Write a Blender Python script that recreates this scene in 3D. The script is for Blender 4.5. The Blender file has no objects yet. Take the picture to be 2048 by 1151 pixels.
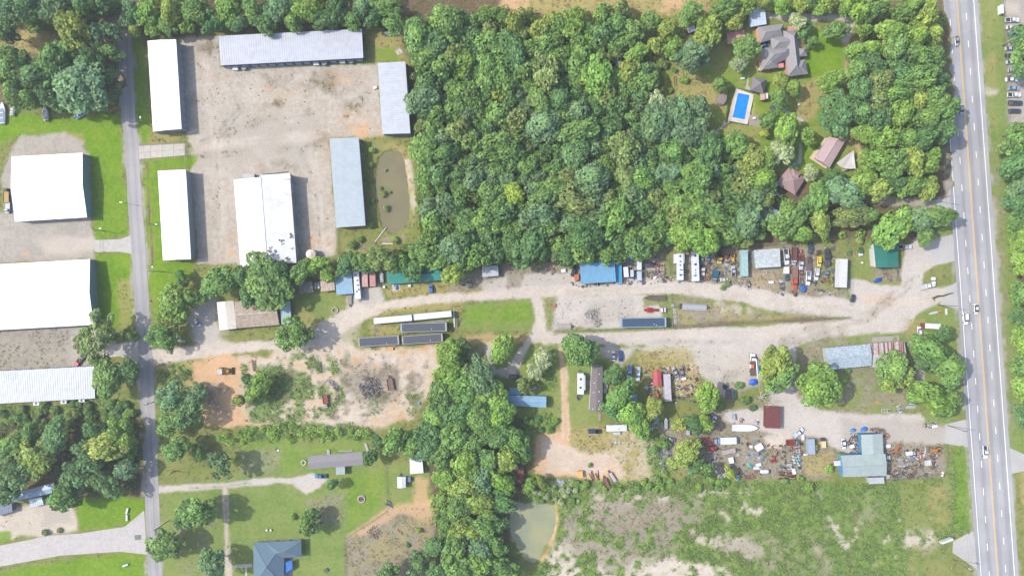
import bpy, bmesh, math, random
import numpy as np
from mathutils import Vector, Matrix

random.seed(7)
rng = np.random.default_rng(7)
C = bpy.context.scene.collection
SC = bpy.context.scene
S = 0.2217            # metres on the ground per photo pixel
H = 303.0             # flying height of the camera
PI = math.pi

def W(px, py, z=0.0):
    """ground-plan position (metres) of something seen at a photo pixel and standing at height z"""
    k = (H - z) / H
    return Vector(((px - 1024) * S * k, (575.5 - py) * S * k, z))

# ------------------------------------------------------------------ camera, sky, sun, exposure
cd = bpy.data.cameras.new('camera')
cd.sensor_width = 36.0
cd.lens = 36.0 * H / (2048 * S)
cd.clip_start = 1.0
cd.clip_end = 9000.0
cam = bpy.data.objects.new('camera', cd)
cam.location = (0, 0, H)
C.objects.link(cam)
SC.camera = cam

SUN_EL, SUN_AZ = math.radians(46), (-1.0, 0.17)     # sun stands to the left, a little up
wd = bpy.data.worlds.new('World')
SC.world = wd
wd.use_nodes = True
nt = wd.node_tree
sky = nt.nodes.new('ShaderNodeTexSky')
sky.sky_type = 'NISHITA'
sky.sun_disc = False
sky.sun_elevation = SUN_EL
sky.sun_rotation = math.atan2(SUN_AZ[0], SUN_AZ[1])
sky.air_density = 1.0
sky.dust_density = 2.5
nt.links.new(sky.outputs[0], nt.nodes['Background'].inputs[0])
nt.nodes['Background'].inputs[1].default_value = 0.15

sl = bpy.data.lights.new('sun', 'SUN')
sl.energy = 2.8
sl.angle = math.radians(0.6)
sl.color = (1.0, 0.955, 0.89)
so = bpy.data.objects.new('sun', sl)
d = Vector((-SUN_AZ[0], -SUN_AZ[1], 0)).normalized() * math.cos(SUN_EL) + Vector((0, 0, -math.sin(SUN_EL)))
so.rotation_euler = d.to_track_quat('-Z', 'Y').to_euler()
so.location = (-200, 40, 200)
C.objects.link(so)

vs = SC.view_settings
vs.view_transform = 'Standard'
vs.look = 'None'
vs.exposure = 1.31
vs.gamma = 1.0
vs.use_curve_mapping = False

# ------------------------------------------------------------------ colours and materials
HAZE = .00013
MUL = 2.2
def lin(v):
    v = v / 255.0
    return v / 12.92 if v <= 0.04045 else ((v + 0.055) / 1.055) ** 2.4
def col(r, g, b, k=1.0):
    """base colour of a surface that looks like this sRGB value in full sun"""
    return (min(lin(r) / MUL * k, .85), min(lin(g) / MUL * k, .85), min(lin(b) / MUL * k, .85), 1.0)

class NT:
    def __init__(s, name):
        s.m = bpy.data.materials.new(name)
        s.m.use_nodes = True
        s.t = s.m.node_tree
        s.b = s.t.nodes['Principled BSDF']
        s.out = s.t.nodes['Material Output']
    def n(s, typ, **kw):
        o = s.t.nodes.new(typ)
        for k, v in kw.items(): setattr(o, k, v)
        return o
    def l(s, a, b): s.t.links.new(a, b)
    def noise(s, scale, detail=3.0, rough=.55, vec=None, dist=0.0):
        o = s.n('ShaderNodeTexNoise')
        o.inputs['Scale'].default_value = scale
        o.inputs['Detail'].default_value = detail
        o.inputs['Roughness'].default_value = rough
        o.inputs['Distortion'].default_value = dist
        if vec is not None: s.l(vec, o.inputs['Vector'])
        return o.outputs['Fac']
    def mix(s, f, a, b, blend='MIX'):
        o = s.n('ShaderNodeMix', data_type='RGBA', blend_type=blend)
        for i, v in ((0, f), (6, a), (7, b)):
            if hasattr(v, 'is_output'): s.l(v, o.inputs[i])
            else: o.inputs[i].default_value = v
        return o.outputs[2]
    def math(s, op, a, b=0.0, clamp=False):
        o = s.n('ShaderNodeMath', operation=op, use_clamp=clamp)
        for i, v in ((0, a), (1, b)):
            if hasattr(v, 'is_output'): s.l(v, o.inputs[i])
            else: o.inputs[i].default_value = v
        return o.outputs[0]
    def ramp(s, v, lo, hi, a=0.0, b=1.0):
        o = s.n('ShaderNodeMapRange', interpolation_type='SMOOTHSTEP')
        s.l(v, o.inputs[0])
        for i, q in ((1, lo), (2, hi), (3, a), (4, b)): o.inputs[i].default_value = q
        return o.outputs[0]
    def bump(s, h, strength, dist):
        o = s.n('ShaderNodeBump')
        o.inputs['Strength'].default_value = strength
        o.inputs['Distance'].default_value = dist
        s.l(h, o.inputs['Height'])
        s.l(o.outputs[0], s.b.inputs['Normal'])
    def coord(s, which='Object'):
        return s.n('ShaderNodeTexCoord').outputs[which]
    def pos(s): return s.n('ShaderNodeNewGeometry').outputs['Position']

def own_colour(name, rough=.6, metal=0.0, spec=.4, ns=1.2, na=.12, dirt=None, da=0.0, bump=0.0, bs=8.0, ds=.35, coat=0.0):
    """material whose colour comes from obj.color, with grain and dirt"""
    m = NT(name)
    oc = m.n('ShaderNodeObjectInfo').outputs['Color']
    p = m.pos()
    n1 = m.noise(ns, 4, .6, p)
    v = m.ramp(n1, .25, .75, 1 - na, 1 + na * .6)
    c = m.mix(1.0, oc, v, 'MULTIPLY')
    if da > 0:
        n2 = m.noise(ds, 5, .68, p, .4)
        f = m.ramp(n2, .5 - da * .12, .82, 0, min(1, da))
        c = m.mix(f, c, dirt)
    m.l(c, m.b.inputs['Base Color'])
    m.b.inputs['Roughness'].default_value = rough
    m.b.inputs['Metallic'].default_value = metal
    m.b.inputs['Specular IOR Level'].default_value = spec
    if coat: m.b.inputs['Coat Weight'].default_value = coat
    if bump: m.bump(m.noise(bs, 3, .6, p), bump, .05)
    return m.m

DIRT = col(150, 135, 115)
RUST = col(140, 85, 60)
M = {}
M['carpaint'] = own_colour('car_paint', .3, 0, .5, 2.0, .05, DIRT, .18, ds=.8, coat=.5)
M['oldpaint'] = own_colour('weathered_paint', .6, 0, .3, 2.2, .22, RUST, .55, ds=.9)
M['metal'] = own_colour('painted_metal', .5, 0, .4, 1.6, .1, DIRT, .22, ds=.5)
M['roof'] = own_colour('roof_metal', .5, .0, .4, .5, .09, DIRT, .3, ds=.2)
M['oldroof'] = own_colour('weathered_roof_metal', .6, 0, .3, 1.1, .3, RUST, .38, ds=.4)
M['shingle'] = own_colour('roof_shingles', .95, 0, .1, 2.6, .2, DIRT, .1, .4, 6.0)
M['wall'] = own_colour('wall_siding', .8, 0, .2, 1.0, .08, DIRT, .2, ds=.5)
M['matte'] = own_colour('matte_surface', .9, 0, .15, 2.5, .2, DIRT, .2, .3, 5.0, ds=.6)
M['wood'] = own_colour('weathered_wood', .9, 0, .1, 3.0, .3, DIRT, .25, .3, 9.0, ds=.8)
M['plastic'] = own_colour('plastic', .45, 0, .4, 1.5, .06)
M['cloth'] = own_colour('tarpaulin', .55, 0, .4, 1.2, .15, bump=.5, bs=2.0)
M['concrete'] = own_colour('concrete', .9, 0, .2, .6, .12, col(165, 158, 150), .4, .2, 6, ds=.25)

def glass_mat():
    m = NT('window_glass')
    m.b.inputs['Base Color'].default_value = (.02, .028, .035, 1)
    m.b.inputs['Roughness'].default_value = .08
    m.b.inputs['Specular IOR Level'].default_value = .6
    m.l(m.mix(m.noise(.7, 2, .5, m.pos()), (.012, .018, .024, 1), (.035, .045, .055, 1)), m.b.inputs['Base Color'])
    return m.m
M['glass'] = glass_mat()
def rubber():
    m = NT('tyre_rubber')
    m.l(m.mix(m.noise(4, 3, .6, m.pos()), (.018, .018, .019, 1), (.05, .048, .046, 1)), m.b.inputs['Base Color'])
    m.b.inputs['Roughness'].default_value = .9
    return m.m
M['rubber'] = rubber()

def leaf_mat():
    m = NT('leaves')
    oc = m.n('ShaderNodeObjectInfo').outputs['Color']
    at = m.n('ShaderNodeAttribute', attribute_name='tint').outputs['Fac']
    v = m.ramp(at, 0, 1, .66, 1.4)
    c = m.mix(1.0, oc, v, 'MULTIPLY')
    # leaf clumps lean yellow or blue by themselves
    at2 = m.n('ShaderNodeAttribute', attribute_name='warm').outputs['Fac']
    c = m.mix(m.math('MULTIPLY', at2, .35), c, m.mix(1.0, c, (1.5, 1.25, .7, 1), 'MULTIPLY'))
    m.l(c, m.b.inputs['Base Color'])
    m.b.inputs['Roughness'].default_value = .55
    m.b.inputs['Specular IOR Level'].default_value = .25
    tr = m.n('ShaderNodeBsdfTranslucent')
    m.l(c, tr.inputs[0])
    mx = m.n('ShaderNodeMixShader')
    mx.inputs[0].default_value = .36
    m.l(m.b.outputs[0], mx.inputs[1]); m.l(tr.outputs[0], mx.inputs[2])
    m.l(mx.outputs[0], m.out.inputs[0])
    return m.m
M['leaf'] = leaf_mat()
def bark():
    m = NT('bark')
    m.l(m.mix(m.noise(6, 4, .6, m.pos()), col(80, 68, 55), col(140, 125, 108)), m.b.inputs['Base Color'])
    m.b.inputs['Roughness'].default_value = .95
    return m.m
M['bark'] = bark()
def deadbark():
    m = NT('bleached_bark')
    m.l(m.mix(m.noise(6, 4, .6, m.pos()), col(170, 165, 155), col(205, 200, 190)), m.b.inputs['Base Color'])
    m.b.inputs['Roughness'].default_value = .95
    return m.m
M['deadbark'] = deadbark()

# ------------------------------------------------------------------ mesh helpers
class MB:
    def __init__(s): s.v = []; s.f = []
    def add(s, verts, faces):
        o = len(s.v); s.v += [tuple(p) for p in verts]; s.f += [tuple(i + o for i in f) for f in faces]
    def box(s, cx, cy, z0, z1, lx, ly, rot=0.0, top=1.0, topy=None):
        c, n = math.cos(rot), math.sin(rot)
        ty = top if topy is None else topy
        P = []
        for z, kx, ky in ((z0, 1, 1), (z1, top, ty)):
            for sx, sy in ((-1, -1), (1, -1), (1, 1), (-1, 1)):
                x, y = sx * lx / 2 * kx, sy * ly / 2 * ky
                P.append((cx + x * c - y * n, cy + x * n + y * c, z))
        s.add(P, [(3, 2, 1, 0), (4, 5, 6, 7), (0, 1, 5, 4), (1, 2, 6, 5), (2, 3, 7, 6), (3, 0, 4, 7)])
        return s
    def prism(s, poly, z0, z1):
        n = len(poly)
        z0s = z0 if isinstance(z0, (list, tuple)) else [z0] * n
        z1s = z1 if isinstance(z1, (list, tuple)) else [z1] * n
        P = [(p[0], p[1], z0s[i]) for i, p in enumerate(poly)] + [(p[0], p[1], z1s[i]) for i, p in enumerate(poly)]
        area = sum(poly[i][0] * poly[(i + 1) % n][1] - poly[(i + 1) % n][0] * poly[i][1] for i in range(n))
        F = [tuple(range(n - 1, -1, -1)), tuple(range(n, 2 * n))] + [(i, (i + 1) % n, n + (i + 1) % n, n + i) for i in range(n)]
        if area < 0: F = [f[::-1] for f in F]
        s.add(P, F); return s
    def slab(s, pts, t):
        """a planar polygon in space with thickness t below it"""
        n = len(pts)
        a = Vector((0, 0, 0))
        for i in range(n):
            p, q = Vector(pts[i]), Vector(pts[(i + 1) % n])
            a += p.cross(q)
        if a.z < 0: pts = pts[::-1]
        P = [tuple(p) for p in pts] + [(p[0], p[1], p[2] - t) for p in pts]
        s.add(P, [tuple(range(n)), tuple(range(2 * n - 1, n - 1, -1))] + [(i, n + i, n + (i + 1) % n, (i + 1) % n) for i in range(n)])
        return s
    def cyl(s, p0, p1, r0, r1=None, n=8, caps=True):
        r1 = r0 if r1 is None else r1
        p0, p1 = Vector(p0), Vector(p1)
        ax = (p1 - p0).normalized()
        u = ax.orthogonal().normalized(); w = ax.cross(u)
        P = []
        for p, r in ((p0, r0), (p1, r1)):
            for i in range(n):
                a = 2 * PI * i / n
                P.append(p + u * (math.cos(a) * r) + w * (math.sin(a) * r))
        F = [(i, (i + 1) % n, n + (i + 1) % n, n + i) for i in range(n)]
        if caps: F += [tuple(range(n - 1, -1, -1)), tuple(range(n, 2 * n))]
        s.add(P, F); return s
    def loft(s, st, k=.8):
        """stations (x, half width, z bottom, z top): rounded hull"""
        n = 8; P = []
        for x, hw, zb, zt in st:
            zm = zb + (zt - zb) * .55; q = min(.12, (zt - zb) * .3)
            P += [(x, -hw * .9, zb), (x, -hw, zm), (x, -hw * .97, zt - q), (x, -hw * k, zt), (x, hw * k, zt), (x, hw * .97, zt - q), (x, hw, zm), (x, hw * .9, zb)]
        F = []
        for i in range(len(st) - 1):
            for j in range(n):
                a, b = i * n + j, i * n + (j + 1) % n
                F.append((a, a + n, b + n, b)[::-1])
        F += [tuple(range(n)), tuple(range((len(st) - 1) * n, len(st) * n))[::-1]]
        s.add(P, [f[::-1] for f in F]); return s
    def torus(s, c, R, r, n=14, m=6, axis='z'):
        P = []
        for i in range(n):
            a = 2 * PI * i / n
            for j in range(m):
                b = 2 * PI * j / m
                q = R + r * math.cos(b)
                p = (q * math.cos(a), q * math.sin(a), r * math.sin(b))
                if axis == 'y': p = (p[0], p[2], p[1])
                P.append((c[0] + p[0], c[1] + p[1], c[2] + p[2]))
        s.add(P, [(i * m + j, ((i + 1) % n) * m + j, ((i + 1) % n) * m + (j + 1) % m, i * m + (j + 1) % m) for i in range(n) for j in range(m)])
        return s
    def mesh(s, name, mat=None, smooth=False):
        me = bpy.data.meshes.new(name)
        me.from_pydata(s.v, [], s.f)
        if mat: me.materials.append(M[mat] if isinstance(mat, str) else mat)
        if smooth: me.shade_smooth()
        me.update()
        return me

def fixn(me):
    bm = bmesh.new(); bm.from_mesh(me); bmesh.ops.recalc_face_normals(bm, faces=bm.faces); bm.to_mesh(me); bm.free()
    return me

def tag(o, label=None, cat=None, group=None, kind=None):
    if label: o['label'] = label
    if cat: o['category'] = cat
    if group: o['group'] = group
    if kind: o['kind'] = kind
    return o
def thing(name, label, cat, loc=(0, 0, 0), rot=0.0, group=None, scale=None):
    o = bpy.data.objects.new(name, None)
    o.empty_display_size = .5
    o.location = loc; o.rotation_euler = (0, 0, rot)
    if scale: o.scale = scale
    C.objects.link(o)
    return tag(o, label, cat, group)
def put(name, me, parent=None, color=None, loc=None, rot=None, scale=None, kind=None, label=None):
    o = bpy.data.objects.new(name, me)
    if parent is not None: o.parent = parent
    if color is not None: o.color = color
    if loc is not None: o.location = loc
    if rot is not None: o.rotation_euler = rot
    if scale is not None: o.scale = scale
    if kind: o['kind'] = kind
    if label: o['label'] = label
    C.objects.link(o)
    return o
def part(parent, name, mb, mat, color=None, **kw):
    return put(name, fixn(mb.mesh(name, mat)), parent, color, **kw)
def solo(name, label, cat, mb, mat, color, loc=(0, 0, 0), rot=0.0, group=None):
    o = put(name, fixn(mb.mesh(name, mat)), None, color, loc, (0, 0, rot))
    return tag(o, label, cat, group)
_cache = {}
def shared(key, fn, mat, fix=True, smooth=False):
    if key not in _cache:
        me = fn().mesh(key.split('|')[-1], mat, smooth)
        _cache[key] = fixn(me) if fix else me
    return _cache[key]
# ------------------------------------------------------------------ the ground: one relief cut into its named areas
GX0, GX1, GY0, GY1, GD = -262.0, 262.0, -160.0, 160.0, 0.68
nx = int((GX1 - GX0) / GD) + 1
ny = int((GY1 - GY0) / GD) + 1
gx = GX0 + np.arange(nx) * GD
gy = GY0 + np.arange(ny) * GD
XX, YY = np.meshgrid(gx, gy)
PX = XX / S + 1024            # the photo pixel each ground point shows at
PY = 575.5 - YY / S

def vnoise(scale, seed, ox=0.0, oy=0.0):
    r = np.random.default_rng(seed)
    u = (XX - GX0 + ox) / scale; v = (YY - GY0 + oy) / scale
    iu = np.floor(u).astype(int); iv = np.floor(v).astype(int)
    t = r.random((iv.max() + 3, iu.max() + 3))
    fu = u - iu; fv = v - iv
    fu = fu * fu * (3 - 2 * fu); fv = fv * fv * (3 - 2 * fv)
    return (t[iv, iu] * (1 - fu) + t[iv, iu + 1] * fu) * (1 - fv) + (t[iv + 1, iu] * (1 - fu) + t[iv + 1, iu + 1] * fu) * fv
def fbm(scale, seed, octv=4, gain=.55):
    a, tot, out = 1.0, 0.0, 0.0
    for k in range(octv):
        if scale < GD * 1.2: break
        out = out + a * vnoise(scale, seed + 31 * k); tot += a
        a *= gain; scale *= .5
    return out / tot
N_edge = (fbm(9.0, 3, 5, .7) - .5) * 2.0
N_big = fbm(26.0, 11, 4)
N_mid = fbm(7.0, 23, 4, .6)
N_fine = fbm(2.4, 47, 3, .7)
N_rag = N_mid * .45 + fbm(3.2, 77, 3, .8) * .55
N_fine2 = fbm(1.7, 147, 2, .8)

def inside_sdf(poly, x, y):
    dmin = np.full(x.shape, 1e9); ins = np.zeros(x.shape, bool)
    n = len(poly)
    for i in range(n):
        ax, ay = poly[i]; bx, by = poly[(i + 1) % n]
        ex, ey = bx - ax, by - ay
        t = np.clip(((x - ax) * ex + (y - ay) * ey) / (ex * ex + ey * ey + 1e-9), 0, 1)
        dmin = np.minimum(dmin, (x - ax - t * ex) ** 2 + (y - ay - t * ey) ** 2)
        if ay != by:
            c = ((ay > y) != (by > y)) & (x < ex * (y - ay) / (by - ay) + ax)
            ins ^= c
    dd = np.sqrt(dmin)
    return np.where(ins, dd, -dd)
def line_sdf(pts, x, y):
    best = np.full(x.shape, -1e9)
    for (ax, ay, ar), (bx, by, br) in zip(pts[:-1], pts[1:]):
        ex, ey = bx - ax, by - ay
        t = np.clip(((x - ax) * ex + (y - ay) * ey) / (ex * ex + ey * ey + 1e-9), 0, 1)
        best = np.maximum(best, ar + (br - ar) * t - np.hypot(x - ax - t * ex, y - ay - t * ey))
    return best

ROUGH, LAWN, DRY, GRAVW, GRAVG, CALI, ORANGE, LITTER, WEED, DEAD, PALE, MUTED = range(12)
SURF = [((122, 138, 66), (152, 152, 92)), ((108, 150, 26), (138, 168, 46)), ((190, 174, 116), (170, 160, 98)),
        ((208, 199, 185), (188, 175, 156)), ((178, 170, 158), (196, 188, 175)), ((217, 208, 198), (204, 196, 186)),
        ((230, 192, 150), (218, 178, 136)), ((110, 97, 72), (132, 116, 90)), ((112, 146, 64), (136, 160, 84)),
        ((150, 142, 122), (172, 162, 145)), ((226, 214, 198), (210, 196, 180)), ((120, 148, 70), (148, 160, 90))]
NS = len(SURF)
WT = np.zeros((NS, ny, nx), np.float32); WT[ROUGH] = 1
ZONES = ['grass_field']; ZID = np.zeros((ny, nx), np.int16)
def paint(kind, shape, soft=4.0, strength=1.0, edge=10.0, zone=None, line=False, noise=None, nlo=.45, nhi=.6):
    xs = [p[0] for p in shape]; ys = [p[1] for p in shape]
    pad = soft + edge + 4 + (max(p[2] for p in shape) if line else 0)
    i0, i1 = np.searchsorted(gx, [(min(xs) - pad - 1024) * S, (max(xs) + pad - 1024) * S])
    j0, j1 = np.searchsorted(gy, [(575.5 - max(ys) - pad) * S, (575.5 - min(ys) + pad) * S])
    if i1 <= i0 or j1 <= j0: return
    sl_ = (slice(j0, j1), slice(i0, i1))
    x, y = PX[sl_], PY[sl_]
    sd = (line_sdf if line else inside_sdf)(shape, x, y) + N_edge[sl_] * 2 * edge
    t = np.clip(sd / soft * .5 + .5, 0, 1)
    m = t * t * (3 - 2 * t) * strength
    if noise is not None:
        q = np.clip((noise[sl_] - nlo) / (nhi - nlo), 0, 1)
        m = m * q
    WT[(slice(None),) + sl_] *= (1 - m)
    WT[(kind,) + sl_] += m
    if zone:
        if zone not in ZONES: ZONES.append(zone)
        z = ZID[sl_]; z[(m if noise is None else t * strength) > .5] = ZONES.index(zone)

ROADW_ = [(243, -60), (244, 0), (250, 100), (257, 232), (264, 290), (270, 408), (277, 500), (282, 576), (287, 650), (291, 720), (298, 864), (302, 950), (306, 1050), (311, 1151), (315, 1230)]
# woods and their leaf litter
paint(LITTER, [(245, -20), (1010, -20), (1060, 40), (1200, 60), (1300, 130), (1330, 200), (1400, 260), (1500, 290), (1560, 350), (1540, 440), (1560, 480), (1500, 498), (1340, 498), (1100, 525), (960, 540), (830, 545), (680, 520), (690, 505), (760, 490), (840, 480), (826, 420), (826, 300), (815, 130), (790, 60), (440, 60), (300, 78), (258, 64)], 8, 1, 10, 'woodland_floor')
paint(LITTER, [(-60, -40), (232, -40), (240, 220), (130, 225), (60, 205), (-60, 210)], 10, .8, 14, 'woodland_floor')
paint(DRY, [(40, 70), (60, 55), (110, 70), (100, 105), (30, 110), (-40, 100), (-40, 85)], 6, .95, 10)
paint(ORANGE, [(205, 40), (235, 35), (236, 95), (200, 95)], 8, .7, 8)
paint(LITTER, [(-60, 840), (60, 815), (180, 832), (280, 800), (286, 990), (235, 998), (130, 998), (110, 970), (-60, 985)], 8, 1, 8, 'woodland_floor')
paint(WEED, [(-60, 812), (180, 800), (275, 795), (275, 835), (60, 850), (-60, 855)], 5, .8, 10, noise=N_mid, nlo=.3, nhi=.5)
paint(LITTER, [(880, 690), (930, 680), (960, 770), (1010, 800), (1040, 870), (1060, 930), (1060, 1000), (1022, 1020), (1020, 1100), (1045, 1200), (890, 1200), (865, 1060), (850, 950), (830, 860), (850, 800)], 6, 1, 8, 'woodland_floor')
paint(LITTER, [(1700, 90), (1760, 10), (1880, -20), (1900, 60), (1895, 400), (1800, 400), (1720, 330), (1690, 240), (1640, 210)], 8, 1, 8, 'woodland_floor')
paint(LITTER, [(1540, 350), (1700, 370), (1760, 395), (1880, 430), (1890, 470), (1800, 480), (1650, 480), (1540, 480)], 8, 1, 8, 'woodland_floor')
paint(LITTER, [(2005, 250), (2120, 250), (2120, 860), (2040, 860), (2010, 600), (1990, 330)], 8, 1, 10, 'woodland_floor')
# top meadow
paint(DRY, [(1000, -60), (1440, -60), (1420, 30), (1300, 45), (1180, 30), (1080, 34), (1005, 40)], 8, 1, 14, 'dry_meadow')
paint(ORANGE, [(1000, -20), (1070, -20), (1060, 30), (1000, 35)], 6, .8, 8)
paint(ORANGE, [(1330, -20), (1370, -20), (1360, 20), (1320, 25)], 6, .7, 8)
# west: lawns and gravel lots
paint(LAWN, [(-60, 225), (70, 228), (120, 238), (238, 228), (258, 470), (190, 482), (186, 430), (172, 300), (130, 272), (40, 268), (-60, 320)], 5, 1, 6, 'lawn')
paint(DRY, [(130, 265), (172, 260), (175, 300), (140, 280)], 5, .7, 6)
paint(LAWN, [(190, 505), (262, 505), (270, 655), (195, 655)], 4, 1, 4, 'lawn')
paint(DRY, [(236, 560), (262, 560), (268, 650), (240, 655)], 5, .6, 6)
paint(GRAVG, [(38, 276), (130, 266), (168, 282), (178, 310), (186, 480), (192, 500), (188, 520), (-60, 530), (-60, 430), (4, 420), (6, 330)], 4, 1, 5, 'gravel_lot')
paint(PALE, [(80, 480), (185, 475), (188, 502), (90, 510)], 8, .7, 8)
paint(GRAVG, [(-60, 655), (196, 650), (240, 690), (190, 712), (172, 735), (-60, 748)], 4, 1, 4, 'gravel_lot')
paint(DEAD, [(-60, 655), (140, 660), (140, 745), (-60, 745)], 12, .55, 8)
paint(ORANGE, [(40, 500), (60, 498), (60, 515), (40, 515)], 4, .5, 4)
paint(LAWN, [(250, 60), (282, 66), (305, 280), (280, 285), (262, 200)], 4, .9, 4, 'lawn')
paint(DRY, [(300, 262), (370, 262), (372, 280), (300, 290)], 5, .7, 6)
paint(LAWN, [(283, 326), (400, 308), (398, 328), (380, 338), (320, 338), (330, 560), (300, 600), (290, 400)], 4, 1, 4, 'lawn')
paint(DRY, [(293, 330, 2), (300, 420, 2), (306, 520, 3), (309, 600, 3)], 3, .6, 4, line=True)
paint(LAWN, [(320, 520), (384, 520), (384, 552), (340, 580), (320, 640), (305, 640), (300, 540)], 5, .9, 6, 'lawn')
paint(ROUGH, [(300, 640), (430, 590), (440, 660), (430, 690), (330, 700), (306, 690)], 6, .9, 8)
paint(CALI, [(375, 620), (432, 600), (440, 665), (470, 668), (470, 690), (400, 700), (385, 660)], 8, .9, 8, 'gravel_drive')
paint(LITTER, [(294, 328, 1.6), (297, 363, 1.4), (299, 440, 1.6), (303, 463, 1.4), (306, 528, 1.6)], 2, .9, 2, line=True)
# storage yard
paint(GRAVW, [(360, 78), (438, 74), (442, 132), (756, 126), (766, 272), (658, 279), (674, 455), (672, 512), (610, 515), (596, 540), (470, 530), (395, 525), (380, 338), (402, 310), (372, 285), (372, 260)], 3, 1, 4, 'gravel_yard')
for px_, py_, rr, kk, ss in ((545, 200, 26, ORANGE, .55), (590, 165, 60, DEAD, .35), (560, 205, 14, DEAD, .7), (680, 170, 40, DEAD, .55), (640, 165, 25, DEAD, .5), (700, 265, 50, ORANGE, .45), (640, 275, 25, DEAD, .5), (550, 325, 14, DEAD, .7), (580, 333, 14, DEAD, .6), (520, 335, 10, DEAD, .6), (420, 95, 22, DEAD, .5), (385, 200, 14, DEAD, .35), (465, 500, 30, ORANGE, .45), (640, 470, 30, DEAD, .4), (445, 285, 25, DEAD, .3), (430, 450, 20, DEAD, .3), (720, 195, 30, DEAD, .35), (630, 420, 18, DEAD, .3), (610, 215, 40, DEAD, .25), (650, 200, 18, ORANGE, .35), (505, 250, 18, DEAD, .3)):
    paint(kk, [(px_, py_, rr * .55), (px_ + rr * .4, py_ + 2, rr * .4)], rr * .9, min(1, ss * 1.5), rr * .6, line=True, noise=N_mid, nlo=.3, nhi=.58)
for px_, py_, rr, kk, ss in ((548, 208, 22, LITTER, .5), (600, 195, 30, ORANGE, .6), (640, 180, 40, LITTER, .3), (690, 160, 30, ORANGE, .5), (700, 262, 60, ORANGE, .6), (552, 322, 14, LITTER, .5), (580, 332, 12, LITTER, .45), (522, 334, 10, LITTER, .4), (690, 205, 40, DEAD, .6), (470, 505, 26, ORANGE, .6), (640, 480, 26, ORANGE, .6), (610, 150, 50, LITTER, .3), (420, 95, 26, LITTER, .25), (660, 275, 30, LITTER, .35)):
    paint(kk, [(px_ - rr * .4, py_, rr * .4), (px_ + rr * .5, py_ + rr * .1, rr * .3)], rr * .7, min(1, ss * 1.9), rr * .7, line=True, noise=N_rag, nlo=.4, nhi=.58)
paint(GRAVG, [(400, 230), (640, 230), (620, 330), (400, 330)], 30, .5, 30)
paint(PALE, [(630, 475), (665, 460), (668, 505), (630, 508)], 6, .8, 8, noise=N_fine, nlo=.3, nhi=.5)
paint(DRY, [(728, 70), (806, 70), (810, 122), (752, 124), (748, 90)], 5, .7, 6, 'lawn')
paint(LAWN, [(752, 95), (800, 95), (800, 122), (754, 124)], 6, .7, 6)
for pts in ([(372, 296), (420, 280), (520, 240), (640, 220), (740, 200)], [(375, 305), (440, 310), (560, 300), (650, 295)], [(400, 130), (430, 210), (430, 320), (440, 500)], [(450, 150), (480, 220), (430, 280)], [(600, 300), (630, 360), (640, 500)], [(520, 150), (600, 190), (700, 185)]):
    for o in (-4, 4):
        paint(DEAD, [(x + o * .6, y + o, 1.8) for x, y in pts], 2.5, .55, 4, line=True, noise=N_mid, nlo=.3, nhi=.5)
# muddy pond surround
paint(ROUGH, [(722, 280), (770, 275), (835, 290), (840, 470), (800, 520), (680, 520), (676, 455), (735, 452)], 5, 1, 8, 'pond_bank')
paint(DRY, [(752, 300, 4), (785, 288, 5), (812, 310, 6), (824, 380, 6), (826, 450, 5), (800, 478, 5), (770, 480, 4)], 5, .8, 8, line=True)
paint(PALE, [(816, 325, 3), (826, 380, 3), (828, 440, 3)], 4, .8, 6, line=True)
paint(DRY, [(690, 470), (760, 470), (760, 515), (690, 520)], 8, .6, 12, noise=N_mid, nlo=.4, nhi=.6)
paint(DEAD, [(715, 500, 4), (760, 480, 3), (810, 475, 3)], 4, .6, 6, line=True)
# strip of houses along the dirt road
paint(ROUGH, [(560, 560), (900, 560), (900, 600), (760, 610), (690, 640), (640, 680), (470, 690), (440, 670), (560, 650)], 5, 1, 6, 'lawn')
paint(MUTED, [(585, 590), (690, 585), (690, 640), (640, 670), (590, 670)], 5, .9, 6)
paint(DRY, [(595, 620), (640, 640), (650, 670), (590, 660)], 6, .6, 8)
paint(CALI, [(690, 585), (760, 570), (772, 600), (720, 625), (690, 615)], 4, .9, 5, 'gravel_drive')
paint(DRY, [(772, 572), (890, 566), (1000, 560), (1000, 592), (850, 598), (775, 596)], 5, .7, 8)
paint(DEAD, [(900, 545), (1150, 525), (1330, 500), (1500, 498), (1650, 484), (1694, 495), (1694, 600), (1600, 592), (1450, 572), (1330, 568), (1150, 578), (900, 585)], 5, .85, 8, 'junkyard_ground')
paint(GRAVW, [(1150, 540), (1330, 530), (1330, 572), (1150, 580)], 6, .8, 8, noise=N_mid, nlo=.3, nhi=.5)
paint(CALI, [(962, 560), (1150, 540), (1150, 585), (962, 590)], 6, .8, 8)
paint(DEAD, [(1018, 545), (1045, 540), (1040, 580), (1012, 585)], 4, .8, 5)
paint(ORANGE, [(1500, 545), (1560, 540), (1545, 600), (1500, 590)], 8, .25, 10)
paint(ROUGH, [(1640, 480), (1740, 480), (1750, 560), (1700, 580), (1640, 575)], 6, .9, 8, 'lawn')
paint(MUTED, [(1700, 500), (1750, 500), (1750, 545), (1700, 560)], 6, .8, 8)
paint(ROUGH, [(1330, 500), (1352, 500), (1352, 562), (1330, 562)], 4, .8, 4)
paint(DEAD, [(1750, 535), (1800, 530), (1800, 566), (1740, 568)], 5, .8, 6)
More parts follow.
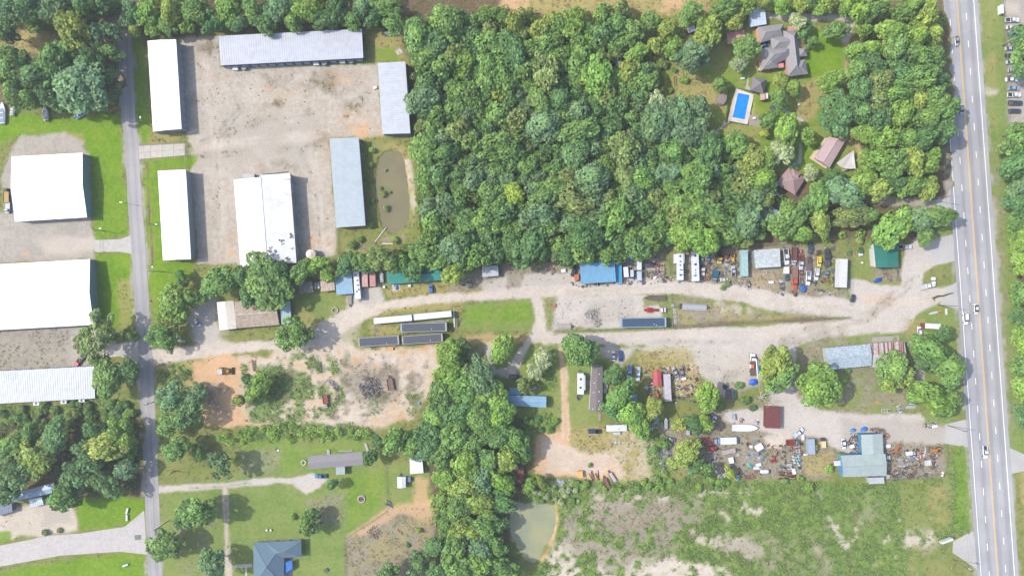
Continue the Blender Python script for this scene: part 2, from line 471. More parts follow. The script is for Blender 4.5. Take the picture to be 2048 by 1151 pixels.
# the dirt road and the pale yards right of it
paint(CALI, [(298, 716, 16), (340, 713, 13), (400, 704, 12), (480, 694, 11), (560, 688, 11), (620, 682, 13), (655, 662, 20), (700, 632, 18), (760, 612, 13), (860, 599, 10), (960, 591, 10), (1060, 585, 11), (1160, 582, 12), (1260, 576, 13), (1360, 574, 14), (1460, 584, 15), (1540, 602, 18), (1620, 612, 18), (1720, 618, 22), (1800, 612, 26), (1860, 592, 18), (1915, 585, 16)], 3, 1, 4, 'dirt_road', line=True)
paint(DRY, [(330, 728, 4), (480, 711, 4), (560, 705, 3)], 3, .6, 5, line=True)
paint(CALI, [(1700, 560), (1800, 568), (1810, 500), (1830, 478), (1900, 470), (1912, 520), (1868, 530), (1845, 560), (1848, 575), (1900, 590), (1915, 606), (1850, 612), (1832, 630), (1815, 664), (1650, 674), (1590, 692), (1580, 720), (1560, 720), (1400, 692), (1185, 692), (1120, 690), (1060, 682), (1060, 668), (1130, 668), (1345, 656), (1500, 650), (1660, 640), (1710, 636), (1700, 600)], 3, 1, 4, 'dirt_road')
paint(PALE, [(820, 740)] and [(620, 660), (680, 630), (720, 640), (700, 690), (630, 690)], 12, .55, 8)
paint(ORANGE, [(1720, 590), (1800, 585), (1790, 610), (1720, 612)], 10, .35, 8)
paint(CALI, [(1088, 592), (1290, 588), (1325, 604), (1330, 655), (1110, 668), (1066, 690), (1060, 600)], 3, 1, 4, 'gravel_yard')
paint(PALE, [(1085, 595, 8), (1078, 640, 9), (1090, 680, 8)], 6, .7, 6, line=True)
paint(ROUGH, [(1086, 594), (1112, 594), (1108, 640), (1106, 664), (1092, 664)], 3, .9, 5, 'grass_verge')
paint(GRAVG, [(1170, 600), (1260, 595), (1270, 650), (1170, 655)], 14, .5, 10)
paint(DEAD, [(1180, 615), (1205, 610), (1205, 650), (1180, 645)], 5, .5, 6)
paint(ROUGH, [(1110, 662, 4), (1200, 660, 4), (1345, 654, 6)], 3, .9, 5, 'grass_verge', line=True)
paint(ROUGH, [(1285, 592), (1350, 588), (1420, 602), (1440, 625), (1360, 650), (1332, 655), (1318, 612), (1285, 615)], 3, .9, 5, 'grass_verge')
paint(DRY, [(1350, 622), (1440, 615), (1500, 630), (1680, 632), (1680, 640), (1500, 645), (1350, 656)], 3, .75, 6, 'grass_verge')
paint(DEAD, [(1345, 630), (1500, 618), (1690, 630), (1690, 640), (1345, 658)], 6, .6, 10, noise=N_rag, nlo=.35, nhi=.55)
paint(LITTER, [(1345, 653, 4), (1500, 643, 5), (1600, 639, 4), (1700, 634, 2)], 3, .8, 4, line=True)  # dark brown strip along the lower border of the dry grass wedge
paint(PALE, [(1430, 605), (1520, 612), (1500, 630), (1430, 628)], 6, .6, 6, noise=N_fine, nlo=.3, nhi=.5)
paint(MUTED, [(925, 610), (1060, 598), (1070, 640), (1062, 660), (1000, 662), (925, 660)], 3, 1, 4, 'lawn')
paint(LAWN, [(930, 615), (1055, 605), (1058, 640), (930, 648)], 6, .6, 6)
paint(DRY, [(760, 612), (920, 600), (925, 625), (900, 618), (750, 632), (735, 640)], 4, .8, 5, 'grass_verge')
paint(DRY, [(740, 650), (800, 650), (800, 672), (740, 675)], 5, .7, 6)
# wheel ruts
for o in (-6, 5):
    paint(PALE, [(400, 704 + o * .5, 2), (560, 692 + o * .5, 2), (640, 676 + o, 2.5), (700, 632 + o, 3), (860, 599 + o * .6, 2.5), (1060, 585 + o * .6, 2.5), (1260, 576 + o, 2.5), (1360, 574 + o, 2.5), (1460, 584 + o, 3), (1540, 602 + o, 3), (1720, 618 + o, 3), (1910, 590 + o, 3)], 3, .75, 3, line=True)
    paint(PALE, [(1070, 678 + o, 2.5), (1240, 674 + o, 3), (1340, 668 + o, 3), (1560, 662 + o, 3), (1760, 642 + o, 3)], 3, .75, 3, line=True)
    paint(PALE, [(1570 + o, 700, 2.5), (1582 + o, 780, 2.5), (1640 + o, 845, 3), (1780, 862 + o, 3), (1920, 868 + o, 3)], 3, .7, 3, line=True)
for dx, dy, kk in ((-1, 0, GRAVW), (9, 6, DEAD), (-12, -8, DEAD)):
    paint(kk, [(1560, 690 + dy, 4), (1650, 655 + dy, 4), (1740, 630 + dy, 4), (1830, 560 + dy, 5)], 5, .4, 8, line=True)
paint(GRAVW, [(1140, 585, 6), (1300, 580, 5), (1500, 596, 5), (1700, 622, 6)], 4, .5, 6, line=True, noise=N_mid, nlo=.4, nhi=.6)
paint(DEAD, [(1200, 684, 5), (1400, 684, 5), (1540, 682, 5)], 6, .4, 8, line=True, noise=N_mid, nlo=.35, nhi=.6)
for o in (-5, 5):
    paint(PALE, [(380, 302 + o, 2.5), (430, 290 + o, 3), (640, 268 + o, 3)], 4, .5, 5, line=True)
    paint(PALE, [(432 + o, 290, 3), (440 + o, 420, 3), (450 + o, 500, 3)], 4, .5, 5, line=True)
    paint(PALE, [(405 + o, 110, 3), (425 + o, 200, 3), (430 + o, 290, 3)], 4, .5, 5, line=True)
    paint(PALE, [(625 + o, 300, 3), (635 + o, 400, 3), (640 + o, 490, 3)], 4, .5, 5, line=True)
paint(PALE, [(298, 716, 15), (340, 713, 12), (400, 704, 11), (480, 694, 10), (560, 688, 10), (620, 682, 12), (655, 662, 18), (700, 632, 16), (760, 612, 11), (860, 599, 8), (960, 591, 7)], 4, .95, 4, line=True)
# sandy lot
paint(ORANGE, [(310, 730), (480, 712), (640, 698), (740, 694), (870, 690), (895, 700), (880, 740), (862, 790), (825, 840), (740, 858), (640, 850), (520, 858), (420, 845), (350, 790), (335, 745)], 6, .85, 8, 'sand_lot')
paint(PALE, [(490, 712), (640, 698), (740, 694), (870, 690), (895, 700), (862, 790), (825, 840), (740, 858), (500, 858)], 12, .7, 14, noise=N_rag, nlo=.3, nhi=.5)
paint(PALE, [(480, 720), (640, 700), (870, 695), (860, 790), (820, 840), (640, 848), (480, 850)], 14, .85, 14, noise=N_mid, nlo=.3, nhi=.52)
paint(DEAD, [(480, 720), (860, 695), (850, 800), (700, 850), (490, 850)], 14, .5, 16, noise=N_rag, nlo=.54, nhi=.66)
paint(WEED, [(490, 740), (600, 715), (690, 720), (690, 800), (600, 850), (490, 850)], 10, .9, 12, noise=N_mid, nlo=.38, nhi=.5)
paint(WEED, [(320, 720), (400, 730), (390, 850), (320, 860)], 8, .9, 10, 'grass_field', noise=N_mid, nlo=.3, nhi=.5)
paint(DEAD, [(690, 725), (800, 735), (800, 800), (720, 800), (680, 770)], 10, .8, 12, noise=N_mid, nlo=.3, nhi=.55)
paint(WEED, [(720, 790), (850, 780), (840, 830), (740, 840)], 8, .75, 10, noise=N_mid, nlo=.45, nhi=.6)
paint(ORANGE, [(385, 722), (470, 712), (475, 800), (505, 850), (450, 852), (390, 800)], 5, 1, 10)
paint(DEAD, [(700, 735), (790, 740), (800, 800), (740, 820), (700, 790)], 14, .6, 12)
paint(WEED, [(480, 850), (740, 852), (745, 880), (520, 885), (470, 870)], 5, .9, 8, 'grass_field')
paint(DEAD, [(410, 770), (460, 775), (455, 830), (405, 820)], 8, .8, 12, noise=N_rag, nlo=.4, nhi=.54)
paint(LITTER, [(560, 730), (700, 715), (700, 840), (520, 850)], 14, .45, 16, noise=N_rag, nlo=.5, nhi=.62)
paint(LITTER, [(770, 720), (860, 715), (840, 830), (720, 840)], 14, .5, 16, noise=N_rag, nlo=.48, nhi=.6)
# house lawn, bottom
paint(MUTED, [(320, 985), (470, 880), (730, 880), (770, 920), (860, 930), (865, 1000), (770, 1020), (690, 1075), (690, 1200), (326, 1200)], 5, 1, 6, 'lawn')
paint(LAWN, [(500, 890), (720, 882), (725, 905), (610, 915), (600, 955), (480, 950)], 8, .35, 10)
paint(LAWN, [(690, 960), (770, 940), (765, 1010), (700, 1060)], 10, .55, 10)
paint(ROUGH, [(320, 880), (480, 860), (480, 960), (320, 965)], 6, .8, 8)
paint(DEAD, [(480, 905), (560, 900), (560, 945), (480, 950)], 10, .5, 10)
paint(DEAD, [(350, 1060), (450, 1000), (450, 1151), (350, 1151)], 14, .55, 14, noise=N_mid, nlo=.35, nhi=.6)
paint(CALI, [(316, 978, 6), (380, 974, 6), (440, 971, 6), (500, 964, 6), (560, 960, 6), (600, 962, 8)], 2.5, 1, 3, 'gravel_drive', line=True)
paint(CALI, [(575, 955), (625, 945), (655, 958), (640, 975), (612, 988), (590, 975)], 3, 1, 4, 'gravel_drive')
paint(DEAD, [(500, 965, 1.2), (440, 972, 1.2), (380, 975, 1.2)], 2, .7, 1, line=True)
paint(PALE, [(450, 978, 5), (453, 1060, 5), (458, 1160, 6)], 2.5, .95, 2, 'gravel_drive', line=True)
paint(DEAD, [(451, 990, 1.5), (454, 1060, 1.5), (458, 1120, 1.5)], 2, .8, 1, line=True)
paint(DEAD, [(655, 985), (690, 985), (680, 1040), (640, 1050), (620, 1000)], 10, .6, 10)
paint(DEAD, [(692, 1078), (772, 1022), (866, 1010), (870, 1200), (692, 1200)], 3, .8, 4, 'dry_pasture')
paint(ORANGE, [(700, 1070), (775, 1015), (865, 1000), (862, 1040), (800, 1025), (740, 1065)], 6, .7, 6)
paint(DRY, [(700, 1080), (860, 1030), (862, 1151), (700, 1151)], 12, .5, 12, noise=N_mid, nlo=.4, nhi=.6)
paint(ORANGE, [(830, 955), (862, 950), (862, 1010), (830, 1010)], 6, .7, 8)
# bottom-left
paint(PALE, [(-60, 1015), (110, 1000), (148, 1000), (158, 1062), (-60, 1085)], 5, .9, 6, 'gravel_pad')
paint(GRAVG, [(90, 1020), (140, 1018), (145, 1045), (85, 1050)], 6, .6, 6)
paint(LAWN, [(148, 996), (235, 992), (288, 1000), (288, 1030), (262, 1050), (160, 1062)], 3, 1, 4, 'lawn')
paint(LAWN, [(-60, 1150), (40, 1135), (290, 1100), (296, 1200), (-60, 1200)], 5, .95, 6, 'lawn')
paint(LAWN, [(-60, 1062), (22, 1062), (20, 1082), (-60, 1090)], 3, .9, 3)
# left of centre-bottom: drives under the big tree
paint(MUTED, [(930, 690), (1060, 690), (1110, 700), (1115, 870), (1000, 870), (960, 780)], 5, 1, 6, 'lawn')
paint(CALI, [(1060, 680, 9), (1040, 710, 8), (1020, 745, 10), (990, 742, 6), (975, 715, 5), (978, 690, 5)], 3, .95, 4, 'gravel_drive', line=True)
paint(ORANGE, [(930, 670), (1060, 668), (1050, 690), (930, 685)], 5, .5, 5)
paint(DEAD, [(935, 690), (970, 690), (965, 760), (940, 760)], 6, .6, 6)
paint(WEED, [(1060, 700), (1112, 690), (1115, 780), (1060, 780)], 6, .6, 8, noise=N_mid, nlo=.3, nhi=.5)
paint(WEED, [(1010, 830), (1125, 830), (1125, 862), (1010, 865)], 5, .8, 6)
# middle: trailers, dirt track and sand
paint(MUTED, [(1110, 690), (1185, 690), (1260, 740), (1260, 860), (1140, 870), (1110, 860)], 5, 1, 6, 'lawn')
paint(ROUGH, [(1190, 760), (1450, 740), (1520, 800), (1430, 850), (1200, 850)], 8, 1, 10, 'grass_field')
paint(CALI, [(1180, 690), (1400, 690), (1530, 690), (1520, 770), (1440, 790), (1395, 745), (1300, 705), (1270, 700), (1245, 735), (1215, 720)], 5, .9, 6, 'dirt_lot')
paint(DRY, [(1268, 700), (1370, 696), (1400, 730), (1380, 790), (1330, 800), (1280, 740)], 6, .8, 10, noise=N_mid, nlo=.25, nhi=.5)
paint(ORANGE, [(1350, 730), (1400, 730), (1395, 790), (1350, 790)], 8, .4, 8)
paint(DEAD, [(1400, 730), (1520, 730), (1510, 780), (1410, 780)], 10, .6, 10, noise=N_mid, nlo=.3, nhi=.6)
paint(DRY, [(1100, 858), (1290, 850), (1320, 960), (1240, 968), (1130, 900)], 5, .9, 8, 'sand_clearing')
paint(ORANGE, [(1066, 880), (1095, 862), (1130, 868), (1150, 900), (1230, 905), (1250, 945), (1235, 962), (1150, 950), (1075, 955)], 5, 1, 8, 'sand_clearing')
paint(PALE, [(1085, 880), (1220, 900), (1240, 945), (1090, 945)], 14, .75, 12)
paint(ORANGE, [(1123, 692, 6), (1128, 760, 6), (1131, 830, 7), (1130, 880, 10)], 3, .95, 3, 'dirt_track', line=True)
paint(PALE, [(1119, 700, 2), (1124, 760, 2), (1126, 880, 2)], 2, .7, 2, line=True)
paint(PALE, [(1130, 700, 2), (1135, 760, 2), (1137, 880, 2)], 2, .7, 2, line=True)
paint(WEED, [(1300, 800), (1340, 850), (1330, 970), (1300, 960), (1290, 880)], 5, .8, 8)
paint(PALE, [(1200, 870), (1290, 860), (1305, 955), (1230, 960)], 14, .5, 14, noise=N_rag, nlo=.36, nhi=.56)
# junkyard right
paint(DEAD, [(1320, 850), (1440, 815), (1530, 800), (1560, 860), (1650, 870), (1690, 900), (1660, 960), (1400, 955), (1330, 930)], 6, .95, 8, 'junkyard_ground')
paint(CALI, [(1560, 715), (1595, 690), (1598, 780), (1640, 815), (1740, 825), (1840, 828), (1880, 850), (1928, 848), (1930, 886), (1880, 890), (1780, 892), (1700, 905), (1640, 875), (1560, 872), (1440, 840), (1455, 820), (1530, 815)], 4, 1, 5, 'gravel_drive')
paint(GRAVG, [(1680, 835), (1930, 845), (1930, 886), (1780, 895), (1690, 890)], 10, .7, 8)
paint(PALE, [(1526, 872), (1560, 865), (1590, 870), (1575, 890), (1565, 898), (1535, 896)], 2, 1, 3)
paint(ROUGH, [(1430, 800), (1520, 770), (1520, 812), (1440, 820)], 5, .8, 8)
paint(DRY, [(1605, 908), (1665, 905), (1665, 950), (1608, 952)], 3, .8, 4, 'dry_lawn')
paint(DEAD, [(1772, 890), (1890, 885), (1892, 950), (1775, 962)], 5, .95, 6, 'junkyard_ground')
paint(MUTED, [(1600, 690), (1650, 678), (1815, 665), (1840, 690), (1840, 815), (1740, 828), (1640, 812), (1602, 780), (1584, 745)], 4, 1, 5, 'lawn')
paint(DEAD, [(1598, 695), (1650, 690), (1650, 730), (1600, 730)], 8, .6, 8)
paint(DEAD, [(1585, 745, 4), (1600, 790, 4), (1640, 818, 3), (1740, 828, 3)], 4, .7, 4, line=True)
paint(MUTED, [(1838, 630), (1880, 608), (1912, 618), (1920, 720), (1928, 820), (1900, 850), (1850, 848), (1838, 700), (1815, 665)], 4, 1, 5, 'grass_verge')
paint(DRY, [(1815, 640), (1850, 640), (1850, 700), (1820, 700)], 6, .6, 8)
paint(ROUGH, [(1845, 545), (1880, 528), (1906, 535), (1908, 560), (1890, 575), (1850, 574)], 4, 1, 4, 'grass_verge')
paint(MUTED, [(1868, 450), (1905, 440), (1902, 468), (1865, 480)], 4, .9, 4)
paint(DEAD, [(1600, 690), (1650, 678), (1815, 665), (1840, 690), (1840, 815), (1740, 828), (1640, 812), (1602, 780)], 12, .75, 14, noise=N_rag, nlo=.4, nhi=.6)
paint(DEAD, [(1350, 600), (1430, 605), (1500, 630), (1360, 650)], 8, .7, 12, noise=N_rag, nlo=.4, nhi=.56)
# overgrown field
paint(WEED, [(1115, 965), (1300, 962), (1400, 952), (1500, 960), (1660, 960), (1780, 962), (1890, 955), (1905, 890), (1930, 892), (1945, 1060), (1890, 1075), (1915, 1200), (1020, 1200), (1108, 1090), (1116, 1010)], 5, 1, 6, 'weed_field')
paint(DEAD, [(1190, 985), (1350, 985), (1390, 1050), (1330, 1100), (1260, 1130), (1200, 1080)], 14, .85, 20, noise=N_rag, nlo=.3, nhi=.55)
paint(PALE, [(1180, 985), (1290, 980), (1300, 1010), (1200, 1040), (1160, 1100), (1110, 1140), (1100, 1100), (1140, 1050)], 10, .9, 14, noise=N_rag, nlo=.48, nhi=.58)
paint(PALE, [(1100, 1085), (1200, 1080), (1260, 1130), (1250, 1200), (1090, 1200)], 8, .95, 10, noise=N_rag, nlo=.45, nhi=.55)
paint(PALE, [(1255, 1130), (1330, 1112), (1420, 1120), (1490, 1160), (1490, 1200), (1240, 1200)], 10, 1, 14, noise=N_rag, nlo=.3, nhi=.46)
paint(PALE, [(1310, 988), (1342, 990), (1335, 1004), (1315, 1006)], 4, .9, 6)
paint(DEAD, [(1130, 1010), (1250, 990), (1400, 1000), (1400, 1080), (1280, 1140), (1120, 1130)], 16, .8, 20, noise=N_rag, nlo=.42, nhi=.56)
paint(ROUGH, [(1400, 965), (1900, 965), (1900, 1200), (1400, 1200)], 20, .45, 20, noise=N_rag, nlo=.5, nhi=.66)
paint(PALE, [(1420, 990), (1900, 970), (1900, 1160), (1450, 1100)], 20, .7, 20, noise=N_rag, nlo=.66, nhi=.74)
paint(PALE, [(1390, 1065), (1480, 1068), (1540, 1100), (1500, 1120), (1400, 1092)], 8, .9, 10, noise=N_rag, nlo=.4, nhi=.56)
paint(DEAD, [(1390, 1060), (1560, 1080), (1540, 1130), (1450, 1110)], 12, .6, 12, noise=N_rag, nlo=.3, nhi=.6)
paint(PALE, [(1430, 1010), (1500, 1005), (1540, 1030), (1440, 1028)], 6, .9, 8, noise=N_rag, nlo=.45, nhi=.56)
paint(PALE, [(1400, 980), (1500, 980), (1500, 988), (1400, 988)], 5, .7, 6, noise=N_rag, nlo=.4, nhi=.56)
paint(PALE, [(1638, 985, 4), (1652, 1020, 4), (1668, 1060, 4), (1690, 1090, 5)], 4, .8, 6, line=True, noise=N_rag, nlo=.3, nhi=.5)
paint(PALE, [(1800, 1060), (1860, 1035), (1880, 1090), (1840, 1110), (1800, 1100)], 10, .85, 12, noise=N_rag, nlo=.38, nhi=.55)
paint(ROUGH, [(1790, 960), (1900, 955), (1900, 1060), (1800, 1060)], 10, .7, 10)
paint(DRY, [(1855, 970), (1895, 965), (1890, 1050), (1855, 1040)], 8, .6, 8, noise=N_rag, nlo=.4, nhi=.55)
paint(DRY, [(1855, 1120), (1900, 1115), (1895, 1200), (1840, 1200)], 6, .7, 8)
paint(DEAD, [(1690, 990), (1800, 990), (1790, 1050), (1700, 1050)], 16, .45, 16, noise=N_rag, nlo=.4, nhi=.6)
paint(DEAD, [(1540, 1080), (1650, 1060), (1700, 1160), (1540, 1180)], 20, .5, 20, noise=N_rag, nlo=.42, nhi=.6)
paint(LAWN, [(1905, 892), (1932, 892), (1944, 1050), (1915, 1058)], 5, .6, 5, 'grass_verge')
paint(ROUGH, [(1820, 1100), (1910, 1070), (1950, 1120), (1952, 1200), (1780, 1200)], 6, .7, 8, 'grass_verge')
# pond two surround
paint(ORANGE, [(1112, 1008, 3), (1116, 1040, 3), (1104, 1085, 4), (1085, 1118, 4)], 4, .8, 5, line=True)
paint(WEED, [(1055, 950), (1180, 965), (1180, 1000), (1120, 1005), (1050, 1005)], 5, .95, 8, 'weed_field')
# pool garden
paint(MUTED, [(1310, 150), (1420, 120), (1520, 40), (1640, 50), (1700, 60), (1700, 170), (1650, 215), (1720, 250), (1730, 330), (1700, 350), (1610, 340), (1560, 330), (1480, 280), (1400, 265), (1340, 205)], 6, 1, 8, 'lawn')
paint(LAWN, [(1310, 150), (1420, 120), (1520, 40), (1700, 60), (1700, 170), (1650, 215), (1730, 330), (1610, 340), (1400, 265)], 12, .6, 14)
paint(DRY, [(1310, 150), (1520, 40), (1700, 60), (1730, 330), (1400, 265)], 12, .5, 14, noise=N_rag, nlo=.42, nhi=.6)
paint(LAWN, [(1618, 60), (1690, 60), (1690, 150), (1640, 160), (1615, 150)], 6, .9, 6)
paint(LAWN, [(1500, 155), (1560, 150), (1590, 240), (1510, 235)], 8, .7, 8)
paint(DRY, [(1360, 150), (1440, 155), (1450, 215), (1400, 240), (1350, 185)], 10, .7, 12)
paint(DRY, [(1605, 170), (1650, 150), (1655, 200), (1610, 245), (1590, 220)], 6, .9, 6)
paint(DRY, [(1440, 245), (1500, 250), (1530, 290), (1470, 280)], 8, .6, 8)
paint(LAWN, [(1560, 280), (1640, 280), (1680, 345), (1620, 355), (1580, 330)], 8, .6, 8)
paint(ORANGE, [(1692, 80, 5), (1694, 165, 5)], 4, .7, 3, line=True)
paint(ORANGE, [(1708, 270, 4), (1722, 310, 4), (1730, 335, 4)], 4, .7, 4, line=True)
paint(CALI, [(1530, 32, 8), (1600, 34, 8), (1690, 36, 8), (1704, 48, 8), (1690, 80, 5)], 3, .95, 4, 'gravel_drive', line=True)
paint(GRAVG, [(1740, 395, 8), (1790, 402, 7), (1860, 405, 7), (1900, 405, 16)], 4, .9, 4, 'gravel_drive', line=True)
# highway verges
paint(MUTED, [(1955, -40), (2006, -40), (2016, 250), (1975, 260)], 4, 1, 4, 'grass_verge')
paint(DRY, [(1965, 0), (1985, 0), (1995, 270), (1978, 270)], 6, .55, 8, noise=N_mid, nlo=.3, nhi=.6)
paint(PALE, [(1975, 175), (1998, 178), (1996, 195), (1968, 190)], 5, .7, 6)
paint(MUTED, [(1975, 250), (2020, 250), (2040, 600), (2060, 1000), (2014, 900), (1990, 560)], 4, 1, 6, 'grass_verge')
paint(DEAD, [(1988, 290, 6), (2005, 560, 6), (2022, 860, 6)], 6, .55, 8, line=True, noise=N_mid, nlo=.3, nhi=.5)
paint(DRY, [(2040, 940), (2120, 930), (2120, 1200), (2060, 1200)], 5, .9, 6, 'dry_meadow')
paint(GRAVG, [(2008, -60), (2140, -60), (2140, 248), (2016, 248)], 4, 1, 4, 'gravel_parking')
paint(PALE, [(2010, 5), (2040, 5), (2040, 30), (2010, 30)], 5, .6, 6)
paint(LITTER, [(1888, 300, 5), (1886, 390, 5)], 4, .8, 5, line=True)

# gravel shoulders and dry edges of the two paved roads
for s_ in (-1, 1):
    paint(GRAVG, [(x + s_ * 15.5, y, 2.2) for x, y in ROADW_], 3, .8, 5, line=True, noise=N_mid, nlo=.36, nhi=.52)
for o in (-44, 43):
    paint(GRAVG, [(1914 + .0705 * y + o, y, 3) for y in (-60, 300, 700, 1200)], 3, .8, 5, line=True, noise=N_mid, nlo=.34, nhi=.5)
# mottle each cover by itself so that patches break up
for k, (nf, amp) in {WEED: (N_mid * .5 + N_fine * .5, .5), ROUGH: (N_fine2, .4), MUTED: (N_big, .35), LAWN: (N_big, .3)}.items():
    q = np.clip((nf - .5) * 3.0, 0, 1) * amp
    other = {WEED: DEAD, ROUGH: DRY, MUTED: DRY, LAWN: ROUGH}[k]
    WT[other] += WT[k] * q * .7; WT[k] *= (1 - q * .7)
WT /= WT.sum(0)

PAVED = np.zeros((ny, nx), bool)
def pave(sd): PAVED[:] |= sd > -1.5
# relief: ponds are hollows, weeds and sand heaps are uneven
ZZ = (WT[WEED] + WT[DEAD] * .3) * np.clip(N_fine - .35, 0, 1) * .45 + WT[LITTER] * N_mid * .15
POND1 = [(768, 306), (782, 302), (798, 306), (806, 325), (812, 360), (817, 400), (819, 435), (812, 455), (794, 465), (776, 462), (762, 452), (757, 430), (755, 380), (755, 340), (758, 318)]
POND2 = [(1030, 1008), (1055, 1005), (1085, 1007), (1107, 1011), (1111, 1035), (1106, 1065), (1095, 1085), (1086, 1100), (1078, 1118), (1066, 1124), (1050, 1118), (1036, 1100), (1026, 1078), (1020, 1050), (1022, 1025)]
POOL = [(1476, 186), (1499.5, 190.5), (1489.5, 239), (1465, 234.5)]
for pond in (POND1, POND2):
    sd = inside_sdf(pond, PX, PY) + N_edge * 6
    t = np.clip(sd / 5.0 + .5, 0, 1)
    ZZ = ZZ * (1 - t) - 1.2 * t
sd = inside_sdf([(1457, 177), (1510, 180), (1500, 250), (1455, 245)], PX, PY)
ZZ = np.where(sd > 0, -1.9, ZZ)                 # dug out for the swimming pool

def ground_mat():
    m = NT('ground_cover')
    p = m.pos()
    n1 = m.noise(.11, 5, .65, p)
    n2 = m.noise(.55, 4, .65, p)
    n3 = m.noise(2.3, 3, .7, p)
    f = m.ramp(m.math('ADD', m.math('MULTIPLY', n1, .45), m.math('MULTIPLY', n2, .55)), .38, .62)
    tot = None
    for a in range(3):
        at = m.n('ShaderNodeAttribute', attribute_name='cover_%d' % a)
        sp = m.n('ShaderNodeSeparateColor')
        m.l(at.outputs['Color'], sp.inputs[0])
        for k in range(4):
            w = sp.outputs[k] if k < 3 else at.outputs['Alpha']
            c1, c2 = SURF[a * 4 + k]
            c = m.mix(f, col(*c1), col(*c2))
            v = m.n('ShaderNodeVectorMath', operation='SCALE')
            m.l(c, v.inputs[0]); m.l(w, v.inputs['Scale'])
            if tot is None: tot = v.outputs[0]
            else:
                ad = m.n('ShaderNodeVectorMath', operation='ADD')
                m.l(tot, ad.inputs[0]); m.l(v.outputs[0], ad.inputs[1]); tot = ad.outputs[0]
    g = m.ramp(n3, .25, .75, .74, 1.22)
    m.l(m.mix(1.0, tot, g, 'MULTIPLY'), m.b.inputs['Base Color'])
    m.b.inputs['Roughness'].default_value = .95
    m.b.inputs['Specular IOR Level'].default_value = .08
    m.bump(n3, .5, .12)
    return m.m
M['ground'] = ground_mat()

JX = XX + rng.uniform(-.22, .22, XX.shape) * GD
JY = YY + rng.uniform(-.22, .22, YY.shape) * GD
idx = np.arange(nx * ny).reshape(ny, nx)
fz = ZID[:-1, :-1]
quads = np.stack([idx[:-1, :-1], idx[:-1, 1:], idx[1:, 1:], idx[1:, :-1]], -1)
allv = np.stack([JX, JY, ZZ], -1).reshape(-1, 3)
wflat = WT.reshape(NS, -1).T.astype(np.float32)
for zi, zname in enumerate(ZONES):
    q = quads[fz == zi].reshape(-1)
    if not len(q): continue
    u, inv = np.unique(q, return_inverse=True)
    me = bpy.data.meshes.new(zname)
    nf = len(q) // 4
    me.vertices.add(len(u)); me.loops.add(len(q)); me.polygons.add(nf)
    me.vertices.foreach_set('co', allv[u].astype(np.float32).ravel())
    me.loops.foreach_set('vertex_index', inv.astype(np.int32).ravel())
    me.polygons.foreach_set('loop_start', np.arange(0, len(q), 4, dtype=np.int32))
    me.update(calc_edges=True)
    for a in range(3):
        ca = me.attributes.new('cover_%d' % a, 'FLOAT_COLOR', 'POINT')
        ca.data.foreach_set('color', wflat[u][:, a * 4:a * 4 + 4].ravel())
    me.materials.append(M['ground'])
    me.validate()
    me.shade_smooth()
    put(zname, me, kind='structure')

def countryside_mat():
    m = NT('far_countryside')
    p = m.pos()
    f = m.ramp(m.noise(.012, 6, .6, p), .4, .6)
    c = m.mix(f, col(78, 100, 55), col(130, 140, 85))
    m.l(m.mix(1.0, c, m.ramp(m.noise(.3, 4, .6, p), .2, .8, .6, 1.2), 'MULTIPLY'), m.b.inputs['Base Color'])
    m.b.inputs['Roughness'].default_value = 1
    return m.m
b_ = MB()
ex0, ex1, ey0, ey1, far = GX0 + .3, gx[-1] - .3, GY0 + .3, gy[-1] - .3, 3500
b_.add([(-far, -far, -.05), (far, -far, -.05), (far, far, -.05), (-far, far, -.05), (ex0, ey0, -.05), (ex1, ey0, -.05), (ex1, ey1, -.05), (ex0, ey1, -.05)],
       [(0, 1, 5, 4), (1, 2, 6, 5), (2, 3, 7, 6), (3, 0, 4, 7)])
put('countryside', b_.mesh('countryside', countryside_mat()), kind='structure')

# ------------------------------------------------------------------ water
def water_mat(name, c1, c2, rough=.08, ns=.12):
    m = NT(name)
    p = m.pos()
    m.l(m.mix(m.ramp(m.noise(ns, 4, .6, p), .35, .65), c1, c2), m.b.inputs['Base Color'])
    m.b.inputs['Roughness'].default_value = rough
    m.b.inputs['Specular IOR Level'].default_value = .5
    m.bump(m.noise(1.6, 3, .6, p), .06, .05)
    return m.m
def sheet(name, poly, z, mat, kind='structure', parent=None, color=None, sub=0):
    b = MB()
    pts = [W(x, y)[:2] for x, y in poly]
    b.add([(x, y, z) for x, y in pts], [tuple(range(len(pts)))])
    me = b.mesh(name, mat)
    bm = bmesh.new(); bm.from_mesh(me)
    bmesh.ops.recalc_face_normals(bm, faces=bm.faces)
    for f in bm.faces:
        if f.normal.z < 0: f.normal_flip()
    bm.to_mesh(me); bm.free()
    return put(name, me, parent, color, kind=kind)
def grow(poly, k):
    cx = sum(p[0] for p in poly) / len(poly); cy = sum(p[1] for p in poly) / len(poly)
    return [(p[0] + (p[0] - cx) / math.hypot(p[0] - cx, p[1] - cy) * k, p[1] + (p[1] - cy) / math.hypot(p[0] - cx, p[1] - cy) * k) for p in poly]
sheet('muddy_pond', grow(POND1, 6), -.35, water_mat('muddy_water', col(140, 131, 90), col(130, 124, 88), .12))
sheet('green_pond', grow(POND2, 6), -.35, water_mat('green_water', col(174, 172, 128), col(156, 162, 130), .05))

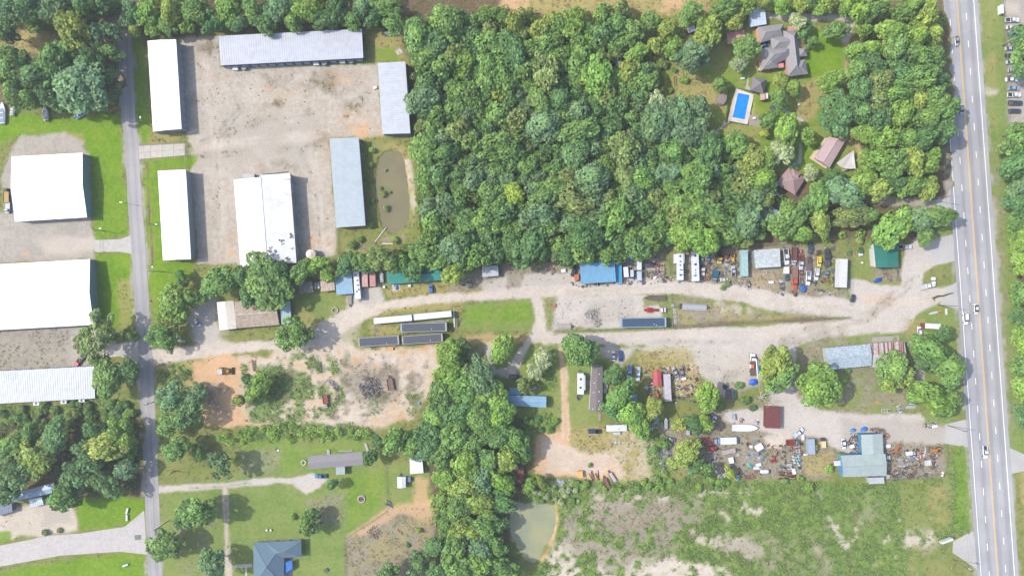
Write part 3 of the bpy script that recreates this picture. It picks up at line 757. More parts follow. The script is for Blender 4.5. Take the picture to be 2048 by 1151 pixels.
# ------------------------------------------------------------------ asphalt
def asphalt_mat(name, c1, c2, track, ntrack=2):
    m = NT(name)
    uv = m.n('ShaderNodeUVMap').outputs[0]
    sp = m.n('ShaderNodeSeparateXYZ'); m.l(uv, sp.inputs[0])
    p = m.pos()
    mp = m.n('ShaderNodeMapping'); m.l(uv, mp.inputs[0]); mp.inputs['Scale'].default_value = (3.0 * ntrack, .03, 1)
    streak = m.noise(2.0, 4, .6, mp.outputs[0])
    base = m.mix(m.ramp(m.noise(.07, 5, .6, p), .35, .65), c1, c2)
    w = m.math('SINE', m.math('MULTIPLY', sp.outputs[0], 2 * PI * ntrack))
    w = m.ramp(m.math('ADD', m.math('MULTIPLY', w, .25), m.math('MULTIPLY', streak, .9)), .3, .8)
    c = m.mix(m.math('MULTIPLY', w, track), base, (.10, .10, .105, 1))
    # tar-sealed cracks
    vo = m.n('ShaderNodeTexVoronoi', feature='DISTANCE_TO_EDGE')
    vo.inputs['Scale'].default_value = .09
    m.l(m.mix(.06, p, m.n('ShaderNodeTexNoise').outputs['Color']), vo.inputs['Vector'])
    ck = m.ramp(vo.outputs[0], .0, .008, .16, 0)
    c = m.mix(ck, c, (.09, .09, .09, 1))
    c = m.mix(1.0, c, m.ramp(m.noise(3, 3, .7, p), .2, .8, .86, 1.12), 'MULTIPLY')
    m.l(c, m.b.inputs['Base Color'])
    m.b.inputs['Roughness'].default_value = .85
    m.b.inputs['Specular IOR Level'].default_value = .25
    return m.m
def strip(name, pts, mat, z, kind=None, parent=None, color=None, jag=0.0):
    """pts: (px, py, half width px to the left, to the right), resampled every few metres"""
    b = MB(); uvs = []; L = 0; prev = None; rows = []
    for (a, c) in zip(pts[:-1], pts[1:]):
        n = max(1, int(math.hypot(c[0] - a[0], c[1] - a[1]) * S / 3.0))
        for i in range(n): rows.append([a[j] + (c[j] - a[j]) * i / n for j in range(4)])
    rows.append(list(pts[-1]))
    r = random.Random(5)
    for i, q in enumerate(rows):
        n_ = rows[min(i + 1, len(rows) - 1)]; p_ = rows[max(i - 1, 0)]
        tx, ty = n_[0] - p_[0], n_[1] - p_[1]; l = math.hypot(tx, ty); tx /= l; ty /= l
        nxp, nyp = ty, -tx
        if prev: L += math.hypot(q[0] - prev[0], q[1] - prev[1]) * S
        prev = q
        for k in range(5):
            t = k / 4
            o = -q[2] + (q[2] + q[3]) * t + (r.uniform(-jag, jag) if k in (0, 4) else 0)
            # nxp points to the left of travel in the picture when going down
            w = W(q[0] + (-nxp) * -o, q[1] + (-nyp) * -o)
            b.v.append((w.x, w.y, z)); uvs.append((t, L))
    for i in range(len(rows) - 1):
        for k in range(4):
            b.f.append((i * 5 + k, i * 5 + k + 1, i * 5 + k + 6, i * 5 + k + 5))
    me = b.mesh(name, mat)
    ul = me.uv_layers.new(name='UVMap')
    for lp in me.loops: ul.data[lp.index].uv = uvs[lp.vertex_index]
    bm = bmesh.new(); bm.from_mesh(me)
    for f in bm.faces:
        f.normal_update()
        if f.normal.z < 0: f.normal_flip()
    bm.to_mesh(me); bm.free()
    return put(name, me, parent, color, kind=kind)

ROADW = ROADW_
MA1 = asphalt_mat('old_asphalt', col(186, 182, 180), col(172, 170, 170), .32, 2)
MA2 = asphalt_mat('highway_asphalt', col(190, 189, 190), col(176, 176, 180), .42, 4)
pave(line_sdf([(x, y, 14) for x, y in ROADW], PX, PY))
rd = strip('side_road', [(x, y, 14, 14) for x, y in ROADW], MA1, .012, 'structure', jag=.5)
M['linepaint'] = own_colour('road_paint', .7, 0, .2, 2.5, .18, col(165, 165, 165), .3, ds=1.2)

def hx(y): return 1914 + 20.3 * (y / 288.0) if y < 288 else 1914 + 20.3 + (y - 288) * .0711
HY = [-70, 0, 100, 200, 288, 400, 500, 600, 700, 800, 900, 1000, 1100, 1151, 1230]
pave(np.where((PX > hx(0) - 55 + PY * .0711) & (PX < hx(0) + 46 + PY * .0711), 1.0, -9.0))
def hl(y):   # left shoulder
    return 48 if y < 200 else (48 - (y - 200) * .09 if y < 280 else 41)
hw = strip('highway', [(hx(y), y, hl(y), 42) for y in HY], MA2, .012, 'structure', jag=.4)
YEL = col(240, 196, 112, 1.15); WHT = (.62, .62, .62, 1)
for off, nm in ((-33.5, 'edge_line'), (33.5, 'edge_line'), (-1.0, 'centre_line'), (1.0, 'centre_line')):
    wdt = .5 if nm == 'edge_line' else .5
    strip(nm, [(hx(y) + off, y, wdt, wdt) for y in HY], M['linepaint'], .017, None, hw, WHT if nm == 'edge_line' else YEL)
dash = MB(); dash.box(0, 0, .0125, .0175, .24, 3.0)
dme = fixn(dash.mesh('lane_dash', 'linepaint'))
for off, y0 in ((-16.6, 45), (16.6, 33)):
    for k in range(-1, 22):
        y = y0 + 55.15 * k
        p = W(hx(y) + off, y)
        put('lane_dash', dme, hw, WHT, p, (0, 0, math.atan(.0711)))
# worn edge lines on the side road are left plain: the photograph shows none
def pad(name, poly, mat, color=None, z=.009, kind='structure'):
    pave(inside_sdf(poly, PX, PY))
    return sheet(name, poly, z, mat, kind, color=color)
M['apron'] = asphalt_mat('asphalt_apron', col(206, 202, 196), col(192, 190, 186), .15, 1)
pad('asphalt_apron', [(1862, 482), (1905, 468), (1914, 520), (1862, 532)], M['apron'])
pad('asphalt_apron', [(1868, 396), (1905, 378), (1908, 430), (1880, 420)], M['apron'])
pad('asphalt_apron', [(1890, 848), (1932, 838), (1936, 894), (1890, 886)], M['apron'])
pad('asphalt_apron', [(1906, 1082), (1946, 1060), (1958, 1140), (1905, 1104)], M['apron'])
pad('asphalt_apron', [(2014, 892), (2070, 918), (2070, 936), (2018, 948)], M['apron'])
pad('asphalt_apron', [(1896, 575), (1920, 560), (1924, 622), (1880, 608)], M['apron'])
# concrete drive into the storage yard, poured in slabs
cdv = pad('concrete_drive', [(273, 288), (371, 286), (371, 311), (290, 317), (279, 330), (276, 300)], M['concrete'], col(150, 140, 130), .006)
xs_ = [278, 301, 324, 347, 370]
for a, c in zip(xs_[:-1], xs_[1:]):
    for u, v in ((0, .49), (.51, 1)):
        def edge(x, t):
            top = 292 - (x - 278) * .055; bot = 318 - (x - 278) * .085
            return (x, top + (bot - top) * t)
        q = [edge(a + .4, u), edge(c - .4, u), edge(c - .4, v), edge(a + .4, v)]
        b = MB(); b.prism([tuple(W(*k)[:2]) for k in q], .006, .02)
        part(cdv, 'slab', b, 'concrete', col(212 + random.randint(-6, 6), 203, 192))
for poly in ([(188, 480), (240, 478), (262, 470), (266, 508), (240, 503), (190, 504)],):
    pad('concrete_drive', poly, M['concrete'], col(205, 200, 192))
pad('concrete_drive', [(196, 712), (228, 690), (262, 680), (276, 672), (280, 726), (240, 712), (205, 714)], M['concrete'], col(206, 200, 192))
pad('concrete_road', [(-60, 1120), (0, 1090), (100, 1070), (160, 1066), (250, 1052), (288, 1020), (294, 1108), (240, 1102), (120, 1110), (0, 1132), (-60, 1150)], M['concrete'], col(206, 200, 196))
pad('drain_grate', [(269, 1069), (282, 1068), (283, 1078), (270, 1079)], M['matte'], col(130, 140, 140), .013)
# ------------------------------------------------------------------ buildings
def up(v): return Vector((v.x, v.y, 0))
def building(name, label, cat, corners, h, roof='gable', axis=0, rise=.8, rc=(235, 236, 240), wc=(200, 205, 205), mat='roof', over=.25, ribs=1.0,
             doors=None, group=None, open_=False, ridge_cap=False, base=0.0, wall_mat='wall', inset=.5, rim=None, spots=None, panels=None):
    """corners: top-left, top-right, bottom-right, bottom-left of the eaves as seen; h: eaves height"""
    P = [W(x, y, h) for x, y in corners]
    cen = sum((up(p) for p in P), Vector()) / 4
    t = thing(name, label, cat, cen, 0, group)
    A, B, Cc, D = [p - cen for p in P]
    rcol, wcol = col(*rc, 1.2 if min(rc) > 244 else 1.0), col(*wc)
    if axis == 1: A, B, Cc, D = B, Cc, D, A          # ridge runs parallel to A-B
    mAD, mBC = (A + D) / 2, (B + Cc) / 2
    zr = Vector((0, 0, rise))
    th = .14
    planes = []
    if roof == 'flat':
        planes = [[A, B, Cc, D]]
    elif roof == 'mono':
        planes = [[A + zr, B + zr, Cc, D]]
    elif roof == 'gable':
        R0, R1 = mAD + zr, mBC + zr
        planes = [[A, B, R1, R0], [R0, R1, Cc, D]]
    elif roof == 'hip':
        L = (mBC - mAD); wd_ = (D - A).length / 2
        k = min(.5, inset * wd_ / L.length * 2 * .5 + 0)
        k = min(.499, wd_ * inset * 2 / L.length)
        R0, R1 = mAD + L * k + zr, mBC - L * k + zr
        planes = [[A, B, R1, R0], [R0, R1, Cc, D], [A, R0, D], [B, Cc, R1]]
    for k, pl in enumerate(planes):
        b = MB(); b.slab([tuple(p) for p in pl], th)
        part(t, 'roof' if len(planes) == 1 else 'roof_slope', b, mat, rcol)
    # standing seams down each slope
    if ribs and roof != 'hip':
        b = MB()
        for pl in planes:
            a0, a1, b1, b0 = pl
            n = max(2, int((a1 - a0).length / ribs))
            ux = (a1 - a0).normalized()
            for i in range(n + 1):
                f = (i + .02) / (n + .04)
                p, q = a0.lerp(a1, f), b0.lerp(b1, f)
                e = ux * .06; zz = Vector((0, 0, .075)); z0 = Vector((0, 0, .004))
                b.add([p - e + z0, p + e + z0, q + e + z0, q - e + z0, p - e * .6 + zz, p + e * .6 + zz, q + e * .6 + zz, q - e * .6 + zz],
                      [(4, 5, 6, 7), (0, 4, 7, 3), (1, 2, 6, 5), (0, 1, 5, 4), (2, 3, 7, 6)])
        part(t, 'roof_seams', b, mat, rcol, kind='stuff')
    if panels:                      # roof sheets laid in a grid, each a piece of its own
        for pl in planes:
            a0, a1, b1, b0 = pl
            nu, nv = panels
            for i in range(nu):
                for j in range(nv):
                    g = .015
                    def bl(u, v): return a0.lerp(a1, u).lerp(b0.lerp(b1, u), v) + Vector((0, 0, .05))
                    q = [bl(i / nu + g / 4, j / nv + g), bl((i + 1) / nu - g / 4, j / nv + g), bl((i + 1) / nu - g / 4, (j + 1) / nv - g), bl(i / nu + g / 4, (j + 1) / nv - g)]
                    bb = MB(); bb.slab([tuple(x) for x in q], .045)
                    kk = random.uniform(.93, 1.04)
                    part(t, 'roof_panel', bb, mat, tuple(c * kk for c in rcol[:3]) + (1,))
    if roof in ('gable', 'hip') and ridge_cap:
        b = MB(); b.cyl(R0 + Vector((0, 0, .04)), R1 + Vector((0, 0, .04)), .16, n=6)
        part(t, 'ridge_cap', b, mat, col(*(ridge_cap if isinstance(ridge_cap, tuple) else rc)))
    # walls
    c2 = (A + B + Cc + D) / 4
    I = []
    for p in (A, B, Cc, D):
        v = c2 - p; v.z = 0
        I.append(p + v.normalized() * over * 1.4)
    zt = [h - th - .02] * 4
    if roof == 'mono': zt = [h + rise - th - .05, h + rise - th - .05, h - th - .03, h - th - .03]
    if not open_:
        for i in range(4):
            p, q = I[i], I[(i + 1) % 4]
            e = (q - p); e.z = 0; nrm = Vector((e.y, -e.x, 0)).normalized()
            if nrm.dot((p + q) / 2 - c2) < 0: nrm = -nrm
            b = MB()
            if roof == 'gable' and i in (1, 3):
                m_ = (p + q) / 2
                poly = [(p, base), (q, base), (q, zt[0]), (m_, zt[0] + rise * .96), (p, zt[0])]
            else:
                poly = [(p, base), (q, base), (q, zt[(i + 1) % 4]), (p, zt[i])]
            fr = [(v.x, v.y, z) for v, z in poly]; bk = [(v.x - nrm.x * .12, v.y - nrm.y * .12, z) for v, z in poly]
            n = len(fr)
            b.add(fr + bk, [tuple(range(n)), tuple(range(2 * n - 1, n - 1, -1))] + [(j, n + j, n + (j + 1) % n, (j + 1) % n) for j in range(n)])
            wl = part(t, 'wall', b, wall_mat, wcol)
            if doors and i in doors:
                kind, cnt, dw, dh, dc = doors[i]
                L = e.length
                for k in range(cnt):
                    f = (k + .5) / cnt
                    c_ = p.lerp(q, f) + nrm * .03
                    b = MB(); b.box(0, 0, base + .02, base + dh, dw, .08)
                    me = shared('%s_%.2f_%.2f_%.1f|%s' % (kind, dw, dh, base, kind), lambda: b, 'metal')
                    put(kind, me, t, col(*dc), (c_.x, c_.y, 0), (0, 0, math.atan2(e.y, e.x)))
    else:
        for p in I + [(I[0] + I[1]) / 2, (I[2] + I[3]) / 2]:
            b = MB(); b.box(p.x, p.y, 0, h - th - .02, .14, .14)
            part(t, 'post', b, 'metal', wcol)
    if rim:
        b = MB()
        ring = [A, B, Cc, D]
        for i in range(4):
            p, q = ring[i], ring[(i + 1) % 4]
            m_ = (p + q) / 2; e = q - p
            b.box(m_.x, m_.y, h - .3, h + .06, e.length + .1, .22, math.atan2(e.y, e.x))
        part(t, 'roof_rim', b, 'metal', col(*rim))
    if spots:
        nm, lst, scol, sz = spots
        for u, v in lst:
            p = A.lerp(B, u).lerp(D.lerp(Cc, u), v)
            z = h + (rise * (1 - abs(2 * v - 1)) if roof == 'gable' else rise * (1 - v) if roof == 'mono' else 0)
            b = MB(); b.cyl((0, 0, -.05), (0, 0, .35), sz, sz * .9, 8)
            put(nm, shared('%s%.2f|%s' % (nm, sz, nm), lambda: b, 'metal'), t, col(*scol), (p.x, p.y, z))
    return t

WHITE = (252, 252, 254); TEAL = (120, 150, 150); GREYW = (165, 172, 178)
def roll(n, w=2.6, h=2.5, c=(170, 180, 190)): return ('roll_up_door', n, w, h, c)
building('storage_building', 'long narrow white storage building standing beside the side road at top left', 'building', [(295, 82), (352, 79), (363, 258), (306, 263)], 5.5, 'gable', 1, .5, WHITE, GREYW, doors={1: roll(11), 0: roll(11)}, group='storage buildings around the gravel yard')
building('storage_building', 'pale blue-grey storage building along the top edge of the gravel yard', 'building', [(438, 73), (724, 59), (726.5, 116), (441, 131)], 4.4, 'mono', 0, .6, (202, 207, 216), (90, 110, 140), doors={2: roll(16)}, group='storage buildings around the gravel yard')
building('storage_building', 'light grey storage building between the gravel yard and the forest', 'building', [(755, 126), (811, 124), (821, 267), (765, 268)], 4.4, 'mono', 1, .5, (198, 205, 214), (150, 160, 170), doors={3: roll(10)}, group='storage buildings around the gravel yard')
building('storage_building', 'blue-grey storage building with a darker lower half beside the muddy pond', 'building', [(659, 277), (718, 275.5), (731.5, 451), (672.5, 455)], 4.4, 'mono', 1, .6, (172, 187, 196), (120, 138, 150), doors={3: roll(12)}, group='storage buildings around the gravel yard')
building('storage_building', 'long white storage building with slanted shadow left of the big white warehouse', 'building', [(315.5, 342), (371.5, 339), (382, 518), (326, 520)], 5.4, 'gable', 1, .5, (246, 248, 253), GREYW, doors={1: roll(11)}, group='storage buildings around the gravel yard')
wh = building('warehouse', 'big white and pale grey ridged warehouse in the middle of the gravel yard', 'warehouse', [(467, 359), (580, 351), (593, 525), (481, 534)], 5.6, 'gable', 1, 1.3, (240, 242, 244), GREYW, doors={0: roll(4, 3.6, 3.6)}, ridge_cap=True)
for x, y, r_ in ((546, 500, 1.7), (541, 495, .9), (563, 484, 1.0), (566, 487, .6), (580, 472, 1.1), (585, 469, .9), (552, 505, 1.1), (574, 517, 1.2), (584, 496, .5), (500, 512, .6)):
    g = W(x, y, 6.2) - wh.location; q = random.Random(int(x)); b = MB()
    for k in range(4):
        u, v = g.x + q.uniform(-r_, r_), g.y + q.uniform(-r_, r_)
        b.prism([(u + math.cos(t_) * r_ * q.uniform(.2, .5), v + math.sin(t_) * r_ * q.uniform(.2, .5)) for t_ in (0, 1.2, 2.4, 3.6, 4.9)], 5.6, 5.65 + 1.3 * max(0, 1 - abs(u - (W((524 + (y - 355) * .078), y, 6).x - wh.location.x)) / 12.6) + .1)
    part(wh, 'leaf_litter', b, 'matte', col(124, 120, 108), kind='stuff')
building('warehouse_lean_to', 'white raised end section on the upper end of the big ridged warehouse', 'lean-to', [(521, 350), (580, 346.5), (581, 357), (522, 361)], 6.2, 'flat', 0, 0, (238, 240, 243), GREYW, ribs=0)
building('warehouse', 'square white ridged warehouse on the grey gravel lot left of the side road', 'warehouse', [(23, 313), (165, 305.5), (174, 434.5), (30, 443)], 4.5, 'gable', 0, 1.5, WHITE, (130, 165, 165), doors={2: roll(6, 4, 3.4)}, ridge_cap=True, group='white warehouses left of the side road')
building('warehouse', 'widest white ridged warehouse, cut by the left frame edge, above a grey yard', 'warehouse', [(-70, 532), (180, 518), (187, 649), (-65, 663)], 4.6, 'gable', 0, 1.7, WHITE, (130, 165, 165), doors={2: roll(9, 4, 3.4)}, ridge_cap=True, group='white warehouses left of the side road')
building('warehouse', 'low pale grey long building at left edge with cooling units along its lower side', 'warehouse', [(-70, 745), (190, 731.5), (190, 796), (-65, 810)], 4.2, 'mono', 0, .7, (214, 220, 226), (150, 165, 170), doors={0: roll(10, 3, 3)}, group='white warehouses left of the side road')
# houses and sheds along the dirt road
building('metal_roof_house', 'cream metal-roofed house front block by the dirt road at left', 'house', [(433.5, 604), (467, 600.5), (473, 656.5), (439, 660)], 3.4, 'gable', 1, .5, (232, 222, 208), (150, 125, 100))
building('metal_roof_house', 'tan panelled metal-roofed house with pale ridge by the dirt road at left', 'house', [(468.5, 602), (552, 597), (559, 649), (474, 656)], 3.2, 'gable', 0, .9, (184, 168, 148), (170, 150, 130), mat='oldroof', ribs=0, panels=(9, 2), ridge_cap=(232, 226, 214))
building('lean_to', 'pale blue lean-to on the right side of the tan metal-roofed house', 'lean-to', [(559, 603), (580, 602), (583, 645), (563, 648)], 2.6, 'flat', 0, 0, (166, 196, 214), (120, 140, 150), ribs=.8, open_=True)
building('carport', 'grey flat carport roof left of two parked boats under trees', 'carport', [(596, 565), (624, 562), (626.5, 584), (600, 588)], 2.6, 'flat', 0, 0, (150, 144, 136), (120, 110, 100), mat='oldroof', ribs=.8, open_=True)
building('shed', 'tan rusty flat-roofed shed between the parked boats and the blue carport', 'shed', [(639.5, 553), (667.5, 551), (670, 580), (642, 583)], 2.8, 'mono', 0, .2, (206, 186, 166), (150, 130, 110), mat='oldroof', ribs=.9)
building('carport', 'pale blue metal carport left of the white travel trailer', 'carport', [(670, 540.5), (703, 537), (706.5, 586.5), (673, 589)], 3.4, 'gable', 0, .5, (150, 190, 216), (90, 120, 140), ribs=.8, open_=True)
building('green_roof_house', 'long low house with teal green ridged metal roof beside the forest edge', 'house', [(772.5, 542), (881.5, 531.5), (883, 559.5), (776, 568.5)], 3.0, 'gable', 0, .9, (58, 160, 145), (150, 150, 135), ribs=.8, ridge_cap=True)
building('shed', 'small white and blue streaked shed right of the teal roofed house', 'shed', [(964, 532), (996, 530), (997, 551), (965, 554)], 2.6, 'gable', 0, .4, (206, 214, 222), (150, 150, 150), mat='oldroof', ribs=.8)
building('carport', 'large sky blue metal carport backing onto the forest', 'carport', [(1158.5, 514.5), (1228, 511), (1231.8, 563), (1162, 567)], 4.2, 'mono', 0, .6, (118, 176, 212), (90, 130, 160), ribs=.9, open_=True)
building('shed', 'square off-white metal shed in the middle of the junkyard row', 'shed', [(1507, 500), (1559, 496.5), (1561, 533), (1511, 536)], 3.4, 'mono', 0, .3, (206, 216, 218), (150, 160, 160), mat='oldroof', ribs=1.2)
building('green_roof_house', 'small square building with dark green metal roof near the highway', 'house', [(1747, 487), (1796, 485), (1797, 534), (1752, 535)], 3.4, 'gable', 1, .5, (44, 128, 112), (210, 212, 205), ribs=.7)
building('porch', 'narrow white porch strip on the left side of the dark green roof', 'porch', [(1744.5, 488), (1747, 487.5), (1751.5, 533), (1748.5, 534)], 3.2, 'flat', 0, 0, (222, 224, 220), (210, 212, 205), ribs=0)
building('metal_barn', 'weathered blue-white ridged metal barn, left half of the rusty building', 'barn', [(1650.5, 696), (1740, 687.5), (1742.5, 731), (1655, 739)], 3.6, 'gable', 0, 1.0, (184, 202, 214), (190, 200, 205), mat='oldroof', ribs=1.1, ridge_cap=True)
tb = building('metal_barn', 'rust-striped metal barn roof on the right half of the barn by the highway', 'barn', [(1743.5, 686.5), (1808, 682), (1812, 731), (1746, 735)], 3.9, 'gable', 0, .9, (214, 214, 220), (190, 195, 200), mat='oldroof', ribs=1.1)
r_ = random.Random(3)
for i in range(17):       # rusted sheets on the upper slope of the barn
    f0 = i / 17; f1 = f0 + .045
    A = W(1743.5, 686.5, 3.9); B_ = W(1808, 682, 3.9); D_ = W(1744.7, 710, 4.8); E_ = W(1810, 706, 4.8)
    loc = tb.location
    q = [A.lerp(B_, f0), A.lerp(B_, f1), D_.lerp(E_, f1), D_.lerp(E_, f0)]
    q = [v - loc + Vector((0, 0, .1)) for v in q]
    b = MB(); b.slab([tuple(v) for v in q], .03)
    part(tb, 'roof_sheet', b, 'oldroof', col(*r_.choice([(150, 92, 72), (165, 110, 90), (196, 180, 176), (140, 80, 62), (206, 200, 198)])))
building('shop_building', 'upper wing of the pale blue-green metal shop building by the junkyard', 'shop', [(1722, 868.5), (1765, 866.5), (1767, 906), (1724, 908)], 4.2, 'gable', 1, .6, (180, 194, 192), (90, 140, 180), ribs=.9)
building('shop_building', 'wide lower wing of the pale blue-green metal shop building by the junkyard', 'shop', [(1682, 910), (1770.5, 906.5), (1772.5, 950.5), (1686, 953)], 4.4, 'gable', 0, .8, (174, 190, 188), (90, 150, 200), ribs=.9, ridge_cap=True)
building('porch', 'white metal lean-to porch below the blue-green shop building', 'porch', [(1736, 954.5), (1768, 953.5), (1768.5, 966), (1738, 967)], 2.6, 'flat', 0, 0, (196, 202, 206), (180, 185, 188), ribs=.8)
building('porch', 'small white awning on the left end of the blue-green shop building', 'porch', [(1667, 921), (1684, 920), (1684, 930), (1669, 931)], 2.6, 'flat', 0, 0, (226, 226, 230), (190, 190, 195), ribs=0, open_=True)
building('shed', 'small red metal-roofed shed beside a speckled trailer roof', 'shed', [(1306, 741), (1322, 740.5), (1324, 771), (1307, 771.5)], 2.6, 'gable', 1, .4, (196, 86, 92), (150, 90, 80), ribs=.8)
building('carport', 'small pale blue metal carport roof beside the tall trees right of the brown mobile home', 'carport', [(1250, 789), (1274.5, 788), (1274.5, 803), (1251, 804)], 2.6, 'flat', 0, 0, (140, 178, 206), (90, 110, 120), ribs=.8, open_=True)
building('shed', 'small shed with slate brown roof and pale blue left wall near the dead tree', 'shed', [(1451, 778), (1466, 778), (1467, 799.5), (1450, 798)], 2.8, 'mono', 1, .3, (112, 104, 104), (170, 200, 225), mat='shingle', ribs=0)
building('metal_barn', 'long pale blue metal building left of the orange dirt track', 'barn', [(1000, 789), (1092.5, 792), (1092, 814.5), (1000, 809.5)], 3.2, 'gable', 0, .6, (146, 188, 214), (110, 140, 150), ribs=1.0)
building('lean_to', 'blue lean-to roof above the long pale blue metal building', 'lean-to', [(1018, 775), (1038, 775), (1043, 789), (1018, 788)], 2.8, 'mono', 0, .3, (126, 174, 200), (110, 140, 150), ribs=.9, open_=True)
building('mobile_home', 'long brown-roofed mobile home with white left wall right of the dirt track', 'mobile home', [(1184, 727), (1206, 729), (1204.5, 821.5), (1178.5, 821.5)], 3.2, 'gable', 1, .5, (138, 130, 130), (232, 234, 238), mat='shingle', ribs=0, base=.5, spots=('roof_vent', [(.2, .3), (.4, .72), (.58, .28), (.78, .3), (.95, .28), (.95, .74), (.6, .74)], (230, 230, 232), .3))
building('mobile_home', 'long grey shingle mobile home with white eave on the lower lawn', 'mobile home', [(616.5, 913), (726, 904.5), (727, 929), (617, 937.5)], 3.0, 'gable', 0, .9, (158, 154, 156), (228, 230, 234), mat='shingle', ribs=0, base=.4)
building('porch', 'pale grey porch roof on the lower side of the grey mobile home', 'porch', [(671.5, 933), (689.5, 932), (690, 948), (672, 948.5)], 2.5, 'flat', 0, 0, (176, 188, 192), (150, 150, 150), ribs=.8, open_=True)
building('shed', 'white metal shed half hidden under trees right of the lower lawn', 'shed', [(819, 913), (843, 905), (847, 945), (820, 947)], 2.8, 'flat', 0, 0, (244, 246, 252), (190, 190, 195), ribs=1.0)
building('shed', 'small white shed standing alone on the lower lawn', 'shed', [(794.5, 953), (811.5, 952.5), (811.5, 974), (795, 975)], 2.6, 'gable', 1, .4, (232, 236, 248), (190, 190, 195), ribs=.8)
building('coop', 'small blue-grey coop against the right side of the white lawn shed', 'coop', [(812.5, 953), (821, 953), (821, 963), (813, 963)], 1.6, 'flat', 0, 0, (130, 150, 175), (90, 90, 90), ribs=.6)
building('blue_roof_house', 'pale blue metal-roofed house under trees at lower left', 'house', [(15, 990), (109, 964), (104, 985), (20, 1004)], 3.0, 'gable', 0, .5, (168, 198, 218), (170, 170, 165), ribs=1.0)
building('porch', 'white porch roof on the lower side of the blue-roofed house at lower left', 'porch', [(57, 998), (83, 993), (87, 1008), (61, 1014)], 2.5, 'flat', 0, 0, (214, 230, 234), (150, 150, 150), ribs=.8, open_=True)
building('shed', 'blue-grey shed cut by the left frame edge below the blue-roofed house', 'shed', [(-14, 1008), (23, 1006), (25, 1022), (-12, 1034)], 2.6, 'flat', 0, 0, (110, 128, 150), (150, 150, 150), ribs=.8)
# garden houses, upper right
SH = (160, 157, 158)
def hip_house(name, label, wings, h, rc, wc, extra=()):
    P0 = W(*wings[0][0][0], 0)
    t = thing(name, label, 'house', P0)
    for corners, axis, rise, inset, dz in wings:
        tmp = [W(x, y, h + dz) - P0 for x, y in corners]
        A, B, Cc, D = tmp
        if axis: A, B, Cc, D = B, Cc, D, A
        a, b_ = (A + D) / 2, (B + Cc) / 2
        L = b_ - a; k = min(.499, (D - A).length / 2 * inset * 2 / L.length)
        zr = Vector((0, 0, rise))
        R0, R1 = a + L * k + zr, b_ - L * k + zr
        for pl in ([A, B, R1, R0], [R0, R1, Cc, D], [A, R0, D], [B, Cc, R1]):
            m = MB(); m.slab([tuple(p) for p in pl], .15)
            part(t, 'roof_slope', m, 'shingle', col(*rc))
        m = MB()
        m.cyl(R0 + Vector((0, 0, .05)), R1 + Vector((0, 0, .05)), .14, n=6)
        for R, ends in ((R0, (A, D)), (R1, (B, Cc))):
            for e in ends: m.cyl(e + Vector((0, 0, .06)), R + Vector((0, 0, .05)), .11, n=5)
        part(t, 'ridge_tiles', m, 'shingle', col(*[min(255, c + 24) for c in rc]))
        c2 = (A + B + Cc + D) / 4
        ins = []
        for p in (A, B, Cc, D):
            v = c2 - p; v.z = 0
            ins.append(p + v.normalized() * .8)
        for i in range(4):
            p, q = ins[i], ins[(i + 1) % 4]; e = q - p
            m = MB(); mm = (p + q) / 2; m.box(mm.x, mm.y, 0, h + dz - .2, e.length, .14, math.atan2(e.y, e.x))
            part(t, 'wall', m, 'wall', col(*wc))
            nrm = Vector((e.y, -e.x, 0)).normalized()
            if nrm.dot(mm - c2) < 0: nrm = -nrm
            for f in (.3, .7):
                w = p.lerp(q, f) + nrm * .09
                m = MB(); m.box(0, 0, .9, 2.1, 1.2, .06)
                put('window', shared('hw|window', lambda: m, 'glass'), t, None, (w.x, w.y, 0), (0, 0, math.atan2(e.y, e.x)))
    for nm, poly, z0, z1, mt, c in extra:
        m = MB(); m.prism([tuple((W(x, y, z1) - P0))[:2] for x, y in poly], z0, z1)
        part(t, nm, m, mt, col(*c))
    return t
PINK = (228, 170, 160)
hip_house('garden_house', 'big grey shingle house with many hips and pink brick trim above the pool', [
    ([(1516, 54), (1567.5, 47.5), (1565, 73), (1521, 86)], 0, 2.0, .3, 0),
    ([(1566, 62), (1594, 60.5), (1604, 149), (1576, 153)], 1, 3.0, .6, .3),
    ([(1541, 76), (1584, 70), (1586, 100), (1543, 102)], 0, 2.4, .5, .1),
    ([(1521.5, 97), (1585, 92), (1588, 112), (1524, 140)], 0, 2.6, .5, .2),
    ([(1524, 118), (1554, 112), (1556, 135), (1525, 140)], 1, 1.8, .5, .0),
    ([(1580, 124), (1610, 119), (1616, 148), (1582, 153)], 0, 2.0, .5, .1),
    ([(1596, 97), (1612, 95), (1614, 112), (1597, 114)], 0, 1.4, .6, .05)], 3.3, SH, (214, 160, 140),
    [('porch_deck', [(1571, 54), (1601, 51), (1605, 95), (1596, 96), (1593, 61), (1571, 64)], 0, .5, 'concrete', PINK),
     ('brick_ledge', [(1515, 56), (1519, 55), (1523, 84), (1520, 86)], 0, 3.0, 'concrete', (236, 190, 160)),
     ('brick_ledge', [(1521, 110), (1525, 110), (1528, 139), (1524, 140)], 0, 3.0, 'concrete', (236, 186, 160)),
     ('porch_roof', [(1554, 128), (1567, 126), (1568, 135), (1556, 136)], 2.5, 2.8, 'concrete', (226, 150, 148))])
building('garage', 'white metal garage roof partly in tree shade left above the grey shingle house', 'garage', [(1499, 15), (1529, 13), (1533, 48.5), (1501, 54)], 3.2, 'flat', 0, 0, (206, 220, 234), (180, 190, 200), ribs=1.2)
building('carport', 'flat pink roof between trees left of the grey shingle house', 'carport', [(1453.5, 66), (1488, 60), (1490, 78), (1456, 90)], 2.8, 'flat', 0, 0, (226, 160, 158), (190, 150, 140), ribs=.8, open_=True)
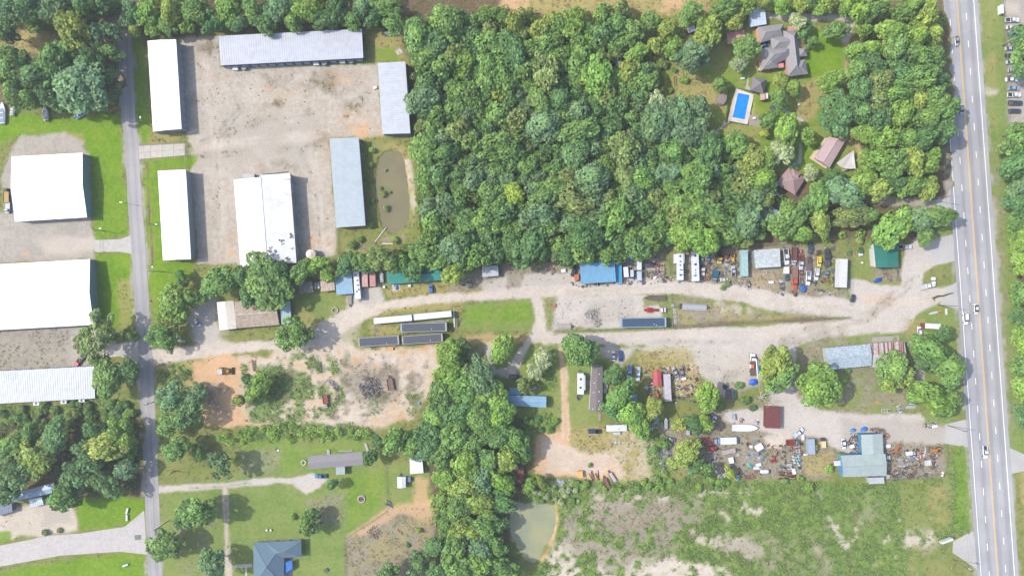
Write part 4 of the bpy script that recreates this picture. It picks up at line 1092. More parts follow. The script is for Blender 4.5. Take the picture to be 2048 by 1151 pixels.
hip_house('pool_house', 'grey pyramid-roofed pool house at the upper right corner of the swimming pool', [([(1505, 153.5), (1534, 158.5), (1527, 188), (1501, 181)], 0, 2.4, .98, 0)], 2.8, (136, 132, 134), (150, 140, 130))
building('shed', 'little brown shed with a white right half below the pool house', 'shed', [(1520, 188), (1536, 186), (1536.5, 198), (1521, 201)], 2.3, 'gable', 1, .6, (196, 168, 146), (150, 130, 110), mat='shingle', ribs=0)
b = MB(); b.loft([(-2.9, .7, .0, .6), (-2.3, 1.6, .0, 1.5), (0, 2.1, .0, 2.1), (2.0, 1.7, .0, 1.8), (3.0, .7, .0, .8)], .35)
o = solo('garden_hut', 'oval grey-brown thatched hut left of the swimming pool', 'hut', b, 'wood', col(160, 146, 142), W(1444, 197, 1.5) * 1, math.radians(72)); o.location.z = 0
hip_house('cottage', 'rose brown metal-roofed cottage with cream deck in the garden', [([(1657, 274), (1692, 279.5), (1659, 335.5), (1629, 316)], 1, .9, .05, 0)], 3.0, (202, 178, 178), (226, 200, 170),
    [('deck', [(1650, 276), (1656, 275), (1628, 316), (1656, 334), (1652, 337.5), (1619, 316)], 0, .45, 'wood', (236, 218, 188))])
P0 = W(1690, 320, 0)
t = thing('garden_canopy', 'fan-shaped white and grey canopy roof right of the rose brown cottage', 'canopy', P0)
apx = W(1707, 300, 3.4) - P0
rim = [W(x, y, 2.5) - P0 for x, y in ((1673, 326), (1680, 333), (1688, 337), (1700, 337.5), (1711.5, 337))]
for i in range(4):
    b = MB(); b.slab([tuple(apx), tuple(rim[i]), tuple(rim[i + 1])], .1)
    part(t, 'roof_panel', b, 'roof', col(*[(214, 206, 200), (200, 194, 190), (226, 222, 220), (240, 238, 238)][i]))  # the canopy's shading is put into the panel colours, grey left to white right
for p in rim[::2] + [apx]:
    b = MB(); b.box(p.x, p.y, 0, p.z - .1, .15, .15); part(t, 'post', b, 'wood', col(150, 130, 110))
hip_house('cottage', 'dusty brown hip-roofed cottage shaded by trees in the garden', [([(1577, 336), (1611.5, 355.5), (1590, 390), (1550.5, 366)], 0, 2.0, .7, 0), ([(1585, 337), (1602, 346), (1596, 366), (1578, 356)], 0, 1.4, .3, .3)], 3.0, (176, 150, 148), (150, 120, 105))
building('shed', 'tilted pale blue metal shed between forest and brown cottage', 'shed', [(1524, 401), (1557, 421), (1547, 452), (1524, 436)], 2.8, 'gable', 0, .5, (170, 190, 220), (150, 160, 170), ribs=.9)
hip_house('blue_house', 'blue-grey hip-roofed house cut by the bottom edge of the photo', [([(507, 1084), (568, 1082), (568, 1170), (507, 1172)], 1, 3.0, .95, 0), ([(530, 1083), (602, 1080), (603, 1113), (532, 1116)], 0, 2.4, .95, .02)], 3.2, (112, 136, 152), (190, 190, 185))
pad('patio', [(560, 1113), (586, 1112), (588, 1180), (560, 1180)], M['concrete'], col(190, 184, 178), .02)
P0 = W(575, 1132)
t = thing('sun_sail', 'bright blue sun sail over the patio of the blue-grey house', 'canopy', P0)
pts = [W(x, y, z) - P0 for x, y, z in ((574, 1122, 2.6), (584, 1119, 2.4), (585, 1136, 2.5), (566, 1148, 2.4), (564, 1132, 2.2))]
b = MB(); b.slab([tuple(p) for p in (pts[0], pts[1], pts[2])], .03); b.slab([tuple(p) for p in (pts[0], pts[2], pts[3])], .03); b.slab([tuple(p) for p in (pts[0], pts[3], pts[4])], .03)
part(t, 'cloth', b, 'cloth', col(40, 120, 205))
for p in pts[1:]:
    b = MB(); b.cyl((p.x, p.y, 0), (p.x, p.y, p.z - .04), .05, n=6); part(t, 'post', b, 'metal', col(150, 150, 150))
building('garden_pavilion', 'grey shaded roof at the forest edge below the pool lawn', 'pavilion', [(1394, 236), (1410, 234), (1411, 258), (1399, 260)], 2.4, 'gable', 1, .5, (150, 150, 158), (120, 110, 100), mat='shingle', ribs=0, open_=True)
building('shed', 'rusty brown roof sheet hidden under the lower forest strip', 'shed', [(1012, 938), (1046, 930), (1050, 964), (1014, 968)], 2.0, 'flat', 0, 0, (130, 84, 66), (100, 80, 70), mat='oldroof', ribs=1.0)
building('shed', 'white tin roof showing between crowns in the upper forest', 'shed', [(1222, 115), (1238, 112), (1252, 135), (1243, 148)], 2.6, 'flat', 0, 0, (206, 208, 216), (170, 170, 170), mat='oldroof', ribs=1.0)
building('shed', 'blue-white tin roof beside the round yellow green tree', 'shed', [(1374, 58), (1388, 50), (1392, 62), (1378, 66)], 2.4, 'flat', 0, 0, (206, 212, 232), (150, 150, 160), mat='oldroof', ribs=1.0)
building('storage_container', 'open rusty red steel container beside the pale sand patch', 'container', [(1531, 812), (1561, 812), (1561, 856.5), (1530, 855)], 2.8, 'flat', 0, 0, (126, 70, 68), (110, 70, 64), mat='oldroof', ribs=.7)

# swimming pool sunk into its deck
dk = thing('swimming_pool', 'blue rectangular swimming pool with pale deck in the garden', 'pool', W(1482, 212))
P0 = dk.location
deck = [(1473, 177), (1508, 189.5), (1495, 249), (1457, 241.5)]
def ringpart(name, outer, inner, z0, z1, mat, c):
    m = MB()
    o_, i_ = [W(*p) - P0 for p in outer], [W(*p) - P0 for p in inner]
    n = len(o_)
    P = [(p.x, p.y, z) for z in (z0, z1) for p in o_ + i_]
    F = []
    for i in range(n):
        j = (i + 1) % n
        F += [(2 * n + i, 2 * n + j, 3 * n + j, 3 * n + i), (i, j, 2 * n + j, 2 * n + i), (n + j, n + i, 3 * n + i, 3 * n + j)]
    m.add(P, F)
    return part(dk, name, m, mat, c)
cop = grow(POOL, 3.6)
ringpart('deck', deck, cop, -2.2, .05, 'concrete', col(236, 222, 212))
ringpart('coping', cop, POOL, -2.2, .08, 'concrete', col(238, 236, 232))
m = MB(); q = [W(*p) - P0 for p in grow(POOL, 1)]
m.add([(p.x, p.y, -1.3) for p in q], [(0, 1, 2, 3)][:1])
me = m.mesh('pool_floor', 'plastic')
put('pool_floor', me, dk, col(60, 170, 250, 1.2))
m = MB(); m.add([(p.x, p.y, -.12) for p in q], [(3, 2, 1, 0)])
put('pool_water', fixn(m.mesh('pool_water', water_mat('pool_water', col(20, 140, 250), col(36, 160, 255), .05, .3))), dk)
m = MB()
for x, y in ((1466, 231), (1468, 228), (1470, 232)): 
    w = W(x, y) - P0; m.cyl((w.x, w.y, -.3), (w.x, w.y, .9), .04, n=6)
part(dk, 'ladder_rail', m, 'metal', col(200, 205, 210))
pad('wood_deck', [(1499, 229), (1517, 232), (1519, 254), (1497, 250)], M['wood'], col(176, 166, 158), .03)
pad('garden_path', [(1457, 242), (1460, 244), (1430, 268), (1410, 270), (1408, 265), (1426, 264)], M['concrete'], col(186, 184, 182), .02)
pad('garden_path', [(1540, 212), (1560, 214), (1609, 240), (1605, 245), (1558, 218), (1538, 216)], M['concrete'], col(190, 196, 194), .02)
pad('garden_path', [(1598, 286), (1604, 286), (1604, 320), (1601, 330), (1594, 326), (1598, 310)], M['concrete'], col(176, 178, 176), .02)
pad('garden_path', [(1493, 168), (1496, 150), (1498, 150), (1496, 170), (1504, 182), (1490, 178)], M['concrete'], col(196, 192, 182), .02)
pad('slab_foundation', [(1743, 674), (1798, 671), (1798, 681), (1744, 684)], M['concrete'], col(178, 172, 164), .02)
pad('slab_foundation', [(1830, 694), (1846, 692), (1850, 765), (1832, 760)], M['concrete'], col(186, 180, 170), .02)
pad('patio', [(784, 569), (800, 568), (801, 580), (785, 582)], M['concrete'], col(218, 214, 208), .02)
pad('walkway', [(470, 1128), (504, 1126), (504, 1132), (494, 1134), (494, 1160), (490, 1160), (490, 1134), (470, 1134)], M['concrete'], col(206, 202, 198), .02)

# ------------------------------------------------------------------ trees
def crown_mesh(seed, nl, nleaf, leaf, zs=.8, spread=.62, lr=(.26, .44), spiky=0.0):
    r = np.random.default_rng(seed)
    cs, rs = [(0, 0, zs * .35)], [.5]
    for i in range(nl):
        a = r.uniform(0, 2 * PI); el = math.asin(r.uniform(-.25, 1))
        k = spread * r.uniform(.55, 1.15)
        cs.append((math.cos(a) * math.cos(el) * k, math.sin(a) * math.cos(el) * k, (math.sin(el) * .75 + .25) * zs * r.uniform(.7, 1.1)))
        rs.append(r.uniform(*lr) * (1 - .3 * max(0, math.hypot(cs[-1][0], cs[-1][1]) - .6)))
    cs = np.array(cs); rs = np.array(rs)
    w = rs ** 2; w /= w.sum()
    li = r.choice(len(rs), nleaf, p=w)
    dz = r.uniform(-.45, 1, nleaf); da = r.uniform(0, 2 * PI, nleaf)
    q = np.sqrt(1 - dz ** 2)
    d = np.stack([np.cos(da) * q, np.sin(da) * q, dz], 1)
    rad = rs[li] * r.uniform(.8, 1.12, nleaf)
    if spiky: rad = rs[li] * r.uniform(.2, 1.25, nleaf)
    pos = cs[li] + d * rad[:, None] * np.array([1, 1, .85])
    dist = np.linalg.norm(pos[:, None, :] - cs[None], axis=2) / rs[None]
    dist[np.arange(nleaf), li] = 9
    keep = (dist.min(1) > .72)
    pos, d, li = pos[keep], d[keep], li[keep]
    n = len(pos)
    nr = d * .8 + r.normal(0, .58, (n, 3)) + np.array([0, 0, .35])
    nr /= np.linalg.norm(nr, axis=1)[:, None]
    tx = np.cross(nr, r.normal(0, 1, (n, 3))); tx /= np.linalg.norm(tx, axis=1)[:, None]
    ty = np.cross(nr, tx)
    s1 = leaf * r.uniform(.65, 1.35, n)[:, None]; s2 = s1 * r.uniform(.55, 1.0, n)[:, None]
    V = np.stack([pos - tx * s1, pos - ty * s2 + nr * s1 * .12, pos + tx * s1, pos + ty * s2 + nr * s1 * .12], 1).reshape(-1, 3)
    lt = r.uniform(0, 1, len(rs))
    tint = np.clip(.5 + (lt[li] - .5) * .55 + r.normal(0, .17, n), 0, 1)
    warm = np.clip((r.random(len(rs)) > .72)[li] * .8 + r.normal(0, .2, n), 0, 1)
    return V, tint, warm
def crown_to_mesh(name, V, tint, warm, mat='leaf'):
    n = len(V) // 4
    me = bpy.data.meshes.new(name)
    me.vertices.add(n * 4); me.loops.add(n * 4); me.polygons.add(n)
    me.vertices.foreach_set('co', V.astype(np.float32).ravel())
    me.loops.foreach_set('vertex_index', np.arange(n * 4, dtype=np.int32))
    me.polygons.foreach_set('loop_start', np.arange(0, n * 4, 4, dtype=np.int32))
    me.update(calc_edges=True)
    for nm, a in (('tint', tint), ('warm', warm)):
        at = me.attributes.new(nm, 'FLOAT', 'FACE'); at.data.foreach_set('value', a.astype(np.float32))
    me.materials.append(M[mat])
    return me
CROWNS = {'b': [crown_to_mesh('crown', *crown_mesh(100 + i, 36 + 4 * (i % 4), 4400, .072, .8 + .1 * (i % 3), .62 + .1 * (i % 3), (.13, .36))) for i in range(7)],
          'o': [crown_to_mesh('crown', *crown_mesh(200 + i, 15, 3000, .085, .75, .68, (.22, .42))) for i in range(3)],
          's': [crown_to_mesh('crown', *crown_mesh(300 + i, 30, 1700, .075, .7, .78, (.12, .26))) for i in range(3)],
          'p': [crown_to_mesh('crown', *crown_mesh(400 + i, 26, 2600, .06, 1.0, .72, (.16, .3), 1.0)) for i in range(3)],
          'u': [crown_to_mesh('crown', *crown_mesh(500 + i, 9, 1100, .12, .7, .5, (.3, .5))) for i in range(4)]}
def trunk_mesh(seed):
    r = random.Random(seed); b = MB()
    b.cyl((0, 0, 0), (0, 0, .55), .05, .036, 7, False)
    b.cyl((0, 0, .55), (r.uniform(-.04, .04), r.uniform(-.04, .04), .85), .036, .015, 6, False)
    for i in range(5):
        a = i * 2 * PI / 5 + r.uniform(-.3, .3); z = r.uniform(.38, .6)
        b.cyl((0, 0, z), (math.cos(a) * .26, math.sin(a) * .26, z + r.uniform(.12, .28)), .022, .008, 5, False)
    return b.mesh('trunk', 'bark')
TRUNKS = [trunk_mesh(i) for i in range(4)]
LK = 2.1
LEAFC = {'g': (102, 135, 71), 'd': (87, 121, 71), 'y': (130, 149, 72), 'l': (116, 148, 68), 'b': (100, 130, 90), 'w': (146, 160, 120), 'o': (116, 135, 77), 'Y': (146, 165, 68)}
LEAFN = {'g': 'mid green', 'd': 'dark green', 'y': 'yellow green', 'l': 'bright green', 'b': 'grey green', 'w': 'pale silvery', 'o': 'olive green', 'Y': 'vivid yellow'}
TREES = []     # (px, py, r px, colour, shape, kind)
def T(s, shape='b', kind='broadleaf_tree'):
    for q in s.split():
        a = q.split(',')
        TREES.append((float(a[0]), float(a[1]), float(a[2]), a[3], a[4] if len(a) > 4 else shape, kind, False))
# top left woods
T('18,18,30,b 62,14,30,d 112,12,32,b 165,12,26,d 205,8,22,d 228,14,14,g,s 130,32,18,y 152,62,32,y 72,55,17,l 18,66,22,d 30,128,34,g 72,150,34,d 150,88,28,g 112,132,36,g 165,172,48,b 98,192,26,d 30,186,28,g 120,206,20,g 186,124,26,d 196,70,24,b,s 212,150,22,d 60,196,22,g 4,150,22,g 205,196,18,d')
# both sides of the upper side road
T('262,16,20,b,s 252,44,17,b,s 276,30,22,d 296,24,24,l 268,62,14,y 306,58,18,l 345,20,26,y 338,54,20,g 372,52,18,l 398,24,28,g 428,48,20,d 455,18,26,l 474,46,22,d 505,22,26,g 532,50,20,d 556,20,26,b 588,42,20,g 615,18,26,l 648,40,22,d 676,16,24,d 700,38,20,g 722,14,22,b 748,36,20,d 770,14,22,g 788,48,20,g')
# lower left woods
T('74,916,38,y 32,952,34,d 112,872,34,d 155,952,34,d 216,892,32,y 246,868,28,l 252,938,24,b 128,992,28,g 214,968,28,d 180,910,30,d 28,890,28,g 62,862,20,g 8,990,26,d 190,862,22,d 150,1000,14,g 262,905,16,g')
# side road, lower half
T('190,676,40,o,s 164,684,20,o,s 262,668,15,g 222,672,13,g,s 214,756,38,g 256,742,26,d 322,668,28,g,s 345,654,18,o,s 338,690,14,g,s 352,606,32,l 330,628,18,l 384,596,22,g 365,560,12,g 360,548,10,g 344,790,30,b,s 392,786,22,b 372,832,30,d,s 338,850,24,g 440,928,27,b,s 352,896,24,g 400,905,16,g 395,1022,34,g 330,1086,32,g 424,1126,28,b 365,1042,18,d 320,1110,16,g,s 520,770,22,l 508,792,16,g 500,760,14,d 478,800,14,y')
# tree line along the back of the yards
T('437,564,36,g 530,562,46,g 482,552,22,d 498,586,20,d 556,538,22,d 602,544,22,g 634,530,20,l 656,548,18,l 690,528,20,d 716,520,20,g 738,530,18,d 766,520,26,o 806,526,19,g 828,537,23,d 852,512,24,g 838,500,20,d 884,520,22,g 905,548,20,y 920,530,18,g 590,660,34,g,s 576,682,22,g,s')
# lower centre singles
T('1003,696,28,l 962,756,34,b 978,788,34,l 952,800,28,g 1160,704,34,g 1140,690,18,d,s 1086,716,22,w 1070,740,18,w 1046,770,17,o 1228,750,22,d 1243,790,27,g 1262,826,28,l 1302,816,22,y 1230,820,22,d 1280,850,22,l 1416,790,26,l 1548,728,34,y 1562,752,28,g 1540,760,18,o 1636,768,38,l 1782,736,34,g 1808,752,22,y,s 1775,758,22,y 1862,700,34,g 1898,728,30,g 1850,724,22,d 1862,792,34,l 1888,806,28,g 1906,748,24,g 1886,668,17,d 1840,790,20,d 1360,846,17,y 1388,848,20,d 1410,846,18,l 1368,906,27,y 1460,945,11,Y 1412,938,18,g 1390,930,16,d')
# right-hand house lots
T('1672,62,20,g 1730,56,17,l 1595,44,18,w 1608,60,14,d 1624,84,11,g 1662,164,23,l 1668,226,40,d 1588,176,16,l 1562,162,18,y 1558,198,22,g 1538,238,20,g 1572,262,26,l 1612,272,18,l 1530,268,8,Y 1560,304,26,w 1622,346,17,w 1412,72,33,y 1386,112,34,b 1492,94,26,g 1478,128,14,w 1441,168,15,g 1290,160,26,g 1236,50,20,g 1380,28,24,g 1395,216,26,b 1420,300,26,d 1362,225,30,b 1320,210,22,w 1470,290,24,g 1500,320,26,y 1520,355,28,l 1345,300,28,g 1535,318,20,l')
T('1575,436,32,g 1610,418,26,g 1636,398,24,g 1690,388,34,b 1726,362,26,l 1748,378,26,y 1786,456,38,l 1760,470,20,g 1838,438,28,b 1868,432,24,g 1896,430,15,g,p 1848,470,20,g 1640,446,26,y 1600,466,22,l 1702,430,26,o 1735,430,20,g 1665,352,16,d')
T('1712,104,20,l 1740,100,22,l 1712,140,22,g 1745,128,26,d 1780,60,26,l 1815,20,28,g 1850,30,28,y 1790,100,26,g 1826,72,26,l 1862,70,22,y 1830,112,28,g 1868,112,22,g 1760,158,26,o 1798,146,26,d 1838,158,28,g 1872,160,22,d 1722,180,24,d 1752,196,26,o 1790,186,24,g 1830,200,26,y 1870,196,26,g 1720,222,24,d 1758,236,28,d 1800,232,28,l 1842,238,30,g 1884,222,28,g 1730,270,22,l 1768,278,26,l 1806,278,26,g 1846,280,26,d 1882,262,24,d 1752,318,26,l 1790,326,28,g 1826,318,26,y 1858,322,24,l 1785,368,24,d 1822,370,26,l 1856,376,20,y 1752,20,22,g 1720,24,18,l 1690,14,16,l 1640,14,18,l 1600,10,18,y 1560,12,16,l 1470,40,22,y 1450,20,22,g 1430,40,16,l')
# right edge
T('2034,284,28,g 2030,330,26,d 2040,372,26,b 2030,408,22,d 2044,440,26,g 2038,486,24,l 2046,530,24,l 2044,584,24,g 2040,630,22,d 2046,680,24,l 2042,730,22,g 2048,780,24,l 2046,830,20,d 2040,74,22,d 2046,104,24,g 2047,140,22,d 2040,262,22,g 2010,300,14,o')
# lower centre strip of woods
T('896,706,28,l 922,692,18,d 900,748,30,l 884,792,30,g 930,776,28,g 918,824,32,d 876,836,28,g 960,836,30,g 1000,826,26,l 862,872,30,d 908,870,30,g 946,880,30,g 990,868,28,d 1030,880,26,g 790,880,26,g 822,890,24,g 756,884,16,d 846,906,22,b 884,910,28,g 930,922,30,l 972,918,28,g 1016,916,26,y 1046,910,18,g 890,954,26,l 926,966,26,y 962,956,28,b 1004,960,24,l 884,998,20,l 916,1012,26,g 958,1002,28,y 1000,1002,24,d 888,1046,22,g 926,1056,26,y 966,1048,28,g 1002,1046,18,d 874,1092,22,d 910,1096,28,g 956,1092,28,b 992,1090,22,g 880,1140,24,d 920,1136,28,g 962,1134,28,l 1002,1132,26,g 1030,1142,16,l 840,1120,22,d 780,1146,22,g 828,1150,18,b 740,912,17,d 664,968,11,d 622,1030,18,d,s 612,1050,20,g,s 628,1056,14,d,s')
T('1058,968,13,l 1082,962,12,y 1500,1000,1,l' .rsplit(' ', 1)[0])
# the big wood: filled with crowns of its own sizes
FOREST = [(836, 60), (1000, 22), (1070, 60), (1180, 52), (1230, 80), (1290, 120), (1300, 200), (1395, 262), (1500, 300), (1545, 350), (1530, 420), (1520, 470), (1490, 484), (1340, 486), (1240, 512), (1100, 514), (960, 520), (900, 530), (850, 480), (842, 420), (846, 300), (836, 180)]
def pin(poly, x, y):
    c = False; n = len(poly)
    for i in range(n):
        ax, ay = poly[i]; bx, by = poly[(i + 1) % n]
        if (ay > y) != (by > y) and x < (bx - ax) * (y - ay) / (by - ay) + ax: c = not c
    return c
T('222,64,20,b 223,108,20,g 226,190,17,d 1262,58,22,g 1300,42,20,g 1334,58,20,y 1346,96,22,l 1312,92,20,y 1272,108,22,l 1252,84,18,g 1290,140,20,d 1268,168,18,g 1494,10,18,l 1528,4,16,y 1574,6,17,l 1615,2,18,g 1655,4,18,y 1700,4,18,l 1736,2,18,g 1120,48,18,g 1150,30,20,l 1205,28,20,g 1240,18,18,o 1100,40,17,y')
T('1025,388,26,Y 1400,474,34,l 1365,470,32,l')
fr = random.Random(11)
tries = 0; nf_ = 0
while tries < 9000:
    tries += 1
    x, y = fr.uniform(820, 1550), fr.uniform(20, 530)
    if not pin(FOREST, x, y): continue
    r_ = fr.choice([16, 18, 20, 23, 25, 28, 32, 35]) if tries < 3000 else fr.choice([14, 16, 18])
    if any((x - t[0]) ** 2 + (y - t[1]) ** 2 < ((r_ + t[2]) * .56) ** 2 for t in TREES): continue
    if 930 < x < 970 and 360 < y < 440: continue
    if 1215 < x < 1255 and 105 < y < 155: continue
    pal = 'gggggdddbbbdo' if y > 190 else 'gggglyddgo'  # darker, cooler leaf colours paint in the shading over the middle of the wood
    TREES.append((x, y, r_, fr.choice(pal), fr.choice('bbbbbos'), 'broadleaf_tree', True)); nf_ += 1
# hide-and-seek with roofs is left to the photograph: crowns keep their traced places
BUSHES = []
def Bsh(s):
    for q in s.split():
        a = q.split(','); BUSHES.append((float(a[0]), float(a[1]), float(a[2]), a[3]))
Bsh('766,388,8,y 762,376,4,o 772,416,8,o 780,384,4,o 771,340,4,o 744,300,8,l 742,330,7,o 740,360,7,o 745,400,7,g 742,450,9,l 705,490,10,g 720,478,8,g 790,480,9,l 1695,740,8,g 1630,895,9,l 1682,914,10,l 1660,936,11,l 1600,956,9,l 1620,974,11,l 1570,962,8,g 1845,962,5,l 838,1060,7,l 815,1090,6,g 1330,886,14,g 1310,900,10,d 1345,935,8,l 585,1034,8,l 1525,270,5,Y 1615,95,7,o 1370,160,10,l 1340,180,8,l 1320,190,9,y 1690,335,8,w 1640,295,6,g 1664,305,5,l 1268,185,12,l 1380,1010,5,g 1480,770,10,g 1440,812,10,g 1490,800,12,g 1505,815,9,d 1640,740,4,g 118,1060,6,o 90,1065,8,o 1180,930,6,g 1455,566,8,o 1446,575,7,o 1700,505,7,d 1720,500,8,d 1720,480,10,o 1740,490,9,g 1750,470,9,o')
for k in range(40):
    x = fr.uniform(0, 272); y = fr.uniform(808, 846)
    BUSHES.append((x, y, fr.uniform(7, 13), fr.choice('lgdgo')))
for k in range(34):
    x = fr.uniform(1062, 1175); y = fr.uniform(965, 1003)
    BUSHES.append((x, y, fr.uniform(5, 9), fr.choice('wlgw')))
for k in range(36):
    x = fr.uniform(1180, 1460); y = 972 - abs(x - 1300) * .02 + fr.uniform(-12, 8)
    if x < 1270 and y < 976: continue
    BUSHES.append((x, y, fr.uniform(5, 9), fr.choice('lggl')))
for k in range(26):
    x = fr.uniform(1010, 1118); y = fr.uniform(832, 862)
    BUSHES.append((x, y, fr.uniform(5, 9), fr.choice('lgdg')))

for k in range(30):
    x = fr.uniform(1230, 1375); y = fr.uniform(70, 185)
    if 1305 < x < 1362 and 140 < y < 182: continue
    BUSHES.append((x, y, fr.uniform(7, 12), fr.choice('lyog')))
LAND = [('swimming pool', 1482, 212), ('muddy pond', 788, 385), ('green pond', 1066, 1065), ('large sky blue carport', 1195, 540), ('teal roofed house', 828, 550),
        ('grey shingle house', 1568, 100), ('rose brown cottage', 1660, 305), ('dusty brown cottage', 1582, 362), ('dark green roof', 1772, 510), ('rusty barn', 1780, 705),
        ('blue-green shop', 1728, 930), ('brown mobile home', 1193, 776), ('grey mobile home', 672, 922), ('blue-grey hip house', 550, 1120), ('square white warehouse', 98, 375),
        ('widest white warehouse', 90, 590), ('low pale warehouse', 90, 770), ('blue-roofed house', 62, 985), ('tan panelled house', 512, 628), ('big ridged warehouse', 530, 440),
        ('top storage building', 582, 95), ('grey storage building', 790, 196), ('vivid yellow tree', 1025, 388), ('white forest roof', 1237, 130), ('pale blue barn', 1046, 803),
        ('flat pink roof', 1472, 74), ('white metal garage', 1515, 33), ('orange sand clearing', 1170, 920), ('concrete yard drive', 322, 303), ('white lawn shed', 803, 964),
        ('parked car row', 2025, 130), ('lower side road', 300, 920), ('upper side road', 248, 130), ('yellow loader', 448, 742), ('highway drive mouth', 1900, 590), ('tilted blue shed', 1540, 426)]
ORD = ['nearest', 'second', 'third', 'fourth', 'fifth', 'sixth', 'seventh', 'eighth', 'ninth', 'tenth', 'eleventh', 'twelfth', 'thirteenth', 'fourteenth', 'fifteenth', 'sixteenth', 'seventeenth', 'eighteenth', 'nineteenth', 'twentieth']
DIRS = ['right of', 'above right of', 'above', 'above left of', 'left of', 'below left of', 'below', 'below right of']
def ordinal(n):
    return ORD[n] if n < 20 else ('twenty-', 'thirty-', 'forty-')[(n + 1) // 10 - 2] + ('', 'first', 'second', 'third', 'fourth', 'fifth', 'sixth', 'seventh', 'eighth', 'ninth')[(n + 1) % 10] if (n + 1) % 10 else ('thirtieth', 'fortieth')[(n + 1) // 10 - 3]
def place_names(items, noun):
    """a label that singles out each plant by its look and its rank beside a named landmark"""
    groups = {}
    for i, it in enumerate(items):
        x, y = it[0], it[1]
        best = min(LAND, key=lambda l: math.hypot(x - l[1], y - l[2]))
        a = math.atan2(-(y - best[2]), x - best[1])
        k = int(round(a / (PI / 4))) % 8
        groups.setdefault((best[0], k), []).append((math.hypot(x - best[1], y - best[2]), i))
    out = {}
    for (ln, k), lst in groups.items():
        lst.sort()
        for n, (_, i) in enumerate(lst):
            r, c = items[i][2], items[i][3]
            size = ('small' if r < 16 else 'medium' if r < 25 else 'large') if noun == 'tree' else ('low' if r < 7 else 'bushy')
            rank = 'the' if len(lst) == 1 else ('the %s' % ordinal(n))
            out[i] = '%s %s %s, %s one %s the %s' % (size, LEAFN[c], noun, rank, DIRS[k], ln)
    return out
# the 300 crowns that show largest are things; small garden trees are a kind of their own; the rest of the wood is one canopy
def in_view(t): return -8 < t[0] < 2056 and -8 < t[1] < 1159
big = sorted([t for t in TREES if t[2] >= 17 and in_view(t)], key=lambda t: -(t[2] + (0 if t[6] else 6)))
single = big[:300] + [t for t in TREES if t[2] < 17 and not t[6]]
rest = [t for t in TREES if not any(t is q for q in single)]
names = place_names(single, 'tree')
def tree_size(r, shp, rr):
    Ht = {'p': 14.0}.get(shp, min(15.5, max(3.2, r * S * 1.75 + 3.2))) * rr.uniform(.88, 1.14)
    return Ht * (1.1 if shp == 's' else 1)
def taller(x, y, r): return 4.5 if r > 17 and ((x > 1700 and y < 340) or (x < 240 and y < 240)) else 0
def leaf_colour(c, rr):
    cc = col(*LEAFC[c], 1.0); k = rr.uniform(.88, 1.14)
    j = [rr.uniform(.94, 1.07) for _ in range(3)]
    return (cc[0] * j[0] * k * LK, cc[1] * (j[1] * .4 + .6) * k * LK, cc[2] * j[2] * k * LK, 1)
for i, (x, y, r, c, shp, kind, filler) in enumerate(single):
    R = r * S; rr = random.Random(i)
    Ht = tree_size(r, shp, rr) + taller(x, y, r)
    g = W(x, y, Ht * .6)
    nm = 'pine_tree' if shp == 'p' else 'small_tree' if r < 17 else kind
    t = thing(nm, names[i], 'tree', (g.x, g.y, 0), rr.uniform(0, 2 * PI), 'trees of the woods and gardens')
    e = rr.uniform(.76, 1.3)
    put('crown', rr.choice(CROWNS[shp]), t, leaf_colour(c, rr), (0, 0, Ht * .5), (0, 0, 0), (R * 1.1 * e, R * 1.1 / e, Ht * .4))
    put('trunk', TRUNKS[i % 4], t, None, (0, 0, -.1), None, (max(4, R), max(4, R), Ht * .95))
PROT = [crown_mesh(800 + k, 24, 1500, .115, .8, .6, (.2, .4)) for k in range(5)]
for ci in sorted(set(t[3] for t in rest)):
    Vs, ts, ws = [], [], []
    rr = random.Random(ord(ci))
    for x, y, r, c, shp, kind, filler in rest:
        if c != ci or not (-60 < x < 2110 and -60 < y < 1210): continue
        V, t_, w_ = PROT[rr.randrange(5)]
        R = r * S * 1.1; Ht = tree_size(r, 'b', rr) + taller(x, y, r); g = W(x, y, Ht * .6)
        a = rr.uniform(0, 6.28); cc_, ss_ = math.cos(a), math.sin(a)
        Vs.append(np.stack([(V[:, 0] * cc_ - V[:, 1] * ss_) * R + g.x, (V[:, 0] * ss_ + V[:, 1] * cc_) * R + g.y, V[:, 2] * Ht * .4 + Ht * .5], 1))
        ts.append(np.clip(t_ + rr.uniform(-.15, .15), 0, 1)); ws.append(w_)
    if Vs: put('forest_canopy', crown_to_mesh('forest_canopy', np.concatenate(Vs), np.concatenate(ts), np.concatenate(ws)), None, leaf_colour(ci, random.Random(1)), kind='stuff')
names = place_names(BUSHES, 'bush')
for i, (x, y, r, c) in enumerate(BUSHES):
    R = r * S; Ht = R * 1.3
    g = W(x, y, Ht * .5); rr = random.Random(900 + i)
    z = -.35 if 755 < x < 785 and 330 < y < 425 else 0
    o = put('bush', rr.choice(CROWNS['u']), None, None, (g.x, g.y, z + Ht * .25), (0, 0, rr.uniform(0, 6)), (R, R, Ht * .6))
    k = rr.uniform(.85, 1.15); cc = col(*LEAFC[c]); k *= LK; o.color = (cc[0] * k, cc[1] * k, cc[2] * k, 1)
    tag(o, names[i], 'bush', 'bushes at the edges of the lots')

